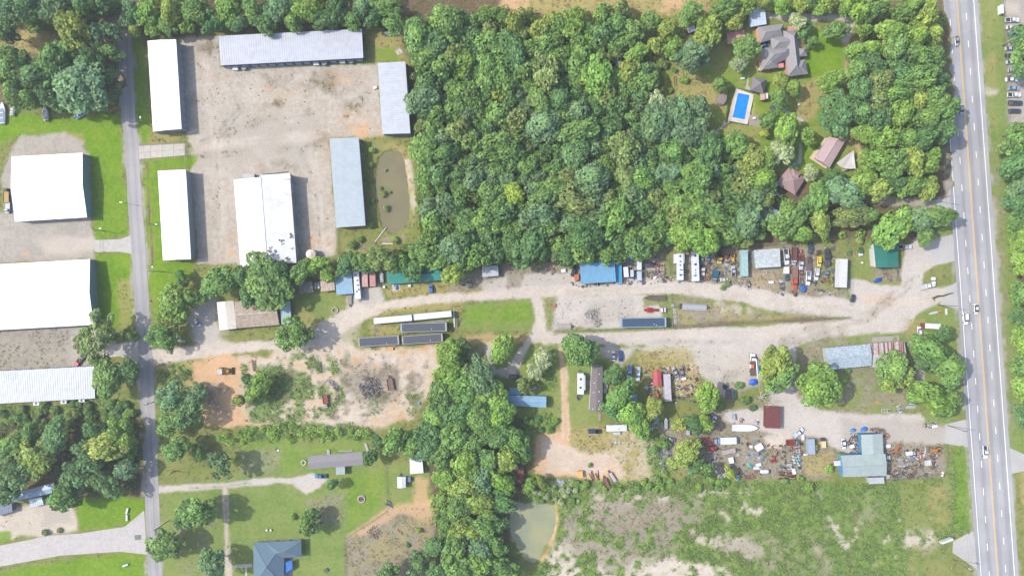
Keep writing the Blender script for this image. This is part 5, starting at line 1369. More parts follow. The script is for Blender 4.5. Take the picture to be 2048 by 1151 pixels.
# dead tree with bare limbs
def dead_limbs(seed, spread, ht):
    r = random.Random(seed); b = MB()
    def grow_(p, d, L, rad, dep):
        q = p + d * L
        b.cyl(p, q, rad, rad * .65, 6, False)
        if dep == 0: return
        for _ in range(2 if dep > 1 else 3):
            nd = (d + Vector((r.uniform(-1, 1), r.uniform(-1, 1), r.uniform(-.3, .35))) * .75).normalized()
            grow_(q, nd, L * r.uniform(.6, .85), rad * .6, dep - 1)
    for i in range(6):
        a = i * PI / 3 + r.uniform(-.4, .4)
        grow_(Vector((0, 0, ht * .3)), Vector((math.cos(a), math.sin(a), .55)).normalized(), spread * .5, .22, 4)
    return b
for x, y, lab in ((1526, 796, 'dead tree with bleached bare limbs beside the small slate brown shed'), (932, 238, 'pinkish dead tree standing bare inside the upper forest')):
    g = W(x, y, 6)
    t = thing('dead_tree', lab, 'tree', (g.x, g.y, 0))
    b = MB(); b.cyl((0, 0, -.1), (0, 0, 3.4), .34, .22, 8); part(t, 'trunk', b, 'deadbark')
    part(t, 'branches', dead_limbs(int(x), 3.8, 10), 'deadbark')

# leafy undergrowth that closes the gaps of the woods, one mass
def mass(name, polys, n, rlo, rhi, hlo, hhi, pal, seed, leaf=.14, per=170):
    r = np.random.default_rng(seed); rr = random.Random(seed)
    pr = [crown_mesh(700 + k, 6, per, leaf, .7, .5, (.3, .5)) for k in range(5)]
    Vs, ts, ws, hs = [], [], [], []
    for poly in polys:
        xs = [p[0] for p in poly]; ys = [p[1] for p in poly]
        k = 0; guard = 0
        area = abs(sum(poly[i][0] * poly[(i + 1) % len(poly)][1] - poly[(i + 1) % len(poly)][0] * poly[i][1] for i in range(len(poly)))) / 2
        cnt = int(n * area / 100000)
        while k < cnt and guard < cnt * 12:
            guard += 1
            x, y = rr.uniform(min(xs), max(xs)), rr.uniform(min(ys), max(ys))
            if not pin(poly, x, y): continue
            k += 1
            V, t_, w_ = pr[rr.randrange(5)]
            R = rr.uniform(rlo, rhi) * S; hh = rr.uniform(hlo, hhi)
            a = rr.uniform(0, 6.28); c, s = math.cos(a), math.sin(a)
            g = W(x, y, hh * .5)
            U = V * np.array([R, R, hh * .6])
            U = np.stack([U[:, 0] * c - U[:, 1] * s + g.x, U[:, 0] * s + U[:, 1] * c + g.y, U[:, 2] + hh * .25], 1)
            Vs.append(U); ts.append(np.clip(t_ * .6 + rr.uniform(-.1, .5), 0, 1)); ws.append(w_)
    me = crown_to_mesh(name, np.concatenate(Vs), np.concatenate(ts), np.concatenate(ws))
    o = put(name, me, None, col(*pal, LK), kind='stuff')
    return o
FW = [(836, 30), (1000, 14), (1180, 45), (1290, 110), (1310, 200), (1400, 262), (1500, 296), (1550, 350), (1536, 440), (1500, 492), (1340, 494), (1240, 518), (1100, 520), (960, 530), (880, 540), (700, 522), (690, 512), (836, 490), (836, 300), (826, 130)]
mass('undergrowth', [FW], 420, 9, 16, 6, 10.5, (114, 138, 68), 4, .12, 150)
mass('undergrowth', [FW, [(250, -20), (800, -20), (820, 50), (560, 52), (300, 66)], [(-20, -20), (225, -20), (230, 40), (190, 45), (180, 200), (40, 205), (30, 115), (120, 110), (130, 60), (-20, 50)]], 260, 8, 15, 3, 7, (98, 124, 58), 1)
mass('undergrowth', [[(1705, 96), (1760, 20), (1875, 0), (1890, 60), (1890, 240), (1870, 395), (1790, 392), (1730, 310), (1730, 240)], [(1560, 400), (1700, 380), (1880, 440), (1880, 455), (1760, 478), (1560, 472)], [(890, 700), (925, 690), (950, 770), (1010, 830), (1050, 900), (1050, 990), (1010, 1010), (1010, 1090), (1040, 1160), (860, 1160), (870, 1030), (850, 900), (860, 830)], [(2026, 255), (2060, 255), (2060, 860), (2050, 860), (2020, 480)]], 260, 7, 14, 2, 6, (110, 150, 60), 2)
mass('undergrowth', [[(-20, 850), (60, 835), (180, 845), (270, 830), (280, 980), (225, 990), (120, 985), (100, 950), (-20, 985)]], 260, 8, 14, 3, 6, (90, 124, 60), 3)

mass('shrubbery', [[(420, 858), (560, 852), (740, 856), (748, 876), (560, 886), (430, 884)]], 900, 5, 10, 1.2, 3.2, (124, 156, 72), 7)
mass('shrubbery', [[(1005, 38), (1075, 22), (1200, 22), (1320, 34), (1480, 6), (1480, 60), (1390, 84), (1330, 70), (1240, 50), (1080, 52)], [(1480, -4), (1760, -4), (1760, 22), (1480, 26)]], 620, 5, 11, 1.5, 4, (134, 156, 76), 9)
mass('shrubbery', [[(318, 735), (380, 745), (400, 790), (390, 850), (330, 860)], [(490, 745), (550, 740), (560, 800), (500, 810)], [(1290, 870), (1330, 860), (1345, 960), (1300, 955)]], 420, 4, 9, .8, 2.5, (116, 146, 84), 10)
# weeds: tussocks over the rough ground
def weeds(name, n, kinds, pal, seed, hmin=.25, hmax=.9, size=.55):
    r = np.random.default_rng(seed)
    p = WT[kinds].sum(0) ** 1.5
    inn = (np.abs(XX) < 232) & (np.abs(YY) < 132) & ~PAVED
    p = (p * inn * np.clip(N_fine * 2.2 - .55, .02, 1.5)).ravel(); p /= p.sum()
    c = r.choice(p.size, n, p=p)
    x = XX.ravel()[c] + r.uniform(-.4, .4, n); y = YY.ravel()[c] + r.uniform(-.4, .4, n); z0 = ZZ.ravel()[c]
    k = 6
    hh = r.uniform(hmin, hmax, n)
    X = np.repeat(x, k) + r.normal(0, .28, n * k); Y = np.repeat(y, k) + r.normal(0, .28, n * k)
    Z = np.repeat(z0, k) + np.repeat(hh, k) * r.uniform(.25, 1, n * k)
    pos = np.stack([X, Y, Z], 1); m_ = n * k
    nr = r.normal(0, .6, (m_, 3)) + np.array([0, 0, .8]); nr /= np.linalg.norm(nr, axis=1)[:, None]
    tx = np.cross(nr, r.normal(0, 1, (m_, 3))); tx /= np.linalg.norm(tx, axis=1)[:, None]
    ty = np.cross(nr, tx)
    s1 = size * r.uniform(.4, 1, m_)[:, None] * .6; s2 = s1 * .6
    V = np.stack([pos - tx * s1, pos - ty * s2, pos + tx * s1, pos + ty * s2], 1).reshape(-1, 3)
    tint = np.clip(np.repeat(r.uniform(.15, .85, n), k) + r.normal(0, .15, m_), 0, 1)
    put(name, crown_to_mesh(name, V, tint, np.clip(r.normal(.2, .3, m_), 0, 1)), None, col(*pal, 1.2), kind='stuff')
weeds('weeds', 15000, [WEED], (138, 164, 90), 5)
weeds('rough_grass', 12000, [ROUGH, LITTER], (140, 150, 84), 6, .15, .5, .5)
weeds('dry_weeds', 7000, [DEAD, DRY], (176, 160, 118), 8, .15, .5, .5)
# ------------------------------------------------------------------ vehicles
def P0_(x, y, z): 
    g = W(x, y, z); g.z = 0; return g
def frustum_faces(bx0, bx1, bw, tx0, tx1, tw, z0, z1):
    """greenhouse of a car: windshield, rear window, two side windows, roof"""
    bl = [(bx0, -bw, z0), (bx1, -bw, z0), (bx1, bw, z0), (bx0, bw, z0)]
    tp = [(tx0, -tw, z1), (tx1, -tw, z1), (tx1, tw, z1), (tx0, tw, z1)]
    return {'windshield': [bl[1], bl[2], tp[2], tp[1]], 'rear_window': [bl[3], bl[0], tp[0], tp[3]],
            'side_window': [[bl[0], bl[1], tp[1], tp[0]], [bl[2], bl[3], tp[3], tp[2]]], 'roof': tp}
def one(name, faces, mat):
    def fn():
        b = MB()
        for f in faces: b.add(f, [tuple(range(len(f)))])
        return b
    return shared('%s%s|%s' % (name, str(faces)[:60], name), fn, mat, fix=False)
def wheel_mesh(r=.34, w=.24):
    def fn():
        b = MB(); b.cyl((0, -w / 2, 0), (0, w / 2, 0), r, n=14); return b
    return shared('w%.2f%.2f|wheel' % (r, w), fn, 'rubber')
def add_wheels(t, xs, hw, r=.34, w=.24):
    for x in xs:
        for s in (-1, 1): put('wheel', wheel_mesh(r, w), t, None, (x, s * hw, r))
def lights(t, x, hw, z):
    me = shared('hl|headlight', lambda: MB().box(0, 0, -.08, .08, .1, .34), 'plastic')
    for s in (-1, 1): put('headlight', me, t, col(235, 238, 240), (x, s * hw, z))
CAR = {
    'sedan': dict(L=4.75, st=[(-2.37, .66, .36, .76), (-2.25, .84, .26, .94), (-1.5, .9, .22, 1.0), (0, .9, .2, 1.0), (1.0, .9, .2, .97), (2.0, .86, .22, .84), (2.37, .66, .3, .68)],
                  gh=(-1.85, 1.15, .8, -1.05, .3, .62, .97, 1.44), wx=(-1.4, 1.42), lz=.66),
    'suv': dict(L=4.9, st=[(-2.45, .8, .4, 1.05), (-2.35, .93, .3, 1.1), (-1.0, .95, .28, 1.1), (1.0, .95, .28, 1.08), (2.1, .9, .3, 1.0), (2.45, .74, .36, .84)],
                gh=(-2.35, 1.2, .86, -2.1, .45, .72, 1.06, 1.72), wx=(-1.45, 1.48), lz=.8),
    'van': dict(L=5.3, st=[(-2.65, .88, .4, 1.2), (-2.5, .97, .3, 1.25), (1.3, .97, .3, 1.2), (2.3, .9, .32, 1.0), (2.65, .74, .36, .84)],
                gh=(-2.55, 1.9, .9, -2.45, 1.0, .8, 1.18, 2.05), wx=(-1.6, 1.7), lz=.8)}
CARG = {}
def car(name, label, cat, x, y, head, kind, rgb, group=None, L=None, mat='carpaint', lights_=True):
    k = CAR[kind]; sc = (L * S / k['L']) if L else 1.0
    t = thing(name, label, cat, P0_(x, y, .9), math.radians(head), group, (sc, (1 + sc) / 2, (1 + sc) / 2))
    g = frustum_faces(*k['gh'])
    c = col(*rgb)
    key = kind + mat
    def body():
        b = MB(); b.loft(k['st']); tp = g['roof']
        b.prism([(p[0], p[1]) for p in tp], tp[0][2] - .01, tp[0][2] + .04); return b
    put('body', shared('car%s|body' % key, body, mat, smooth=False), t, c)
    put('windshield', one(kind + 'ws', [g['windshield']], 'glass').copy() if False else shared(kind + '|windshield', lambda: _poly(g['windshield']), 'glass', False), t)
    put('rear_window', shared(kind + '|rear_window', lambda: _poly(g['rear_window']), 'glass', False), t)
    for i in (0, 1): put('side_window', shared(kind + str(i) + '|side_window', lambda: _poly(g['side_window'][i]), 'glass', False), t)
    add_wheels(t, k['wx'], .8)
    if lights_: lights(t, k['st'][-1][0] - .06, .55, k['lz'])
    return t
def _poly(f):
    b = MB(); b.add(f, [tuple(range(len(f)))]); return b
def pickup(name, label, cat, x, y, head, rgb, group=None, L=None, mat='carpaint', bed=(70, 72, 74), bedkind='open', cabrgb=None):
    sc = (L * S / 5.6) if L else 1.0
    t = thing(name, label, cat, P0_(x, y, .9), math.radians(head), group, (sc, (1 + sc) / 2, (1 + sc) / 2))
    c = col(*rgb); cc = col(*(cabrgb or rgb))
    st = [(-.75, .95, .35, 1.12), (-.6, .97, .32, 1.15), (.9, .97, .32, 1.12), (1.4, .95, .34, 1.08), (2.45, .93, .36, .98), (2.8, .76, .42, .84)]
    g = frustum_faces(-.72, 1.35, .86, -.6, .62, .72, 1.1, 1.72)
    def body():
        b = MB(); b.loft(st); b.prism([(p[0], p[1]) for p in g['roof']], 1.71, 1.77); return b
    put('body', shared('pk%s|body' % mat, body, mat), t, cc)
    put('windshield', shared('pk|windshield', lambda: _poly(g['windshield']), 'glass', False), t)
    put('rear_window', shared('pk|rear_window', lambda: _poly(g['rear_window']), 'glass', False), t)
    for i in (0, 1): put('side_window', shared('pk%d|side_window' % i, lambda: _poly(g['side_window'][i]), 'glass', False), t)
    if bedkind == 'open':
        def bd():
            b = MB(); b.box(-1.75, 0, .4, .72, 2.0, 1.7)
            for s in (-1, 1): b.box(-1.75, s * .91, .5, 1.14, 2.0, .14)
            b.box(-.79, 0, .72, 1.14, .08, 1.7); return b
        put('bed', shared('pk%s|bed' % mat, bd, mat), t, c)
        put('bed_liner', shared('pk|bed_liner', lambda: MB().box(-1.76, 0, .722, .75, 1.85, 1.64), 'matte'), t, col(*bed))
        put('tailgate', shared('pk%s|tailgate' % mat, lambda: MB().box(-2.77, 0, .5, 1.13, .1, 1.9), mat), t, c)
    elif bedkind == 'flat':
        put('flatbed', shared('pk|flatbed', lambda: MB().box(-1.85, 0, .85, 1.0, 2.1, 2.0), 'wood'), t, col(*bed))
        put('headache_rack', shared('pk|rack', lambda: MB().box(-.83, 0, 1.0, 1.7, .08, 1.7), 'metal'), t, c)
        put('frame', shared('pk|frame', lambda: MB().box(-1.7, .4, .5, .84, 2.1, .1).box(-1.7, -.4, .5, .84, 2.1, .1), 'oldpaint'), t, col(70, 60, 55))
    elif bedkind == 'stripped':
        def fr():
            b = MB(); b.box(-1.75, .42, .5, .66, 2.1, .1).box(-1.75, -.42, .5, .66, 2.1, .1)
            for q in (-2.6, -1.9, -1.2): b.box(q, 0, .5, .64, .1, .8)
            return b
        put('frame', shared('pk|frame', fr, 'oldpaint'), t, col(*bed))
    add_wheels(t, (-1.75, 1.75), .84, .38, .27)
    lights(t, 2.66, .62, .78)
    return t
def stake_truck(name, label, cat, x, y, head, cab, bed, L, wpx=9.5, walls=.5, cabk=.3, mat='oldpaint', group=None):
    LL = L * S; w = wpx * S
    t = thing(name, label, cat, P0_(x, y, 1.3), math.radians(head), group)
    cl = LL * cabk; x0 = -LL / 2; x1 = LL / 2; xc = x1 - cl
    b = MB(); b.loft([(xc + .05, w * .42, .5, 1.4), (xc + cl * .55, w * .43, .5, 1.38), (x1 - .25, w * .4, .5, 1.22), (x1, w * .3, .55, 1.0)])
    g = frustum_faces(xc + .08, xc + cl * .62, w * .38, xc + .14, xc + cl * .42, w * .33, 1.36, 2.05)
    b.prism([(p[0], p[1]) for p in g['roof']], 2.04, 2.11)
    part(t, 'cab', b, mat, col(*cab))
    put('windshield', _poly(g['windshield']).mesh('windshield', 'glass'), t)
    put('rear_window', _poly(g['rear_window']).mesh('rear_window', 'glass'), t)
    for i in (0, 1): put('side_window', _poly(g['side_window'][i]).mesh('side_window', 'glass'), t)
    b = MB(); bl = xc - x0 - .15; cx = x0 + bl / 2
    b.box(cx, 0, .9, 1.02, bl, w); part(t, 'bed_floor', b, 'wood', col(*bed))
    if walls:
        b = MB()
        for s in (-1, 1): b.box(cx, s * (w / 2 - .04), 1.02, 1.02 + walls, bl, .08)
        b.box(x0 + .04, 0, 1.02, 1.02 + walls, .08, w - .18); b.box(x0 + bl - .04, 0, 1.02, 1.15 + walls, .08, w - .18)
        part(t, 'bed_wall', b, mat, col(*[min(255, c + 18) for c in bed]))
    b = MB(); b.box(0, .38, .5, .7, LL * .94, .12).box(0, -.38, .5, .7, LL * .94, .12)
    part(t, 'frame', b, 'oldpaint', col(70, 62, 58))
    add_wheels(t, (x0 + LL * .22, x1 - cl * .45), w * .4, .45, .3)
    lights(t, x1 - .1, w * .3, .85)
    return t
def trailer(name, label, x, y, head, L, wpx, deck=(160, 150, 140), tongue=True, planks=7, axles=2, mat='wood', z=.75, group=None, rails=False):
    LL, w = L * S, wpx * S
    t = thing(name, label, 'trailer', P0_(x, y, z), math.radians(head), group)
    pw = w / planks
    for i in range(planks):
        k = random.uniform(.8, 1.1); c = col(*deck)
        b = MB(); b.box(0, -w / 2 + pw * (i + .5), z - .06 + random.uniform(0, .015), z + random.uniform(0, .02), LL * random.uniform(.985, 1), pw * .93)
        part(t, 'plank', b, mat, (c[0] * k, c[1] * k, c[2] * k, 1))
    b = MB(); b.box(0, w * .3, z - .24, z - .07, LL, .12).box(0, -w * .3, z - .24, z - .07, LL, .12)
    if tongue: b.add([(LL / 2, -w * .3, z - .2), (LL / 2, w * .3, z - .2), (LL / 2 + 1.5, .06, z - .2), (LL / 2 + 1.5, -.06, z - .2), (LL / 2, -w * .3, z - .08), (LL / 2, w * .3, z - .08), (LL / 2 + 1.5, .06, z - .08), (LL / 2 + 1.5, -.06, z - .08)], [(0, 1, 2, 3), (4, 5, 6, 7), (0, 4, 7, 3), (1, 2, 6, 5), (2, 3, 7, 6)])
    if rails:
        for s in (-1, 1): b.box(0, s * (w / 2 - .05), z + .02, z + .35, LL, .06)
    part(t, 'frame', b, 'oldpaint', col(80, 76, 74))
    add_wheels(t, [(-LL * .22 + k * .85) for k in range(axles)], w / 2 - .02 if w < 1.6 else w / 2 - .2, .33, .2)
    return t
def box_trailer(name, label, cat, x, y, head, L, wpx, rgb, h=2.6, vents=(), slides=(), round_=True, tongue=True, mat='metal', ribs=0, group=None, front_glass=False, wheels=True, vent_rgb=(48, 50, 54), topmat=None, toprgb=None, rim=None, spots=None):
    LL, w = L * S, wpx * S
    t = thing(name, label, cat, P0_(x, y, h), math.radians(head), group)
    z0 = .5 if wheels else .05
    b = MB()
    if round_:
        b.loft([(-LL / 2, w * .46, z0, h - .12), (-LL / 2 + .12, w * .5, z0, h), (LL / 2 - .4, w * .5, z0, h), (LL / 2, w * .45, z0 + .2, h - .35)], .94)
    else:
        b.box(0, 0, z0, h, LL, w)
    part(t, 'body', b, mat, col(*rgb))
    if topmat:
        b = MB(); b.box(0, 0, h + .004, h + .05, LL * .93, w * .86); part(t, 'roof', b, topmat, col(*toprgb))
    if rim:
        b = MB()
        for s in (-1, 1):
            b.box(s * (LL / 2 - .12), 0, h + .002, h + .09, .24, w); b.box(0, s * (w / 2 - .09), h + .002, h + .09, LL - .5, .18)
        part(t, 'roof_rim', b, 'metal', col(*rim))
    if ribs:
        b = MB(); n = int(LL / ribs)
        for i in range(n): b.box(-LL / 2 + (i + .5) * LL / n, 0, h + .003, h + .045, .09, w * .96)
        if not round_:
            for i in range(int(LL / .45)):
                for s in (-1, 1): b.box(-LL / 2 + (i + .5) * .45, s * (w / 2 + .02), z0 + .1, h - .1, .16, .03)
        part(t, 'ribs', b, mat, col(*rgb), kind='stuff')
    for u, v, r in vents:
        b = MB(); b.box(0, 0, 0, .22, r, r, 0, .85)
        put('roof_vent', shared('rv%.2f|roof_vent' % r, lambda: b, 'plastic'), t, col(*vent_rgb), (u * LL, v * w, h - .02))
    if spots:
        for u, v in spots:
            put('roof_vent', shared('sv|roof_vent', lambda: MB().cyl((0, 0, 0), (0, 0, .3), .2, n=8), 'plastic'), t, col(235, 236, 240), (u * LL, v * w, h))
    for u0, u1, sd, dw in slides:
        b = MB(); b.box((u0 + u1) / 2 * LL, sd * (w / 2 + dw / 2 - .02), .8, h - .25, (u1 - u0) * LL, dw); part(t, 'slide_out', b, mat, col(*rgb))
    if front_glass:
        b = MB(); b.add([(LL / 2 - .33, -w * .42, h - .32), (LL / 2 - .33, w * .42, h - .32), (LL / 2 + .03, w * .42, h - 1.1), (LL / 2 + .03, -w * .42, h - 1.1)], [(0, 1, 2, 3)])
        b2 = MB(); b2.prism([(LL / 2 - .55, -w * .42), (LL / 2 - .02, -w * .40), (LL / 2 - .02, w * .40), (LL / 2 - .55, w * .42)], h - .5, [h + .01, h - .3, h - .3, h + .01]); part(t, 'windshield', b2, 'glass')
    if wheels:
        add_wheels(t, (-LL * .1 - .4, -LL * .1 + .4) if tongue else (-LL * .3, LL * .32), w / 2 - .14, .36, .22)
    if tongue:
        b = MB(); b.cyl((LL / 2 - .2, -w * .3, .5), (LL / 2 + 1.2, 0, .5), .06, n=5); b.cyl((LL / 2 - .2, w * .3, .5), (LL / 2 + 1.2, 0, .5), .06, n=5); b.cyl((LL / 2 + .8, 0, .3), (LL / 2 + .8, 0, .75), .12, n=8)
        part(t, 'tongue', b, 'oldpaint', col(60, 60, 62))
    return t
def tractor(name, label, x, y, head, rgb, L=14, cab=None, loader=False, mat='oldpaint', cat='tractor'):
    sc = L * S / 3.4
    t = thing(name, label, cat, P0_(x, y, 1), math.radians(head), None, (sc, sc, sc))
    b = MB(); b.box(.6, 0, .6, 1.3, 1.7, .7, 0, .9); b.box(-.6, 0, .55, 1.05, 1.0, .8); b.box(1.5, 0, .65, 1.15, .15, .7); part(t, 'body', b, mat, col(*rgb))
    b = MB(); b.box(-.55, 0, 1.05, 1.3, .5, .55); part(t, 'seat', b, 'plastic', col(40, 40, 42))
    for s in (-1, 1):
        b = MB(); b.box(-.75, s * .72, 1.28, 1.36, .95, .4); part(t, 'fender', b, mat, col(*rgb))
    if cab:
        b = MB(); b.box(-.55, 0, 2.1, 2.22, 1.3, 1.25); part(t, 'cab_roof', b, mat, col(*cab))
        for q in ((-1.1, .5), (-1.1, -.5), (0, .5), (0, -.5)): put('cab_post', shared('cp|cab_post', lambda: MB().box(0, 0, 1.3, 2.1, .08, .08), 'metal'), t, col(50, 50, 52), (q[0], q[1], 0))
    for s in (-1, 1):
        put('wheel', wheel_mesh(.66, .4), t, None, (-.8, s * .78, .66)); put('wheel', wheel_mesh(.4, .28), t, None, (1.2, s * .6, .4))
    if loader:
        for s in (-1, 1):
            b = MB(); b.cyl((-.2, s * .5, 1.3), (1.4, s * .5, 1.1), .08, n=5); b.cyl((1.4, s * .5, 1.1), (2.3, s * .5, .4), .08, n=5); part(t, 'loader_arm', b, mat, col(*rgb))
        b = MB(); b.prism([(2.2, -1), (2.75, -1), (2.75, 1), (2.2, 1)], .1, [.7, .25, .25, .7]); part(t, 'bucket', b, 'oldpaint', col(90, 80, 70))
    return t
def boat(name, label, x, y, head, L, wpx, rgb, cover=None, cat='boat', inner=(170, 176, 182), motor=True):
    LL, w = L * S, wpx * S
    t = thing(name, label, cat, P0_(x, y, 1.0), math.radians(head))
    z = .45
    b = MB(); st = []
    for u, k in ((-.5, .86), (-.3, .98), (0, 1), (.2, .94), (.36, .66), (.46, .28), (.5, .06)):
        st.append((u * LL, w / 2 * k, z + (.0 if u < .2 else (u - .2) * 1.2), z + .75 + max(0, u) * .5))
    b.loft(st, .9); part(t, 'hull', b, 'metal', col(*rgb))
    if cover:
        st2 = [(x_, h_ * .93, zt - .02, zt + .16 + (.12 if abs(x_) < LL * .2 else 0)) for x_, h_, zb, zt in st[:-1]]
        b = MB(); b.loft(st2, .55); part(t, 'cover', b, 'cloth', col(*cover))
    else:
        b = MB(); b.prism([(-.46 * LL, -w * .36), (.1 * LL, -w * .38), (.3 * LL, -w * .2), (.3 * LL, w * .2), (.1 * LL, w * .38), (-.46 * LL, w * .36)], z + .75, z + .86)
        part(t, 'cockpit', b, 'matte', col(*inner))
        b = MB()
        for u in (-.25, .0): b.box(u * LL, 0, z + .86, z + 1.1, .35, w * .5)
        part(t, 'seat', b, 'plastic', col(215, 214, 208))
    if motor:
        b = MB(); b.box(-LL / 2 - .2, 0, z + .2, z + 1.25, .35, .4, 0, .8); part(t, 'outboard_motor', b, 'plastic', col(50, 52, 56))
    b = MB(); b.box(0, .4, .3, .45, LL * .8, .1).box(0, -.4, .3, .45, LL * .8, .1); part(t, 'cradle', b, 'oldpaint', col(90, 90, 92))
    put('wheel', wheel_mesh(.3, .2), t, None, (-LL * .15, w * .4, .3)); put('wheel', wheel_mesh(.3, .2), t, None, (-LL * .15, -w * .4, .3))
    return t

# ------------------------------------------------------------------ yard things
def crate(name, label, cat, x, y, head, L, wpx, rgb, h=1.2, mat='metal', lid=None, group=None):
    LL, w = L * S, wpx * S
    t = thing(name, label, cat, P0_(x, y, h), math.radians(head), group)
    b = MB(); b.box(0, 0, .0, h - .08, LL * .96, w * .96); part(t, 'body', b, mat, col(*rgb))
    b = MB(); b.box(0, 0, h - .08, h, LL, w, 0, .97); part(t, 'lid', b, mat, col(*(lid or [min(255, c + 8) for c in rgb])))
    return t
def slats(name, label, cat, x, y, head, L, wpx, rgb, n=8, layers=2, h=.16, mat='wood', jit=.1, group=None, across=False, gap=.8):
    LL, w = L * S, wpx * S; r = random.Random(int(x * 7 + y))
    t = thing(name, label, cat, P0_(x, y, h * layers), math.radians(head), group)
    c = col(*rgb)
    for k in range(layers):
        for i in range(n):
            kk = r.uniform(.72, 1.15); b = MB()
            b.box(r.uniform(-jit, jit), (-w / 2 + w * (i + .5) / n), k * h + .01, (k + 1) * h - .01, LL * r.uniform(.82, 1), w / n * gap, r.uniform(-jit, jit) * .4)
            part(t, 'plank' if mat == 'wood' else 'bar', b, mat, (c[0] * kk, c[1] * kk, c[2] * kk, 1))
    return t
def tyre(name, label, x, y, r=.5, stack=1, rgb=None, group='tyres lying in a row by the fence', white=False):
    g = P0_(x, y, .2)
    t = thing(name, label, 'tyre', g, random.uniform(0, 3), group)
    for k in range(stack):
        b = MB(); b.torus((0, 0, .16 + k * .3), r * .72, r * .28, 14, 6)
        o = put('tread', fixn(b.mesh('tread', 'plastic' if white else 'rubber')), t, col(228, 230, 234) if white else None)
    b = MB(); b.cyl((0, 0, .04), (0, 0, .1), r * .5, n=10); part(t, 'rim', b, 'metal', col(*(rgb or (90, 90, 92))))
    return t
def barrel(name, label, x, y, rgb, r=.35, h=.95, group=None, cat='barrel', mat='plastic'):
    g = P0_(x, y, h); t = thing(name, label, cat, g, 0, group)
    b = MB(); b.cyl((0, 0, .02), (0, 0, h - .02), r, n=12)
    for z in (.3, .62): b.torus((0, 0, z * h), r, .025, 12, 4)
    part(t, 'body', b, mat, col(*rgb))
    b = MB(); b.torus((0, 0, h - .02), r - .03, .04, 12, 4); b.cyl((r * .5, 0, h - .03), (r * .5, 0, h + .03), .06, n=6); part(t, 'rim', b, mat, col(*[int(c * .8) for c in rgb]))
    return t
def tank(name, label, x, y, head, L, wpx, rgb, mat='metal', cat='tank'):
    LL, r = L * S, wpx * S / 2
    t = thing(name, label, cat, P0_(x, y, r * 2), math.radians(head))
    b = MB(); n = 12
    prof = [(-LL / 2, .3), (-LL / 2 + r * .4, .82), (-LL / 2 + r * .8, 1), (LL / 2 - r * .8, 1), (LL / 2 - r * .4, .82), (LL / 2, .3)]
    for (x0, k0), (x1, k1) in zip(prof[:-1], prof[1:]): b.cyl((x0, 0, r + .2), (x1, 0, r + .2), r * k0, r * k1, n, x0 == prof[0][0] or x1 == prof[-1][0])
    part(t, 'shell', b, mat, col(*rgb))
    for s in (-.3, .3):
        b = MB(); b.box(s * LL, 0, 0, .35, .2, r * 1.5); part(t, 'saddle', b, 'oldpaint', col(90, 86, 82))
    return t
def heap(name, label, cat, x, y, rx, ry, h, pal, n=60, size=.7, seed=0, mat='oldpaint', base=(110, 100, 90), flat=.35):
    """a pile of separate shards: joined, none can be told apart in the photograph"""
    r = random.Random(seed or int(x * 13 + y)); g = P0_(x, y, h * .5)
    t = thing(name, label, cat, g, r.uniform(0, 6))
    for k, c in enumerate(pal):
        b = MB()
        for i in range(n // len(pal)):
            a, q = r.uniform(0, 6.28), math.sqrt(r.random())
            px, py = math.cos(a) * q * rx * S, math.sin(a) * q * ry * S
            z = max(0, h * (1 - q)) * r.uniform(.3, 1)
            l = size * r.uniform(.35, 1.3); w_ = l * r.uniform(.15, .8)
            bb = MB(); bb.box(0, 0, 0, r.uniform(.05, flat), l, w_, 0, r.uniform(.7, 1))
            m = Matrix.Translation((px, py, z)) @ Matrix.Rotation(r.uniform(0, 6.28), 4, 'Z') @ Matrix.Rotation(r.uniform(-.5, .5), 4, 'X')
            b.add([m @ Vector(v) for v in bb.v], bb.f)
        part(t, 'scrap_pieces', b, mat, col(*c), kind='stuff')
    return t
def tarp(name, label, x, y, rx, ry, h, rgb, seed=0, cat='tarp'):
    r = random.Random(seed or int(x + y * 3)); g = P0_(x, y, h * .6)
    b = MB(); n, m = 16, 5; ph = [r.uniform(0, 6) for _ in range(6)]
    for j in range(m + 1):
        f = j / m
        for i in range(n):
            a = 2 * PI * i / n
            k = 1 + .16 * math.sin(2 * a + ph[0]) + .1 * math.sin(5 * a + ph[1]) * f
            z = h * (1 - f ** 2.2) * (1 + .18 * math.sin(3 * a + ph[2] + f * 3)) + .03
            b.v.append((math.cos(a) * f * rx * S * k + 1e-4 * i, math.sin(a) * f * ry * S * k, z))
    for j in range(m):
        for i in range(n): b.f.append((j * n + i, (j + 1) * n + i, (j + 1) * n + (i + 1) % n, j * n + (i + 1) % n))
    return solo(name, label, cat, b, 'cloth', col(*rgb), (g.x, g.y, 0), r.uniform(0, 1))
def chassis(name, label, x, y, head, L, wpx, rgb, wheels=True, group=None, cat='vehicle frame'):
    LL, w = L * S, wpx * S
    t = thing(name, label, cat, P0_(x, y, .6), math.radians(head), group)
    for s in (-1, 1):
        b = MB(); b.box(0, s * w * .36, .42, .62, LL, .16); part(t, 'rail', b, 'oldpaint', col(*rgb))
    for u in (-.45, -.15, .15, .45):
        b = MB(); b.box(u * LL, 0, .45, .58, .14, w * .7); part(t, 'cross_member', b, 'oldpaint', col(*rgb))
    b = MB(); b.box(LL * .3, 0, .6, 1.0, .8, .6, 0, .8); part(t, 'engine', b, 'oldpaint', col(96, 92, 90))
    if wheels: add_wheels(t, (-LL * .32, LL * .34), w * .42, .36, .24)
    return t
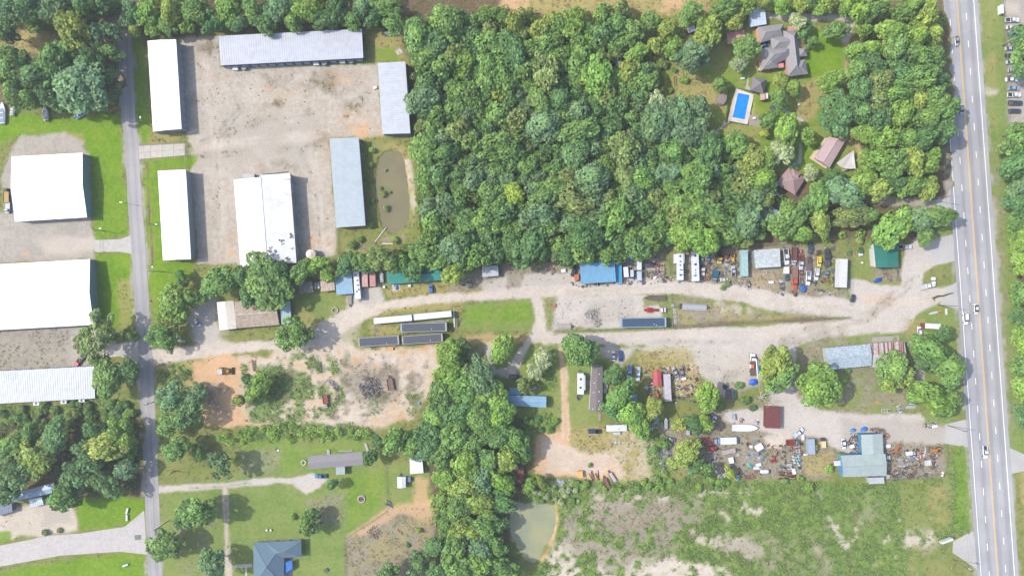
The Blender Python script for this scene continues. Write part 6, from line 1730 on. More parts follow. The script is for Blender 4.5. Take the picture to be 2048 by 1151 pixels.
# ------------------------------------------------------------------ traffic and parked cars
GH = 'vehicles driving on the highway'
car('sedan_car', 'grey car in tree shade, topmost vehicle on the highway', 'car', 1914, 81, 274, 'sedan', (168, 172, 174), GH, 22)
car('sedan_car', 'pale blue car on the highway beside overhanging tree shade', 'car', 1924, 219, 274, 'sedan', (176, 196, 216), GH, 21)
car('sedan_car', 'silver white car close to the yellow centre line by the drive mouth', 'car', 1953, 618, 274, 'sedan', (222, 228, 234), GH, 22)
car('suv_car', 'white car in the outer lane just below another white car', 'car', 1932, 637, 274, 'suv', (245, 246, 248), GH, 24)
pickup('pickup_truck', 'white pickup with navy load on the lower highway', 'pickup', 1971, 903, 274, (244, 246, 250), GH, 26, bed=(50, 70, 110))
GP = 'vehicles parked in a column at the upper right'
pickup('pickup_truck', 'white pickup with dark bed, topmost of the parked column at upper right', 'pickup', 2025, 40, 0, (240, 242, 244), GP, 28)
car('sedan_car', 'white sedan parked right below the topmost white pickup', 'car', 2023, 55, 0, 'sedan', (240, 242, 244), GP, 20)
car('sedan_car', 'bright blue car in the parked column at upper right', 'car', 2026, 68.5, 0, 'sedan', (40, 100, 170), GP, 18)
car('sedan_car', 'silver car half under a tree in the parked column', 'car', 2021, 97, 0, 'sedan', (206, 212, 220), GP, 20)
car('sedan_car', 'black car half under a tree in the parked column', 'car', 2022, 111, 0, 'sedan', (40, 44, 50), GP, 22)
car('sedan_car', 'white sedan directly below the black parked car', 'car', 2024, 124, 0, 'sedan', (240, 242, 244), GP, 22)
car('suv_car', 'white suv with grey roof glass, second below the black parked car', 'car', 2027, 141, 0, 'suv', (232, 234, 236), GP, 20)
car('sedan_car', 'long white car in the parked column above the light blue one', 'car', 2024, 159, 0, 'sedan', (246, 247, 249), GP, 25)
car('sedan_car', 'light blue car in the parked column at upper right', 'car', 2028, 176, 0, 'sedan', (150, 186, 210), GP, 23)
pickup('pickup_truck', 'white pickup with dark load in the parked column at upper right', 'pickup', 2029, 189.5, 0, (246, 247, 249), GP, 28, bed=(60, 60, 62))
pickup('pickup_truck', 'dark teal pickup second from the bottom of the parked column', 'pickup', 2031, 206, 0, (40, 60, 72), GP, 29, bed=(110, 100, 92))
car('suv_car', 'dark blue grey suv, lowest of the parked column', 'car', 2030, 222, 0, 'suv', (50, 66, 80), GP, 25)
crate('utility_shed', 'narrow white box at the top of the parking fence', 'shed', 2005, 18, 94, 18, 5, (240, 242, 244), 2.2)
# beside the highway
pickup('pickup_truck', 'white flatbed pickup on the grass island at the drive mouth', 'pickup', 1856, 571, 14, (240, 242, 246), None, 30, bed=(206, 210, 214), bedkind='flat')
barrel('barrel', 'upper white round barrel by the flatbed pickup on the island', 1868.5, 557, (240, 242, 246), .8, 1.2)
barrel('barrel', 'lower white round barrel by the flatbed pickup on the island', 1869, 565, (240, 242, 246), .7, 1.2)
pickup('pickup_truck', 'white pickup parked right of the dark green roof', 'pickup', 1810, 493, 0, (226, 230, 238), None, 28)
crate('septic_lid', 'small round dark lid on the grass island by the highway', 'lid', 1889, 552, 0, 5, 5, (110, 100, 100), .25)
box_trailer('box_trailer', 'white trailer with maroon end on the grass by the highway', 'trailer', 1866, 652, 177, 33, 11, (240, 240, 244), 2.4, tongue=False)
crate('trailer_door', 'maroon curved front panel on the white grass trailer', 'panel', 1848.6, 651, 0, 3.5, 11, (130, 60, 58), 2.45)
car('sedan_car', 'small white car beside the maroon ended white trailer', 'car', 1839.5, 661, 95, 'suv', (240, 242, 244), None, 17)
barrel('barrel', 'pale blue tub near the trees by the highway', 1856, 736, (160, 196, 216), .9, .8)
crate('mailbox_slab', 'white utility slab on the upper corner of the grass by the drive', 'slab', 1893, 623, 92, 12, 4, (226, 226, 224), .3, 'concrete')
slats('pipe_rack', 'white pipes on the grass corner by the drive', 'pipes', 1870, 625, 3, 22, 4, (226, 226, 230), 3, 1, .1, 'metal', .6)
crate('orange_barrier', 'small orange barrier on the grass corner by the drive', 'barrier', 1880, 622, 20, 8, 2.5, (226, 120, 80), .7)
b = MB()
rr = random.Random(2); prev = Vector((0, 0, .15))
for i in range(8):
    q = prev + Vector((1.1, rr.uniform(0, .5), 0)); b.cyl(prev, q, .42 - i * .03, .4 - i * .03, 6); prev = q
b.cyl((0, 0, .2), (.7, -1.3, .2), .2, .12, 6); b.cyl((0, 0, .2), (-.8, .2, .3), .25, .1, 6)
solo('fallen_log', 'dark fallen log lying across the drive mouth by the highway', 'log', b, 'wood', col(96, 88, 82), W(1866, 596, .2) * 1)
# sign, boards
g = P0_(1896, 1082, 4)
t = thing('billboard', 'small white billboard on posts by the lower drive', 'billboard', g, math.radians(20))
b = MB(); b.box(0, 0, 1.8, 3.8, 5.2, .9); part(t, 'panel', b, 'metal', col(232, 238, 242))
for s in (-1.9, 1.9):
    b = MB(); b.cyl((s, 0, 0), (s, 0, 1.9), .12, n=8); part(t, 'post', b, 'wood', col(110, 100, 90))
# strip along the upper dirt road, left to right
car('compact_car', 'white and black compact car parked under trees left of the tan house', 'car', 394, 645, -50, 'sedan', (236, 240, 244), None, 18)
boat('boat', 'left one of two small white boats between grey carport and tan shed', 631, 571, 270, 14, 4.5, (226, 234, 244))
boat('boat', 'right one of two small white boats between grey carport and tan shed', 637.5, 570, 270, 14, 4.5, (226, 234, 244))
box_trailer('travel_trailer', 'long white travel trailer right of the pale blue carport', 'trailer', 713.5, 570, 275, 56, 12, (240, 243, 250), 3.3, vents=((-.36, -.05, .7), (-.17, .2, .7), (.0, .2, .7), (.16, .25, .7), (.22, -.1, .7)))
trailer('flatbed_trailer', 'grey flatbed trailer below the pale blue carport', 699.5, 598, 270, 20, 8, (176, 168, 160))
for x, y, lab in ((729.5, 558.5, 'pale pink steel container next to the travel trailer'), (745, 557.5, 'rustier pink steel container left of the teal roofed house')):
    box_trailer('storage_container', lab, 'container', x, y, 92, 29, 11.5, (216, 172, 172) if x < 735 else (206, 150, 146), 2.6, round_=False, tongue=False, wheels=False, mat='oldpaint', ribs=.5)
boat('boat', 'grey fishing boat on a trailer left of the teal roofed house', 763.5, 553, 95, 22, 8, (196, 204, 210))
crate('propane_cabinet', 'small white cabinet on gravel by the teal roofed house', 'cabinet', 768, 573.5, 0, 4, 5, (232, 236, 238), 1)
car('suv_car', 'small white and grey utility cart on the pale patio', 'cart', 790.5, 574, 80, 'suv', (176, 190, 200), None, 10)
car('hatchback_car', 'blue car parked below the teal roofed house', 'car', 862, 577, 92, 'suv', (50, 110, 180), None, 18)
crate('trash_bin', 'small white bin on the grass by the teal roofed house', 'bin', 819, 571, 0, 5, 5, (230, 232, 230), 1)
trailer('utility_trailer', 'small white edged utility trailer by the road below the forest edge', 937, 570, 180, 12, 8, (200, 190, 180), rails=True)
b = MB(); b.torus((0, 0, .12), 1.3, .3, 14, 5)
solo('fire_ring', 'pale stone fire ring on the lawn left of the travel trailer', 'fire ring', b, 'concrete', col(206, 190, 178), W(670, 620, .1))
pickup('pickup_truck', 'black pickup tilted beside the large sky blue carport', 'pickup', 1147.5, 541, 255, (44, 50, 58), None, 24)
boat('boat', 'mint green boat under trees left of the sky blue carport', 1148, 521, 95, 17, 6, (140, 206, 190), cover=(150, 210, 196))
crate('dumpster', 'orange rusty dumpster left of the sky blue carport', 'dumpster', 1153.5, 554, 95, 12, 9, (206, 110, 78), 1.6, 'oldpaint')
heap('scrap_pile', 'orange and grey machine parts piled on gravel left of the carport', 'scrap', 1103, 541, 9, 8, .9, [(196, 120, 80), (150, 150, 150), (110, 100, 95), (220, 216, 210)], 50)
crate('parts_crate', 'white box among machine parts left of the carport', 'crate', 1127, 541, 5, 9, 7, (236, 236, 234), 1)
box_trailer('storage_container', 'bright blue open steel container right of the sky blue carport', 'container', 1237.3, 539.5, 91, 53, 11.5, (50, 170, 220), 2.6, round_=False, tongue=False, wheels=False, mat='oldpaint', ribs=.6, rim=(120, 196, 226))
car('wrecked_car', 'faded grey blue car at the back right of the blue container', 'car', 1249, 522, 92, 'sedan', (170, 186, 200), 'worn cars stored in the junkyard', 16, 'oldpaint')
crate('water_bin', 'bright blue plastic bin under the yellow tree in the junkyard', 'bin', 1261, 517, 90, 13, 7, (30, 130, 220), 1.3, 'plastic')
heap('scrap_pile', 'dark engine parts heap below the bright blue bin', 'scrap', 1262, 531, 7, 6, .8, [(60, 58, 58), (110, 100, 92), (196, 190, 182)], 40)
box_trailer('box_trailer', 'white box trailer in the junkyard near the blue container', 'trailer', 1252.3, 543.5, 95, 21, 9.5, (236, 238, 244), 2.4)
car('van', 'pale blue white van with dark front spot in the junkyard', 'van', 1263.3, 549.5, 272, 'van', (206, 222, 236), None, 21, 'oldpaint')
box_trailer('box_van_body', 'white van body with cream end below the yellow tree', 'van', 1279, 530.5, 90, 18, 9, (226, 232, 236), 2.4, tongue=False)
box_trailer('box_trailer', 'plain pale grey box trailer nearest the dirt road in the junkyard', 'trailer', 1279.2, 551.5, 92, 19, 9, (196, 210, 224), 2.3)
slats('pallet_stack', 'brown pallets stacked beside the pale grey box trailer', 'pallets', 1290.7, 547, 90, 13, 9, (140, 124, 108), 5, 4)
crate('truck_bed', 'dark blue black truck bed lying crosswise in the junkyard', 'truck bed', 1298.5, 530, -2, 19, 9, (54, 74, 96), 1.1, 'oldpaint')
heap('scrap_pile', 'mixed white and green scrap by the road in the junkyard', 'scrap', 1303, 549, 8, 8, .7, [(200, 204, 206), (90, 110, 100), (120, 110, 104), (190, 170, 90)], 60)
chassis('stripped_truck', 'orange red stripped truck frame in the junkyard', 1314, 536, 90, 22, 9, (200, 104, 80))
chassis('stripped_truck', 'cream and orange stripped truck frame right of the red one', 1324.8, 537, 92, 20, 9, (236, 200, 170))
tarp('tarp', 'crumpled white tarp by the road in the junkyard', 1311, 554.5, 5, 4, .6, (240, 240, 242))
heap('scrap_pile', 'dark scrap with white bits below the stripped frames', 'scrap', 1325, 556, 11, 6, .8, [(66, 62, 60), (120, 112, 104), (236, 236, 236)], 60)
heap('scrap_pile', 'red and white bits at the foot of the green fence', 'scrap', 1342, 558, 4, 5, .6, [(206, 80, 70), (220, 220, 216), (70, 110, 100)], 24)
box_trailer('travel_trailer', 'white fifth-wheel trailer with slide-outs, left of two long campers', 'trailer', 1361, 533.5, 271, 53, 12, (232, 238, 248), 3.3, vents=((-.4, -.02, .75), (-.2, -.02, .6), (-.07, -.02, .6), (.11, -.02, .5), (.11, .26, .5), (.3, -.02, .8), (.29, .28, .4)), slides=((-.48, -.14, -1, 1.2), (-.48, -.14, 1, .5)))
box_trailer('motorhome', 'long white motorhome with dark windshield, right of two long campers', 'motorhome', 1391.5, 532, 272, 61, 13.5, (232, 238, 248), 3.2, vents=((-.34, -.02, .9), (-.06, -.02, 1.0), (.12, -.05, .5), (.21, -.05, .45), (.3, -.05, .7), (.31, -.3, .45), (.07, .2, .25), (-.15, .2, .25)), tongue=False, front_glass=True)
crate('truck_bed', 'rust brown truck bed at the top right of the motorhome', 'truck bed', 1403.5, 505, 90, 14, 9, (120, 104, 96), 1.1, 'oldpaint')
car('wrecked_car', 'green car with white panel right of the motorhome', 'car', 1403.8, 517, 92, 'sedan', (110, 160, 130), 'worn cars stored in the junkyard', 17, 'oldpaint')
pickup('wrecked_pickup', 'stripped white pickup with open engine right of the motorhome', 'pickup', 1405.6, 538.5, 271, (226, 222, 218), 'worn pickups stored in the junkyard', 25, 'oldpaint', (90, 80, 80), 'stripped')
crate('truck_bed', 'slate grey truck bed near the forest edge in the junkyard', 'truck bed', 1416, 504, 90, 12, 9.5, (110, 112, 124), 1.1, 'oldpaint')
car('wrecked_car', 'blue grey car shell below the slate truck bed', 'car', 1416.5, 517.5, 91, 'sedan', (120, 136, 156), 'worn cars stored in the junkyard', 15, 'oldpaint')
heap('scrap_pile', 'rust red parts heap left of the teal truck', 'scrap', 1419.5, 556, 5, 7, .8, [(180, 100, 70), (130, 84, 66), (200, 170, 80), (90, 80, 76)], 44)
heap('scrap_pile', 'rusty parts strewn behind the stripped white pickup', 'scrap', 1417, 533, 6, 6, .5, [(150, 116, 96), (110, 96, 88)], 30)
stake_truck('flatbed_truck', 'teal truck with grey cab near the road in the junkyard', 'truck', 1430, 552, 260, (150, 160, 172), (50, 110, 130), 25, 12, .3, .35)
stake_truck('flatbed_truck', 'yellow cab truck with dark tyre-filled bed in the junkyard', 'truck', 1440, 512, 268, (226, 196, 110), (70, 66, 66), 30, 11, .5, .42)
stake_truck('flatbed_truck', 'orange red truck with open grey bed beside the yellow cab truck', 'truck', 1450.8, 507, 271, (206, 96, 62), (130, 124, 124), 19, 11, .5, .36)
heap('scrap_pile', 'dark grey axle parts below the orange red truck', 'scrap', 1453, 523, 6, 9, .8, [(84, 86, 96), (110, 104, 100), (216, 216, 216)], 46)
tractor('loader', 'yellow lift with two long arms in the junkyard', 1465, 515.5, 282, (236, 184, 80), 17, loader=True, cat='loader')
pickup('wrecked_pickup', 'white pickup shell with dark gutted body left of the mint container', 'pickup', 1467, 542, 90, (196, 200, 206), 'worn pickups stored in the junkyard', 21, 'oldpaint', (60, 60, 64))
car('wrecked_car', 'white car lying crosswise with its engine exposed near the road', 'car', 1449, 559, 0, 'sedan', (226, 224, 222), 'worn cars stored in the junkyard', 16, 'oldpaint')
heap('engine_pile', 'black engine blocks beside the crosswise white car', 'engine parts', 1443, 549, 5, 6, .8, [(54, 52, 56), (96, 84, 80), (230, 230, 232)], 36)
box_trailer('storage_container', 'pale mint steel container left of the off-white square shed', 'container', 1489.7, 526, 91, 52, 13, (176, 214, 212), 2.8, round_=False, tongue=False, wheels=False, mat='oldpaint', ribs=.5)
heap('scrap_pile', 'row of white and black parts along the off-white shed', 'scrap', 1503, 515, 4, 18, .9, [(190, 196, 200), (80, 80, 82), (120, 120, 120)], 70)
heap('scrap_pile', 'black tyres and parts below the mint container', 'scrap', 1498.5, 569, 5, 10, .7, [(50, 54, 60), (110, 120, 126), (210, 216, 220)], 50)
slats('lumber_pile', 'pale lumber strips on sandy ground below the off-white shed', 'lumber', 1529, 549, 82, 22, 6, (216, 196, 168), 5, 1, .12, 'wood', .5)
crate('chest_freezer', 'small white chest on the ground below the off-white shed', 'chest', 1543, 564, 0, 9, 5, (240, 242, 244), .9)
chassis('stripped_car', 'bare grey car frame between white chest and red truck', 1564, 571, 100, 13, 11, (150, 156, 160))
pickup('pickup_truck', 'long white pickup right beside the off-white square shed', 'pickup', 1572.8, 513, 276, (238, 240, 244), 'worn pickups stored in the junkyard', 32, 'oldpaint', (80, 84, 92))
crate('truck_cab', 'white cab shell with two dark openings below the long white pickup', 'cab shell', 1573.8, 540, 90, 14, 10, (236, 238, 240), 1.6, 'oldpaint')
car('wrecked_car', 'dark blue wreck with pale patches, lowest of its junkyard column', 'car', 1574.5, 554.5, 90, 'suv', (60, 90, 116), 'worn cars stored in the junkyard', 13, 'oldpaint')
stake_truck('stake_truck', 'stake truck with red brown bed and pale cab in the junkyard', 'truck', 1588.5, 511.5, 270, (206, 204, 210), (124, 84, 84), 36, 10, .6, .26)
stake_truck('stake_truck', 'orange red truck with wooden flatbed near the dirt road', 'truck', 1590, 556.5, 270, (226, 84, 58), (156, 122, 104), 44, 11, .25, .5)
heap('engine_pile', 'black engine and tyre pile at the nose of the orange red truck', 'engine parts', 1590, 586.5, 6, 5, .9, [(50, 50, 54), (104, 92, 86), (150, 84, 76)], 44)
tractor('old_tractor', 'rusty orange tractor at the top between two trucks', 1602, 506, 92, (196, 120, 84), 15)
pickup('wrecked_pickup', 'white pickup with black hood and red bed in the junkyard', 'pickup', 1602.5, 526, 268, (150, 70, 64), 'worn pickups stored in the junkyard', 26, 'oldpaint', (110, 70, 66), cabrgb=(206, 214, 222))
car('wrecked_car', 'rust brown car shell below the black hooded pickup', 'car', 1602.5, 546, 270, 'sedan', (150, 112, 100), 'worn cars stored in the junkyard', 16, 'oldpaint')
chassis('stripped_car', 'grey bare chassis with white cross bars above the blue tarp', 1602.5, 561, 90, 13, 9, (170, 176, 180), False)
tarp('tarp', 'bright blue tarp heap near the road in the junkyard', 1607.5, 577, 8.5, 7.5, 1.1, (30, 104, 180))
pickup('pickup_truck', 'dark teal pickup, topmost of its column near the forest', 'pickup', 1621.3, 496, 272, (36, 80, 96), 'worn pickups stored in the junkyard', 25, 'oldpaint', (60, 100, 110))
pickup('wrecked_pickup', 'maroon grey pickup bed and cab below the dark teal pickup', 'pickup', 1619.3, 519.5, 90, (126, 84, 96), 'worn pickups stored in the junkyard', 17, 'oldpaint', (90, 110, 104))
crate('truck_bed', 'purple brown truck bed right above a white pickup', 'truck bed', 1619, 535, 92, 14, 9, (110, 90, 96), 1.1, 'oldpaint')
pickup('pickup_truck', 'white pickup with blue grey bed, lowest of its column', 'pickup', 1616.8, 556, 266, (232, 236, 242), 'worn pickups stored in the junkyard', 28, 'carpaint', (110, 126, 160))
heap('engine_pile', 'black machine parts right above the yellow pickup', 'engine parts', 1637, 505.5, 7, 5, .9, [(52, 54, 62), (120, 96, 84)], 36)
pickup('pickup_truck', 'bright yellow pickup in the junkyard', 'pickup', 1639, 522.5, 270, (246, 210, 66), 'worn pickups stored in the junkyard', 20, 'carpaint', (236, 200, 70))
pickup('pickup_truck', 'white pickup with ribbed bed load below the yellow pickup', 'pickup', 1633.8, 548, 264, (236, 240, 242), 'worn pickups stored in the junkyard', 24, 'oldpaint', (206, 208, 212))
pickup('wrecked_pickup', 'black tow truck with white patches at the right of the junkyard', 'pickup', 1654.5, 513, 92, (60, 64, 76), 'worn pickups stored in the junkyard', 34, 'oldpaint', (96, 92, 104), 'flat')
heap('engine_pile', 'dark teal car parts below the black tow truck', 'engine parts', 1655, 530, 7, 6, .8, [(50, 70, 84), (96, 120, 124), (70, 66, 70)], 40)
car('wrecked_car', 'small grey car with pale windshield below dark teal parts', 'car', 1654, 547, 255, 'sedan', (130, 150, 156), 'worn cars stored in the junkyard', 17, 'oldpaint')
box_trailer('semi_trailer', 'long plain white trailer by the green junkyard fence', 'trailer', 1685.5, 546, 268, 57, 18, (226, 226, 228), 3.4, round_=False, tongue=True, rim=(206, 210, 212))
tyre('tyre', 'dark tyre stack on grass at the top of the junkyard fence', 1665, 484, .75, 2, group=None)
slats('pipe_rack', 'pale blue pipe lying on grass above the off-white shed', 'pipes', 1566, 487, 5, 17, 3, (170, 196, 196), 2, 1, .14, 'metal', .3)
heap('debris_pile', 'dry yellow brush heap on grass right of the green fence', 'brush', 1704, 508, 7, 13, .7, [(196, 174, 120), (180, 160, 110)], 60, mat='wood')
crate('cooler_box', 'small white box with dark shadow left of the dark green roof', 'box', 1722, 508, 10, 8, 6, (226, 232, 240), .8)
barrel('barrel', 'small white bucket on grass left of the dark green roof', 1725, 525, (226, 236, 240), .5, .6)
tarp('tarp', 'deep blue tarp spread on gravel below the dark green roof', 1757, 560, 9, 5, .4, (30, 80, 170))
heap('debris_pile', 'brown lumber and junk along the bottom of the dark green roof', 'scrap', 1772, 546, 22, 8, .5, [(150, 130, 112), (170, 156, 140), (110, 100, 92)], 70, mat='wood')
slats('lumber_pile', 'long grey boards standing in grass right below the dark green roof', 'lumber', 1796, 550, 92, 26, 6, (150, 140, 134), 4, 1, .2, 'wood', .5)
car('wrecked_car', 'dark covered wreck at the foot of the green junkyard fence', 'car', 1706, 596, 70, 'suv', (54, 62, 76), None, 16, 'oldpaint')
# container yard on the dirt road island
W1 = dict(round_=False, tongue=False, wheels=False, ribs=1.2)
box_trailer('office_trailer', 'left one of the two long white-roofed trailers beside the dirt road', 'trailer', 785.5, 638.2, 5, 76, 12, (236, 238, 242), 3.2, round_=False, tongue=False, ribs=1.2, rim=(220, 224, 230))
box_trailer('office_trailer', 'right one of the two long white-roofed trailers beside the dirt road', 'trailer', 865, 630.5, 5.5, 75, 12, (240, 242, 246), 3.2, round_=False, tongue=False, ribs=1.2, rim=(222, 226, 232))
DG = dict(round_=False, tongue=False, topmat='shingle', toprgb=(98, 104, 112), rim=(150, 152, 152))
box_trailer('office_trailer', 'dark-roofed office trailer, upper one of the three on the dirt island', 'trailer', 847, 654.3, 1.5, 92, 18, (196, 196, 190), 3.3, spots=((.17, -.2), (-.48, -.1)), **DG)
box_trailer('office_trailer', 'dark-roofed office trailer, lower left one of the three on the dirt island', 'trailer', 757, 682, 3.5, 81, 18, (196, 196, 190), 3.3, spots=((.2, -.3), (-.48, .0)), **DG)
box_trailer('office_trailer', 'dark-roofed office trailer, lower right one of the three on the dirt island', 'trailer', 844.5, 677.5, 4, 81, 17, (196, 196, 190), 3.3, spots=((.2, -.2), (-.48, .0)), **DG)
box_trailer('office_trailer', 'navy grey-roofed office trailer by the green fence in the gravel yard', 'trailer', 1287, 644.5, 1, 90, 19, (170, 190, 206), 3.3, round_=False, tongue=False, topmat='shingle', toprgb=(74, 96, 118), rim=(160, 182, 200), spots=((.23, -.2), (.28, -.3)))
slats('steel_beam', 'tall white steel beam standing right of the long white trailers', 'beam', 908, 637, 92, 38, 3, (226, 228, 230), 1, 1, .3, 'metal', 0)
slats('lumber_pile', 'grey timbers lying by the green lawn rectangle', 'lumber', 917, 641, 80, 24, 7, (130, 122, 116), 3, 1, .2, 'wood', .8)
slats('pipe_rack', 'long grey pipe along the lower side of the white trailers', 'pipes', 870, 643, 5, 60, 2, (190, 192, 194), 1, 1, .2, 'metal', 0)
crate('fuel_tank', 'small orange box below the lower left dark-roofed trailer', 'box', 782, 696.5, -4, 9, 6, (226, 160, 80), .8)
car('suv_car', 'black suv leaving tree shade on the dirt road', 'car', 619.5, 673, 185, 'suv', (38, 44, 50), None, 17)
# semi truck
t = stake_truck('semi_truck', 'semi truck with white cab and bare red chassis in the gravel yard', 'truck', 1310.5, 619.5, 0, (240, 242, 246), (150, 50, 56), 44, 11.5, 0, .3, 'carpaint')
for ch in t.children:
    if ch.name.startswith('bed_floor'): ch.scale.y = .42
b = MB(); b.cyl((-3.2, 0, 1.02), (-3.2, 0, 1.2), .6, n=12); part(t, 'fifth_wheel', b, 'oldpaint', col(190, 40, 60))
b = MB(); b.box(-2.6, .85, .75, 1.25, 2.2, .5); b.box(-2.6, -.85, .75, 1.25, 2.2, .5); part(t, 'mudguard', b, 'oldpaint', col(190, 44, 66))
trailer('lowboy_trailer', 'ribbed grey lowboy trailer with dark wheels on the dry grass island', 1389, 613.5, -3, 49, 11.5, (184, 190, 198), planks=9, mat='metal')
heap('engine_pile', 'black wheel set at the left end of the ribbed lowboy trailer', 'engine parts', 1362, 611, 4, 5, .7, [(50, 50, 54), (90, 86, 88)], 24)
trailer('flatbed_trailer', 'dark worn gooseneck flatbed beside the green fence', 1314, 595.5, 179, 37, 10, (120, 108, 100), planks=6)
trailer('utility_trailer', 'small pale flatbed at the left end of the gravel yard', 1128, 652.5, 2, 28, 11, (190, 184, 176), planks=7)
crate('pallet_box', 'small red box on the gravel yard corner', 'box', 1108, 610.5, 0, 7, 7, (190, 110, 96), .7, 'oldpaint')
heap('rubble_pile', 'grey broken concrete heap in the gravel yard', 'rubble', 1184, 628, 12, 14, .6, [(170, 170, 170), (140, 140, 142), (206, 202, 198)], 110, .7, mat='concrete')
heap('rubble_pile', 'second grey rubble heap lower in the gravel yard', 'rubble', 1196, 646, 9, 8, .5, [(150, 148, 146), (186, 182, 178)], 60, .6, mat='concrete')
for k, (x, y) in enumerate(((1345.6, 610.6), (1348.5, 619), (1348.8, 625), (1349.8, 633), (1350.5, 639.5), (1350.6, 645))):
    tyre('tyre', 'white-rimmed tyre by the green fence, %s from the top of its row' % ORD[k].replace('nearest', 'first'), x, y, .62, 1, (50, 50, 54), 'tyres lying in a row by the fence', True)
# centre lot
car('sedan_car', 'white sedan next to the deep blue car on the pale lot', 'car', 1227, 711, 90, 'sedan', (244, 246, 248), None, 20)
car('sedan_car', 'deep blue car on the pale lot above the brown mobile home', 'car', 1241.3, 711.5, 90, 'sedan', (20, 74, 170), None, 22)
pickup('pickup_truck', 'light blue old pickup facing down on the grass lot', 'pickup', 1259, 743, 268, (146, 182, 222), None, 28, 'carpaint', (110, 160, 206))
pickup('pickup_truck', 'white pickup with toolbox right of the light blue pickup', 'pickup', 1275.7, 747, 270, (214, 226, 240), None, 28, 'carpaint', (190, 200, 206))
tractor('mini_loader', 'small orange yellow machine right of the white pickup', 1288.7, 757.5, 100, (236, 168, 40), 9, cat='loader')
box_trailer('storage_trailer', 'long trailer with speckled white grey roof right of the red shed', 'trailer', 1335.4, 775, 93, 54, 13, (206, 204, 212), 2.8, round_=False, tongue=False, wheels=False, mat='oldpaint', ribs=.7)
tractor('old_machine', 'rusty red farm machine below the red shed', 1313.5, 786, 95, (190, 104, 92), 15, cab=(200, 110, 96), cat='machine')
heap('scrap_pile', 'pale junk left of the rusty red machine', 'scrap', 1300, 785, 6, 7, .7, [(216, 196, 184), (180, 150, 140), (110, 104, 100)], 40)
barrel('barrel', 'white drum at the left of the red shed', 1304, 766, (238, 240, 244), .45)
car('wrecked_car', 'silver grey wreck tilted left of a maroon grey car', 'car', 1350, 743, 115, 'sedan', (186, 186, 200), 'worn cars by the speckled trailer', 20, 'oldpaint')
car('wrecked_car', 'maroon grey car with pale hood right of a silver wreck', 'car', 1363, 742, 100, 'sedan', (160, 140, 144), 'worn cars by the speckled trailer', 23, 'oldpaint')
crate('chest_freezer', 'white chest below the maroon grey car', 'chest', 1368, 756.7, 8, 9, 5, (240, 240, 242), .9)
tractor('utility_vehicle', 'pale teal quad bike right of the speckled trailer', 1358.5, 776, 150, (190, 214, 220), 11, cat='quad bike')
tractor('utility_vehicle', 'black quad bike at the lower right of the speckled trailer', 1356, 794.6, 170, (70, 86, 100), 9, cat='quad bike')
barrel('barrel', 'small pale orange bucket between quad bikes and white chest', 1354, 765, (240, 210, 190), .4, .5)
box_trailer('travel_trailer', 'white travel trailer under trees left of the brown mobile home', 'trailer', 1161.5, 767, 90, 42, 13, (234, 238, 246), 3.2, vents=((-.18, .05, .9), (.22, .0, .9), (.05, .1, .3)), slides=((-.3, .4, -1, .6),))
slats('porch_steps', 'grey wooden steps between travel trailer and brown mobile home', 'steps', 1175, 764, 90, 12, 10, (170, 166, 162), 5, 1, .4)
heap('scrap_pile', 'dark blue junk behind the white travel trailer', 'scrap', 1158, 794, 7, 5, .6, [(90, 100, 124), (130, 130, 136), (70, 70, 76)], 34)
slats('wooden_ramp', 'grey wooden ramp below the brown mobile home', 'ramp', 1199.5, 832, 88, 17, 4.5, (190, 186, 180), 4, 1, .25)
crate('cooling_unit', 'pale junk pile of appliances between mobile home and trees', 'appliances', 1211, 774, 80, 24, 8, (190, 192, 194), .8, 'oldpaint')
car('suv_car', 'black suv below the big grey green tree', 'car', 1029.6, 753, 0, 'suv', (34, 40, 48), None, 22)
boat('boat', 'small white skiff on brown ground above the long blue building', 1066, 777, 25, 16, 5, (226, 226, 224))
pickup('pickup_truck', 'navy blue pickup on dry grass below the brown mobile home', 'pickup', 1188, 862, 180, (40, 60, 96), None, 26, 'carpaint', (40, 46, 56))
box_trailer('travel_trailer', 'white trailer lying crosswise below the brown mobile home', 'trailer', 1234, 855.5, 182, 40, 13, (230, 234, 238), 2.6, vents=((-.1, .1, .4),))
heap('scrap_pile', 'white plastic scraps on dry grass below the white trailer', 'scrap', 1235, 883, 11, 2.5, .4, [(226, 230, 236), (200, 206, 212)], 22)
crate('utility_cart', 'small grey cart right below the white trailer', 'cart', 1234, 866, 2, 14, 5, (196, 204, 216), .8)
slats('metal_sheets', 'bundle of long white metal sheets under the tall trees', 'sheets', 1311, 842, 85, 24, 11, (206, 210, 226), 6, 2, .1, 'metal', .8)
slats('metal_sheets', 'second scattered bundle of white sheets left below the first', 'sheets', 1302, 855, 78, 14, 10, (206, 210, 222), 4, 1, .1, 'metal', .6)
boat('boat', 'narrow grey jon boat with white side under the trees', 1332.3, 846, 92, 22, 7, (196, 206, 214))
car('sedan_car', 'white car half hidden by the tree row in the junkyard', 'car', 1427, 841, 60, 'sedan', (240, 242, 244), None, 20)
pickup('wrecked_pickup', 'dark green pickup at the top right end of the tree row', 'pickup', 1414, 832, 20, (60, 90, 80), None, 18, 'oldpaint', (70, 60, 56))
crate('cabinet', 'small pale grey cabinet below the tree row', 'cabinet', 1376.6, 863.6, 90, 12, 6.5, (186, 192, 202), 1.6)
heap('scrap_pile', 'little red parts heap right of the grey cabinet', 'scrap', 1388, 867, 5, 4, .5, [(190, 90, 76), (160, 120, 100)], 26)
car('wrecked_car', 'blue grey car nose sticking out of bushes', 'car', 1341, 878, 165, 'sedan', (120, 140, 160), None, 20, 'oldpaint')
stake_truck('stake_truck', 'truck with blue white cab and rusty red bed in the lower junkyard', 'truck', 1423, 882, 1, (150, 190, 226), (176, 110, 100), 34, 13, .5, .38)
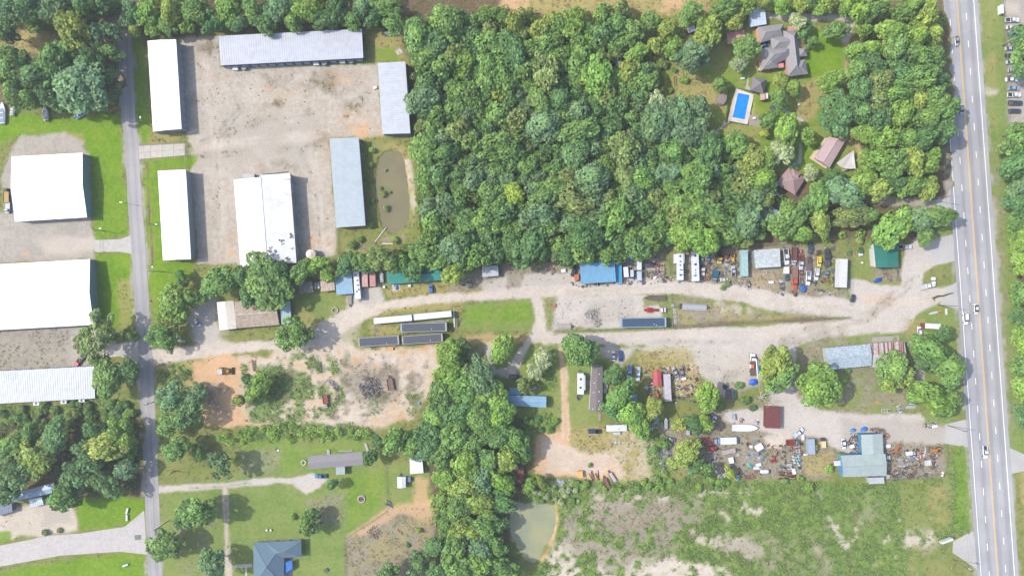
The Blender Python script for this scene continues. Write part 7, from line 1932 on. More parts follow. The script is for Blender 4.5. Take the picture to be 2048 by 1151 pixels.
box_trailer('box_van_body', 'long white rounded truck body right of the rusty bed truck', 'truck body', 1458.7, 881.2, 2, 32, 14, (232, 238, 238), 2.6, tongue=False, ribs=.9)
tractor('old_tractor', 'red tractor with orange body below the rusty bed truck', 1425, 895.5, 12, (206, 96, 70), 17, cab=(216, 40, 60))
trailer('flatbed_trailer', 'flatbed stacked with pale pallets below the white truck body', 1457.5, 902.5, 12, 28, 9, (200, 186, 186), planks=5, z=1.2)
crate('appliance', 'white washer shell standing alone in the lower junkyard', 'appliance', 1463, 920, 100, 12, 9, (240, 240, 238), 1.4)
boat('canoe', 'pale blue canoe above the large white boat', 1468.3, 833, 95, 13, 5.5, (150, 190, 216), motor=False)
tyre('tyre', 'pale tyre above the large white boat', 1475.6, 838.5, .6, 1, group=None, white=True)
heap('engine_pile', 'dark blue engine and orange parts above the large white boat', 'engine parts', 1483, 840, 6, 5, .8, [(44, 54, 84), (220, 150, 110), (230, 230, 232)], 34)
boat('boat', 'large white covered boat pointing right in the lower junkyard', 1490, 855, 0, 51, 14.5, (236, 240, 240), cover=(232, 238, 238), motor=False)
heap('scrap_pile', 'white bits beside the rusty red container', 'scrap', 1516, 844, 4, 6, .6, [(236, 238, 240), (110, 110, 112)], 20)
pickup('pickup_truck', 'white pickup tilted upward on the gravel drive near pale sand', 'pickup', 1597, 864.5, 37, (226, 238, 246), None, 25, 'carpaint', (206, 226, 236))
crate('white_board', 'white panel leaning behind the tilted white pickup', 'panel', 1606.5, 874, 92, 11, 5, (226, 230, 226), .8)
crate('fibreglass_shell', 'large white square lid tilted in the lower junkyard', 'lid', 1519, 894, 30, 15, 12, (236, 238, 246), 1.2)
crate('plastic_crate', 'small white square box left of the large square lid', 'box', 1502.5, 892.5, 0, 5.5, 5.5, (240, 240, 242), .8)
for x, y, a, L, lab in ((1503.5, 909, 55, 17, 'pale blue metal ramp leaning left of a grey one'), (1513.8, 910.5, 5, 19, 'grey steel beam lying right of the pale blue ramp'), (1526, 917, 70, 14, 'pair of teal edged metal ramps near a red machine'), (1510, 884, 45, 12, 'dark metal bar behind the large square lid')):
    slats('metal_ramp', lab, 'ramp', x, y, a, L, 6, (150, 176, 192) if 'pale' in lab else (130, 150, 156), 3, 1, .3, 'metal', .2, gap=.6)
tractor('old_machine', 'small bright red machine in the middle of the lower junkyard', 1547, 918.5, 80, (206, 72, 50), 15, cat='machine')
heap('engine_pile', 'maroon engine with white wheel above the bright red machine', 'engine parts', 1555, 907, 5, 5, .7, [(120, 70, 76), (230, 230, 230), (70, 66, 66)], 26)
crate('plastic_bin', 'white plastic tub right of the teal ramps, upper one', 'bin', 1517, 929, 12, 11, 6, (226, 228, 240), .7)
crate('plastic_bin', 'white plastic tub right of the teal ramps, lower one', 'bin', 1513, 935.5, 0, 12, 5, (206, 226, 232), .6)
tarp('tarp', 'teal green tarp left of two white tubs', 1500.5, 931, 5, 7, .5, (96, 170, 160))
tank('fuel_tank', 'white cylindrical tank lying flat near the lower weeds', 1530.5, 943, 3, 18, 8, (236, 234, 240))
slats('pallet_stack', 'purple brown pallets at the edge of the weed field', 'pallets', 1499, 953.5, 5, 22, 10, (140, 96, 100), 9, 1)
slats('metal_sheets', 'wide dark rusty sheets below the white beam', 'sheets', 1576, 950, 3, 38, 15, (110, 78, 76), 9, 1, .2, 'wood', .6, gap=.95)
slats('steel_beam', 'long white beam above the dark rusty sheets', 'beam', 1576.5, 937, 1, 29, 2.2, (206, 226, 230), 1, 1, .3, 'metal', 0)
crate('fallen_door', 'white door panel tilted on the dark rusty sheets', 'door', 1588, 942.5, 105, 11, 7, (236, 236, 246), .5)
stake_truck('dump_truck', 'rust red dump body with grey truck cab', 'truck', 1586, 884, 2, (130, 140, 146), (140, 66, 56), 28, 11, .7, .38)
tractor('mini_loader', 'small orange machine below the rust red dump body', 1583.5, 898, 95, (220, 110, 62), 10, cat='loader')
chassis('stripped_truck', 'white truck frame right of the small orange machine', 1596, 901, 100, 17, 9, (236, 236, 242))
g0 = random.Random(4)
for k, (x, y) in enumerate(((1587, 913), (1592, 914), (1597, 913), (1588, 919), (1594, 920), (1599, 919), (1590, 925), (1596, 926), (1599, 930))):
    barrel('barrel', 'pale teal drum in the drum cluster, %s in reading order' % ORD[k].replace('nearest', 'first'), x, y, g0.choice([(190, 220, 224), (150, 196, 206), (226, 234, 236)]), .45, .9, 'drums clustered below the white truck frame')
crate('metal_box', 'grey flat box left of the drum cluster', 'box', 1579, 929, 0, 11, 5, (176, 172, 176), .8)
box_trailer('storage_container', 'blue grey container beside the dry lawn patch', 'container', 1623.5, 892.5, 93, 30, 13, (170, 186, 206), 2.6, round_=False, tongue=False, wheels=False, ribs=.6)
heap('scrap_pile', 'row of orange and cream parts right of the blue grey container', 'scrap', 1636, 893, 3.5, 13, .8, [(196, 120, 70), (236, 206, 150), (120, 80, 64)], 60)
stake_truck('stake_truck', 'cream yellow truck right of the blue grey container', 'truck', 1647, 885, 92, (60, 64, 70), (240, 222, 180), 20, 10, .3, .3)
crate('fallen_door', 'thin white panel below the blue grey container', 'panel', 1611, 908.5, -2, 8, 3, (240, 242, 242), .3)
car('sedan_car', 'white car parked left of the blue-green shop building', 'car', 1688, 887.5, 278, 'sedan', (242, 244, 248), None, 21)
# around the shop
tarp('tarp', 'bright blue tarp heap along the top of the shop building', 1729.5, 858.5, 8.5, 4.5, 1.4, (40, 130, 220))
tarp('tarp', 'smaller blue tarp heap left of the bright one above the shop', 1707, 860, 6, 4, 1.2, (60, 140, 210))
heap('scrap_pile', 'grey brown scrap row above the shop roof corner', 'scrap', 1757, 860, 16, 5, 1, [(140, 130, 124), (110, 100, 96), (180, 174, 168), (120, 80, 66)], 110)
heap('scrap_pile', 'dense coloured junk against the left wall of the shop', 'scrap', 1711, 882, 10, 18, 1.1, [(90, 94, 100), (206, 214, 220), (120, 150, 160), (150, 110, 90), (60, 62, 66)], 190, .9)
heap('scrap_pile', 'teal and white junk in the inner corner of the shop', 'scrap', 1712, 903, 12, 6, .9, [(70, 130, 150), (210, 216, 220), (110, 110, 112)], 80)
crate('appliance', 'white stove standing in the junk left of the shop', 'appliance', 1705, 892, 20, 8, 7, (240, 240, 244), 1.1)
heap('lumber_heap', 'orange brown timber and metal pile at the upper right of the shop', 'scrap', 1775, 872, 6, 7, .9, [(190, 140, 96), (150, 100, 70), (220, 210, 196)], 54, mat='wood')
crate('appliance', 'white freezer pair along the right wall of the shop', 'appliance', 1777, 891.5, 5, 9, 7, (238, 240, 240), 1)
crate('appliance', 'smaller white cabinet lower along the right wall of the shop', 'appliance', 1777, 914.5, 2, 7, 7, (226, 236, 240), 1)
for k, (x, y) in enumerate(((1775.5, 921.5), (1779.5, 921), (1775.5, 925), (1779.5, 925))):
    barrel('bucket', 'white bucket right of the shop, %s of a square of four' % ['top left', 'top right', 'bottom left', 'bottom right'][k], x, y, (240, 240, 240), .3, .4, 'white buckets right of the shop', 'bucket')
slats('timber_stack', 'tilted stack of orange brown beams on the gravel right of the shop', 'timber', 1794.5, 899.5, 52, 26, 9, (176, 130, 96), 5, 3, .22, 'wood', .9)
stake_truck('flatbed_truck', 'white truck among scrap right of the shop', 'truck', 1822, 906, 8, (226, 232, 236), (232, 236, 240), 20, 8, .1, .3)
slats('steel_beam', 'white tilted steel channel in the scrap yard right of the shop', 'beam', 1850, 905, 68, 19, 4, (226, 228, 234), 2, 1, .3, 'metal', .1)
heap('scrap_pile', 'orange and white scrap between white truck and white channel', 'scrap', 1838, 912, 6, 8, .8, [(220, 120, 70), (236, 230, 224), (120, 130, 140)], 60)
heap('scrap_pile', 'blue and grey scrap below the white truck', 'scrap', 1826, 916, 9, 6, .7, [(60, 150, 200), (150, 156, 164), (220, 224, 228)], 60)
tractor('excavator', 'yellow brown excavator arm at the upper right of the scrap yard', 1872, 899.5, 178, (200, 140, 60), 22, loader=True, cat='excavator')
crate('concrete_block', 'pale grey square slab in the scrap yard right of the shop', 'slab', 1856.7, 925, 10, 13, 11, (196, 206, 208), .9, 'concrete')
slats('pipe_rack', 'upper white pipe bundle right of the shop', 'pipes', 1799.6, 918, 0, 16, 3, (206, 220, 228), 2, 1, .2, 'metal', .1)
slats('pipe_rack', 'lower white pipe bundle right of the shop', 'pipes', 1802, 931.5, 0, 18, 3, (216, 216, 222), 2, 1, .2, 'metal', .1)
slats('metal_sheets', 'grey pink sheet stack between the two white pipe bundles', 'sheets', 1801, 925, 2, 14, 6, (180, 170, 174), 5, 1, .3, 'metal', .3)
for k, (x, y, r) in enumerate(((1805, 945, .8), (1811, 935, .75), (1819, 933, .75))):
    tyre('tyre', 'large black tyre in the lower scrap yard, %s from the left' % ORD[k].replace('nearest', 'first'), x, y, r, 2, None, 'large tyres in the scrap yard')
heap('scrap_pile', 'dark wheels and hubs along the lower edge of the scrap yard', 'scrap', 1798, 950, 14, 6, .7, [(90, 90, 94), (120, 118, 116), (70, 66, 64), (180, 180, 184)], 90)
heap('scrap_pile', 'dark brown scrap at the bottom middle of the scrap yard', 'scrap', 1821, 951, 6, 6, .7, [(80, 70, 68), (120, 104, 96)], 40)
heap('scrap_pile', 'small rusty heap at the right of the pale slab', 'scrap', 1868, 933, 5, 5, .6, [(120, 80, 66), (150, 110, 90)], 30)
crate('metal_box', 'grey box at the lower right of the scrap yard', 'box', 1841, 940, 15, 9, 6, (130, 136, 134), 1)
crate('sign_board', 'white tilted board at the lower right scrap yard corner', 'board', 1886, 948, 70, 10, 3, (236, 232, 234), .8)
heap('scrap_pile', 'white and grey junk at the gravel drive corner under trees', 'scrap', 1862, 850, 15, 7, .7, [(230, 234, 236), (120, 116, 112), (90, 90, 94)], 70)
crate('appliance', 'white folded panel at the gravel drive corner', 'panel', 1870, 852, 10, 11, 5, (240, 242, 244), .7)
chassis('boat_trailer', 'bare white trailer frame on gravel below the big lawn', 1772, 821, 0, 18, 9, (226, 230, 234), False, cat='trailer frame')
heap('scrap_pile', 'blue white scraps right of the bare trailer frame', 'scrap', 1799, 818, 8, 6, .5, [(170, 190, 206), (226, 230, 234), (110, 120, 128)], 44)
slats('metal_sheets', 'pale blue metal sheets at the right end of the lawn', 'sheets', 1822, 813.5, 3, 21, 6, (176, 200, 210), 4, 1, .15, 'metal', .3)
slats('metal_sheets', 'small white sheets just above the pale blue ones', 'sheets', 1826, 805.5, 3, 16, 4, (226, 228, 230), 3, 1, .15, 'metal', .3)
slats('lumber_pile', 'yellow planks on the lower edge of the big lawn', 'lumber', 1755, 805, -10, 16, 5, (220, 180, 110), 4, 1, .1, 'wood', .8)
# boom truck
t = stake_truck('boom_truck', 'white boom truck with orange deck parked beside the tall tree', 'truck', 1506.5, 729, 90, (240, 243, 248), (120, 100, 96), 44, 12, .3, .33, 'carpaint')
b = MB(); b.cyl((2.6, -1.0, 2.5), (-5.4, -1.2, 3.1), .28, .2, 8); part(t, 'boom', b, 'metal', col(240, 242, 244))
b = MB(); b.box(-.6, .35, 1.05, 1.9, 1.5, 1.2); part(t, 'winch_box', b, 'oldpaint', col(226, 130, 90))
b = MB(); b.box(-.6, 1.3, .9, 1.8, 1.7, .5); part(t, 'tool_locker', b, 'metal', col(240, 236, 232))
tarp('trampoline_cover', 'round bright blue cover at the end of the boom truck', 1508, 764, 8.5, 8, 1.0, (20, 104, 226), cat='cover')
tarp('tarp', 'long cyan tarp strip under the tall tree beside the boom truck', 1521, 745, 6, 20, .7, (70, 160, 200))
barrel('water_tank', 'dark round tank above the slate brown shed', 1450.5, 773, (56, 66, 80), 1.0, 1.2, None, 'tank')
crate('wheelie_bin', 'green bin right of the slate brown shed', 'bin', 1470, 790, 92, 10, 5.5, (50, 160, 110), 1.2, 'plastic')
# bottom clearing
trailer('car_trailer', 'white trailer, right one of a tilted pair at the weed edge', 1225, 954, 122, 21, 8, (216, 210, 214), planks=5, rails=True)
trailer('car_trailer', 'red and white trailer, left one of a tilted pair at the weed edge', 1213, 966, 112, 22, 8, (170, 110, 110), planks=5, rails=True)
crate('wooden_crate', 'orange yellow wooden box at the lower edge of the sandy clearing', 'crate', 1161, 948, 96, 13, 10, (236, 186, 110), 1.8, 'wood')
for x, y, a, L, lab in ((1185, 953, 112, 22, 'rusty timber beams left of the tilted trailer pair'), (1195, 950, 115, 16, 'shorter rusty beams right of the longer ones'), (1173, 970, 88, 26, 'pinkish brick rubble strip in the weeds')):
    slats('timber_stack', lab, 'timber', x, y, a, L, 8, (150, 104, 88) if x > 1180 else (176, 124, 104), 4, 1, .25, 'wood', .8)
heap('rubble_pile', 'pale grey concrete rubble heap in the weeds by the green pond', 'rubble', 1118.5, 967, 10, 9, .9, [(206, 206, 216), (180, 180, 190), (226, 226, 232)], 120, .8, mat='concrete')
heap('rubble_pile', 'smaller grey rubble right of the pale concrete heap', 'rubble', 1141, 961.5, 5, 4, .6, [(196, 196, 206), (170, 170, 178)], 40, .6, mat='concrete')
crate('chest_freezer', 'white square lid among junk under the lime green tree', 'lid', 1341.5, 923.5, 95, 9, 9, (236, 238, 240), .9)
heap('scrap_pile', 'grey metal scrap left of the white square lid', 'scrap', 1325, 929, 12, 7, .7, [(150, 160, 170), (196, 202, 206), (90, 90, 92)], 80)
tyre('tyre', 'white tyre below grey scrap at the clearing edge', 1324, 938, .65, 1, group=None, white=True)
heap('brush_pile', 'grey tangled brush heap between bushes', 'brush', 1329, 904, 12, 16, 1.1, [(150, 146, 156), (120, 116, 124), (170, 166, 170)], 150, 1.2, mat='wood')
heap('scrap_pile', 'white scraps left of the small vivid yellow tree', 'scrap', 1446, 953, 8, 10, .7, [(236, 236, 242), (190, 192, 200)], 60)
car('compact_car', 'small pale blue cart right of the small vivid yellow tree', 'cart', 1476, 955.5, 85, 'sedan', (176, 210, 230), None, 11)
heap('scrap_pile', 'white bits and dark box right of the red tractor field bushes', 'scrap', 1429, 920, 8, 5, .6, [(230, 232, 240), (40, 60, 110)], 22)
slats('pipe_rack', 'grey blue pipes at the lower left of the bush row', 'pipes', 1388, 934, 3, 20, 3, (150, 156, 176), 2, 1, .2, 'metal', .3)
slats('timber_stack', 'rusty brown sleepers around the base of the forest near the pond', 'timber', 1036, 962, 95, 20, 9, (120, 80, 66), 4, 1, .25, 'wood', .6)
# sandy lot at left
tractor('wheel_loader', 'yellow wheel loader with pale blue cab on the orange sand', 448, 741.5, 0, (226, 170, 70), 24, cab=(196, 216, 236), loader=True, cat='loader')
stake_truck('wrecked_truck', 'rusty red and white truck wreck on the sandy lot', 'truck', 650.5, 802, 275, (206, 196, 196), (160, 90, 84), 27, 10, .3, .3)
chassis('bare_trailer', 'long bare dark trailer frame on the sandy lot', 672.5, 787, 92, 32, 7, (130, 126, 124), cat='trailer frame')
heap('scrap_pile', 'grey metal scrap at the top of the long dark frame', 'scrap', 666, 767, 13, 5, .8, [(170, 172, 174), (120, 122, 126), (206, 206, 206)], 90)
slats('timber_stack', 'pale poles leaning left of the grey metal scrap', 'timber', 650, 762, 50, 34, 4, (206, 190, 170), 2, 1, .2, 'wood', .8)
slats('timber_stack', 'dark debris and white post in the weeds of the sandy lot', 'timber', 642, 735, 110, 22, 6, (120, 120, 124), 4, 1, .25, 'wood', .9)
t = trailer('dump_trailer', 'rusty open dump trailer tilted on the sandy lot', 781, 768, 100, 24, 12, (150, 120, 110), planks=6, rails=True)
heap('ash_pile', 'dark grey burnt brush pile on the sandy lot', 'ash', 742, 775, 22, 26, .8, [(110, 108, 116), (140, 134, 136), (90, 86, 94)], 260, .9, mat='wood')
heap('rubble_pile', 'pale rubble on the upper sandy lot near office trailers', 'rubble', 752, 662, 15, 6, .4, [(216, 204, 192), (200, 186, 172)], 60, .5, mat='concrete')
crate('blue_drum', 'small blue box at the right edge of the sandy lot', 'box', 838, 806, 60, 7, 4, (110, 140, 190), .6)
slats('leaning_boards', 'grey wooden panel leaning above the sandy lot', 'panel', 508, 731, 92, 24, 8, (150, 134, 122), 5, 1, .2, 'wood', .3)
# lower lawn
pickup('pickup_truck', 'teal blue pickup parked on the gravel turning place', 'pickup', 641, 951.5, 180, (40, 120, 160), None, 23, 'carpaint', (60, 90, 110))
b = MB(); b.torus((0, 0, .15), 1.5, .35, 16, 5)
t = thing('fire_pit', 'round pale fire pit on the lower lawn', 'fire pit', W(723, 997, .1))
part(t, 'stone_ring', b, 'concrete', col(206, 186, 170)); b = MB(); b.cyl((0, 0, .02), (0, 0, .1), 1.2, n=12); part(t, 'ash', b, 'matte', col(120, 112, 106))
b = MB(); b.cyl((-1.2, .3, .25), (1.3, -.2, .35), .14, n=6); part(t, 'log', b, 'wood', col(96, 84, 76))
for x, lab in ((533, 'left white bucket on the lawn above the hip-roofed house'), (541, 'right white bucket on the lawn above the hip-roofed house')):
    barrel('bucket', lab, x, 1059.5, (244, 244, 244), .5, .6, None, 'bucket')
heap('scrap_pile', 'grey gate parts where two lawn fences meet', 'scrap', 778, 1008, 5, 10, .9, [(130, 134, 140), (200, 204, 206), (80, 80, 84)], 60)
heap('brush_pile', 'grey ash and brush patch on the dry pasture', 'brush', 748, 1065, 14, 14, .4, [(150, 140, 134), (170, 150, 136)], 120, .7, mat='wood')
slats('bench', 'white garden bench at the top right of the lower lawn', 'bench', 733, 893, 108, 20, 5, (206, 206, 204), 4, 1, .4)
slats('porch_steps', 'white steps on the upper side of the grey mobile home', 'steps', 657, 904, 92, 12, 5, (226, 228, 228), 4, 1, .5)
slats('clothes_rack', 'thin white railing above the grey mobile home', 'railing', 691, 901, 2, 31, 1.2, (216, 218, 216), 1, 1, .8, 'metal', 0)
b = MB(); b.torus((0, 0, .4), 1.0, .16, 16, 5)
solo('satellite_dish', 'small white ring left of the grey mobile home', 'ring', b, 'metal', col(232, 230, 222), W(607, 924, .4))
crate('septic_lid', 'tiny white lid far left on the lawn above the drive', 'lid', 556, 900, 0, 3.4, 3.4, (238, 236, 226), .3)
tyre('tyre', 'dark planter ring above the small white lawn shed', 802, 948, .6, 1, group=None)
crate('dog_kennel', 'small dark object on the lower lawn under trees', 'kennel', 652, 1140, 30, 8, 6, (110, 100, 92), .7, 'wood')
heap('scrap_pile', 'reddish brush scraps on the dry pasture', 'brush', 800, 1062, 7, 2.5, .3, [(180, 110, 84)], 16, mat='wood')
# far left
stake_truck('box_truck', 'tan boxed truck at the left frame edge by the square warehouse', 'truck', 11, 391, 90, (80, 80, 84), (206, 176, 112), 30, 12, .3, .2)
stake_truck('box_truck', 'small white truck below the tan boxed truck', 'truck', 13.5, 415, 270, (226, 232, 236), (226, 230, 232), 22, 11, .2, .35)
heap('scrap_pile', 'dark machine parts along the left wall of the square warehouse', 'scrap', 22, 395, 5, 20, .8, [(90, 88, 88), (130, 124, 118), (190, 190, 188)], 80)
boat('pontoon_boat', 'white pontoon boat cut by the left frame edge', 5, 226, 90, 42, 12, (206, 216, 226), inner=(150, 170, 190))
boat('boat', 'small white boat right of the pontoon boat at the left edge', 25.5, 219, 80, 24, 9, (226, 228, 228))
boat('boat', 'white boat with dark motor on grass below the left woods', 90.5, 227, 97, 28, 11, (236, 236, 234))
boat('boat', 'blue white boat tilted under the big grey green oak', 162, 228, 32, 26, 10, (196, 214, 232), inner=(90, 130, 180))
trailer('car_trailer', 'trailer with red front loaded with parts, near the low pale warehouse', 161, 718, 228, 28, 8, (120, 110, 104), planks=5, rails=True)
heap('scrap_pile', 'parts load lying on the red fronted trailer', 'load', 163, 717, 6, 6, 1.5, [(150, 150, 156), (90, 84, 80), (200, 190, 160)], 40)
crate('red_engine_cover', 'bright red cover at the front of the loaded trailer', 'cover', 152, 727.5, 40, 8, 8, (206, 64, 72), 1.2)
for x, y, lab in ((72, 806, 'leftmost cooling unit below the low pale warehouse'), (127, 803, 'middle cooling unit below the low pale warehouse'), (163, 800, 'rightmost cooling unit below the low pale warehouse')):
    t = crate('cooling_unit', lab, 'cooling unit', x, y, 3, 12, 8, (226, 230, 234), 1.3, group='cooling units along the low pale warehouse')
    b = MB(); b.cyl((0, 0, 1.3), (0, 0, 1.36), .55, n=12); part(t, 'fan', b, 'metal', col(90, 92, 96))
for x, y, lab in ((470, 136, 'leftmost white unit on the lower wall of the top storage building'), (632, 126, 'middle white unit on the lower wall of the top storage building'), (684.5, 122, 'rightmost white unit on the lower wall of the top storage building')):
    crate('cooling_unit', lab, 'cooling unit', x, y, 3, 11, 8, (236, 234, 228), 1.6, group='cooling units along the top storage building')
for x, y, lab in ((487, 134, 'dark oval trailer under the eave beside the leftmost white unit'), (648, 125, 'dark oval trailer under the eave beside the middle white unit'), (702, 121, 'dark oval trailer under the eave beside the rightmost white unit')):
    barrel('water_tank', lab, x, y, (150, 154, 158), 1.3, 1.6, 'tanks along the top storage building', 'tank')
crate('cooling_unit', 'grey unit at the lower right corner of the upper white storage building', 'cooling unit', 368, 251, 92, 10, 7, (190, 200, 206), 1.3)
crate('dumpster', 'grey white dumpster at the upper left corner of the ridged warehouse', 'dumpster', 497, 352.5, 2, 24, 9, (190, 194, 194), 1.5, 'oldpaint')
slats('steel_beam', 'dark steel rails along the top end of the ridged warehouse', 'beam', 551, 346.5, 3, 58, 3, (110, 112, 116), 2, 1, .4, 'metal', .2)
t = thing('water_tank', 'round white cone-topped water tank below the ridged warehouse', 'tank', P0_(620.5, 508, 4))
b = MB(); b.cyl((0, 0, 0), (0, 0, 3.4), 2.1, n=20); part(t, 'shell', b, 'metal', col(226, 220, 208))
b = MB(); b.cyl((0, 0, 3.4), (0, 0, 4.0), 2.15, .25, 20); part(t, 'roof', b, 'metal', col(226, 214, 198))
tank('gas_tank', 'small white gas tank on the right wall of the ridged warehouse', 588.5, 436, 92, 11, 4, (232, 236, 238))
crate('garden_cart', 'small white cart by the grey storage building in the yard', 'cart', 750, 175, 20, 7, 5, (236, 236, 232), .8)
slats('broken_pallets', 'white broken pallets on the grass corner above grey storage building', 'pallets', 798, 103, 30, 14, 12, (232, 222, 214), 5, 1)
boat('boat', 'white boat under the forest edge in the top grass corner', 780, 67, 178, 26, 8, (216, 222, 226))
slats('irrigation_pipe', 'long white pipe reaching into the muddy pond', 'pipe', 761, 469, 52, 38, 1.6, (226, 222, 216), 1, 1, .3, 'metal', 0)
slats('irrigation_pipe', 'white pipe lying on the grass below the muddy pond', 'pipe', 775, 487, 0, 22, 2.4, (232, 234, 236), 1, 1, .3, 'metal', 0)
heap('rubble_pile', 'pale debris in the grass below the blue-grey storage building', 'rubble', 722, 481, 6, 9, .5, [(206, 200, 192), (180, 172, 164)], 44, .6, mat='concrete')
tarp('tarp', 'white sheet caught in the bright green tree by the side road', 335, 603, 5, 5, .8, (240, 242, 244))
crate('white_skiff', 'pale trailer frame on grass right of the side road crossing', 'trailer', 362, 681, 170, 16, 5, (206, 200, 196), .5)
for x, y, a, lab in ((253.5, 1021, 75, 'white signboard on the lower left lawn, upper one'), (253, 1035, 92, 'white signboard on the lower left lawn, lower one')):
    crate('sign_board', lab, 'sign', x, y, a, 12, 3.4, (236, 240, 242), .8)
crate('sign_board', 'thin pale sign on the grass at the bottom left', 'sign', 250, 1130, 20, 12, 3, (206, 226, 236), .8)
slats('wooden_shed_roof', 'pale blue panel on grass beside the blue cottage path', 'table', 1589, 329, 40, 8, 6, (90, 176, 220), 1, 1, .9, 'metal', 0)
barrel('planter', 'white round planter on the dry garden patch', 1597.5, 209, (246, 246, 246), .5, .6, None, 'planter')
barrel('hot_tub', 'dark round tub at the top end of the garden path', 1545, 215, (96, 96, 104), 1.1, .8, None, 'tub')
crate('deck_table', 'white table on the wooden pool deck', 'table', 1509, 236, 5, 5.5, 4.5, (244, 244, 244), .75)
crate('skylight', 'bright white panel roof beside the little brown shed', 'panel', 1533, 191.5, 94, 11, 6, (246, 246, 250), 2.6)
car('hatchback_car', 'blue white car nosing into the grey shingle house', 'car', 1530, 89, 8, 'sedan', (70, 130, 200), None, 21)
car('golf_cart', 'pale green cart on the lawn below the grey shingle house', 'cart', 1519, 139, 20, 'suv', (196, 220, 206), None, 8)
crate('garden_bench', 'pale green garden seat above the pool', 'bench', 1486, 156.5, 10, 8, 4, (216, 230, 210), .7)
car('suv_car', 'grey car parked under trees below the dusty brown cottage', 'car', 1557, 391, -28, 'suv', (150, 158, 160), None, 18)
crate('cold_frame', 'white slatted bench in the forest garden', 'bench', 1325.5, 125.5, 3, 13, 5, (226, 228, 236), .7)
for x, lab in ((1325, 'left garden bed frame in the forest vegetable plot'), (1338, 'middle garden bed frame in the forest vegetable plot'), (1351, 'right garden bed frame in the forest vegetable plot')):
    slats('garden_bed', lab, 'garden bed', x, 163, 96, 22, 8, (130, 120, 96), 2, 1, .3, 'wood', .2, gap=.25)

# ------------------------------------------------------------------ fences, poles, wires
def fence(name, label, pts, h, rgb, step=3.0, rails=(.98, .5), mesh=True, post_r=.05, rgb2=None):
    P = [W(*p) for p in pts]
    c0 = P[0]; t = thing(name, label, 'fence', c0)
    pm = MB(); pm.cyl((0, 0, 0), (0, 0, h + .05), post_r, n=6); me = fixn(pm.mesh('post', 'metal'))
    b = MB(); w = MB()
    for p, q in zip(P[:-1], P[1:]):
        L = (q - p).length; n = max(1, int(L / step))
        for i in range(n): put('post', me, t, col(*rgb), p.lerp(q, i / n) - c0)
        for k in rails: b.cyl(p - c0 + Vector((0, 0, h * k)), q - c0 + Vector((0, 0, h * k)), .035, n=4)
        if mesh:
            e = (q - p).normalized(); m_ = max(2, int(L / .5))
            for i in range(m_):
                a = p.lerp(q, (i + .5) / m_) - c0
                w.cyl(a - e * .3 + Vector((0, 0, .05)), a + e * .3 + Vector((0, 0, h)), .012, n=3, caps=False)
                w.cyl(a + e * .3 + Vector((0, 0, .05)), a - e * .3 + Vector((0, 0, h)), .012, n=3, caps=False)
    put('post', me, t, col(*rgb), P[-1] - c0)
    part(t, 'rail', b, 'metal', col(*rgb))
    if mesh: part(t, 'wire_mesh', w, 'metal', col(*(rgb2 or rgb)), kind='stuff')
GRN = (120, 170, 130)
fence('chain_link_fence', 'green chain-link fence around the lower side of the gravel yard', [(1104, 634), (1105, 664), (1240, 656), (1343, 653), (1340, 588)], 2.0, GRN)
fence('chain_link_fence', 'long low fence along the dry grass island by the dirt road', [(1345, 656), (1450, 649), (1560, 641), (1700, 634)], 1.6, (130, 140, 140))
fence('chain_link_fence', 'green fence post line left of the fifth-wheel trailer', [(1335, 510), (1337, 562)], 2.0, GRN)
fence('chain_link_fence', 'green fence along the right side of the junkyard row', [(1693, 470), (1696, 520), (1699, 610)], 2.2, (110, 150, 140))
fence('wire_fence', 'wire fence along the back of the junkyard row', [(1470, 496), (1560, 488), (1640, 474), (1693, 470)], 1.6, (120, 126, 120))
fence('board_fence', 'grey fence around the upper right of the lower lawn', [(769, 918), (771, 960), (774, 1000)], 1.5, (150, 146, 140), 2.4)
fence('board_fence', 'curved grey fence between lawn and dry pasture', [(774, 1020), (745, 1040), (710, 1062), (690, 1075), (688, 1085), (690, 1160)], 1.4, (140, 136, 132), 2.4)
fence('wire_fence', 'wire fence between the scrap yard and the highway verge', [(1890, 888), (1892, 945), (1780, 960)], 1.6, (150, 150, 146))
fence('wire_fence', 'fence at the edge of the parked car column', [(2003, -10), (2010, 130), (2014, 250)], 1.8, (170, 172, 168))
fence('pool_fence', 'thin fence around the swimming pool deck', [(1472, 176), (1463, 205), (1456, 243)], 1.2, (216, 210, 200), 2.0, mesh=False)
fence('yard_fence', 'chain-link gate line by the concrete yard drive', [(369, 284), (373, 312), (374, 336)], 2.0, (150, 154, 156), 2.0)
fence('yard_fence', 'fence along the right edge of the gravel yard below storage buildings', [(673, 456), (676, 505), (680, 530)], 1.8, (150, 150, 146))
fence('yard_fence', 'rear fence of the top grass corner at the forest edge', [(735, 61), (800, 60)], 1.8, (150, 154, 156))
fence('rail_fence', 'iron rail gate across the middle concrete drive on the left', [(202, 482), (204, 506)], 1.2, (120, 126, 130), 2.0, mesh=False)

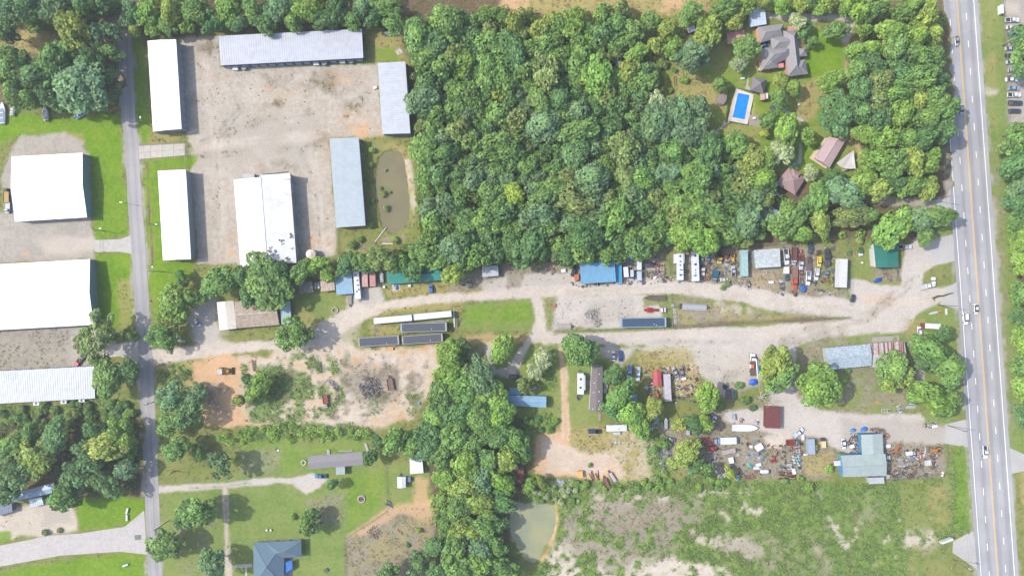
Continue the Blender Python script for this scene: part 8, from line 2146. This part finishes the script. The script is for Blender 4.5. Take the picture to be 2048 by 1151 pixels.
def pole(label, base, h, arm=True, lamp=False, transformer=False, ang=90):
    g = W(*base); t = thing('utility_pole', label, 'utility pole', g, math.radians(ang))
    b = MB(); b.cyl((0, 0, -.1), (0, 0, h), .17, .12, 8); part(t, 'pole', b, 'wood', col(120, 108, 98))
    if arm:
        b = MB(); b.box(0, 0, h - .7, h - .55, .14, 2.6); part(t, 'cross_arm', b, 'wood', col(130, 120, 110))
        for y in (-1.15, 0, 1.15):
            b = MB(); b.cyl((0, y, h - .55), (0, y, h - .3), .06, n=6); part(t, 'insulator', b, 'plastic', col(200, 200, 196))
    if lamp:
        b = MB(); b.cyl((0, 0, h - 3), (1.6, 0, h - 2.6), .05, n=6); part(t, 'lamp_arm', b, 'metal', col(170, 172, 174))
        b = MB(); b.box(1.8, 0, h - 2.75, h - 2.5, 1.0, .5); part(t, 'lamp_head', b, 'metal', col(236, 238, 240))
    if transformer:
        b = MB(); b.cyl((.35, 0, h - 2.4), (.35, 0, h - 1.4), .28, n=10); part(t, 'transformer', b, 'metal', col(220, 222, 222))
    return g
pl = [((246 + 20, -40), None)]
WP = [pole('utility pole with lamp beside the upper white storage building', (306, 254.5), 13, True, True),
      pole('utility pole with white lamp between side road and long white storage building', (328, 543), 12.5, True, True),
      pole('utility pole beside the shaded side road next to the sandy lot', (318, 800), 12, True, False, True),
      pole('short utility pole on the lower lawn edge right of the side road', (338, 1040), 12)]
HP = [pole('utility pole with white transformer at the bottom beside the highway', (1906, 1118), 13, True, False, True, 94),
      pole('utility pole on the grass verge above the billboard', (1895, 850), 13, True, False, False, 94),
      pole('utility pole by the highway beside the rusty barn trees', (1876, 610), 13, True, False, False, 94),
      pole('utility pole at the wood edge near the middle highway', (1862, 400), 13, True, False, False, 94)]
pole('light pole at the corner of the left lawn drive', (210, 462), 9, False, True, False, 20)
pole('leaning pole on the lawn below the lower left woods', (352, 941), 6, False)
pole('short pole in front of the long white storage building', (312, 450), 6, False, True, False, 0)
t = thing('street_lamp', 'small lamp post on the left edge of the side road', 'street lamp', W(257, 407))
b = MB(); b.cyl((0, 0, 0), (0, 0, 5), .09, .06, 8); part(t, 'post', b, 'metal', col(150, 152, 154))
b = MB(); b.box(-.5, 0, 4.9, 5.1, 1.2, .5); part(t, 'lamp_head', b, 'metal', col(240, 240, 240))
def wires(label, ends, h, offs=(-1.15, 0, 1.15)):
    cu = MB(); c0 = ends[0]
    for a, b_ in zip(ends[:-1], ends[1:]):
        for o in offs:
            prev = None
            for k in range(13):
                f = k / 12; p = a.lerp(b_, f) - c0 + Vector((o, 0, h - .3 - 4 * .9 * f * (1 - f)))
                if prev is not None: cu.cyl(prev, p, .022, n=3, caps=False)
                prev = p
    solo('power_line', label, 'power line', cu, 'plastic', col(110, 110, 112), c0)
wires('three power wires strung along the right side of the side road', [W(300, -80), WP[0], WP[1], WP[2], WP[3], W(352, 1240)], 12.4)
wires('three power wires strung along the left verge of the highway', [W(1915, 1260), HP[0], HP[1], HP[2], HP[3], W(1850, 180), W(1838, -80)], 13)

# loose litter of the two junkyards: hundreds of scraps nobody could count
def litter(name, polys, n, pal, seed, smin=.15, smax=.7):
    r = random.Random(seed)
    bs = [MB() for _ in pal]
    for k in range(n):
        poly = polys[k % len(polys)]
        xs = [p[0] for p in poly]; ys = [p[1] for p in poly]
        x, y = r.uniform(min(xs), max(xs)), r.uniform(min(ys), max(ys))
        if not pin(poly, x, y): continue
        w = W(x, y); l = r.uniform(smin, smax)
        bs[r.randrange(len(pal))].box(w.x, w.y, .0, r.uniform(.08, .5), l, l * r.uniform(.2, .9), r.uniform(0, 3.1), r.uniform(.6, 1))
    for b, c in zip(bs, pal): put(name, fixn(b.mesh(name, 'oldpaint')), None, col(*c), kind='stuff')
litter('debris', [[(1140, 545), (1335, 535), (1335, 568), (1140, 574)], [(1345, 500), (1500, 500), (1500, 575), (1350, 562)], [(1500, 545), (1670, 495), (1675, 590), (1520, 590)],
                  [(1295, 730), (1400, 730), (1400, 805), (1295, 805)], [(1330, 850), (1530, 865), (1600, 880), (1605, 955), (1400, 955)], [(1500, 890), (1605, 890), (1605, 955), (1500, 955)], [(1774, 895), (1890, 890), (1890, 955), (1774, 960)], [(1774, 895), (1880, 900), (1870, 955), (1774, 960)], [(1700, 865), (1722, 865), (1722, 908), (1700, 908)]],
       1900, [(206, 206, 208), (110, 104, 100), (150, 104, 84), (90, 120, 140), (70, 68, 68), (190, 176, 150)], 3)
litter('debris', [[(490, 720), (860, 700), (850, 800), (700, 850), (500, 845)], [(1090, 600), (1280, 600), (1280, 640), (1120, 655)], [(1180, 700), (1520, 700), (1510, 770), (1300, 740)], [(400, 90), (740, 130), (740, 260), (400, 260)]],
       700, [(150, 136, 120), (196, 184, 170), (110, 100, 90)], 5, .15, .45)
litter('debris', [[(1140, 520), (1335, 525), (1335, 568), (1140, 574)], [(1345, 500), (1500, 500), (1500, 575), (1350, 562)], [(1560, 495), (1670, 490), (1675, 590), (1560, 590)], [(1400, 870), (1605, 885), (1605, 955), (1400, 955)], [(1774, 895), (1885, 895), (1870, 955), (1774, 960)], [(1290, 735), (1400, 735), (1390, 805), (1295, 805)]],
       800, [(60, 62, 66), (110, 96, 86), (196, 200, 206), (140, 84, 66), (90, 110, 130)], 11, .5, 1.8)
# ------------------------------------------------------------------ even haze volume added to lift the shadows and soften contrast
hz = bpy.data.materials.new('shadow_lift_haze')
hz.use_nodes = True
ht = hz.node_tree
ht.nodes.remove(ht.nodes['Principled BSDF'])
pv = ht.nodes.new('ShaderNodeVolumePrincipled')
pv.inputs['Color'].default_value = (.86, .92, 1.0, 1)
pv.inputs['Density'].default_value = HAZE
pv.inputs['Anisotropy'].default_value = .1
ht.links.new(pv.outputs[0], ht.nodes['Material Output'].inputs['Volume'])
b = MB(); b.box(0, 0, -6, H + 6, 7200, 7200)
put('haze', fixn(b.mesh('haze', hz)), kind='stuff')
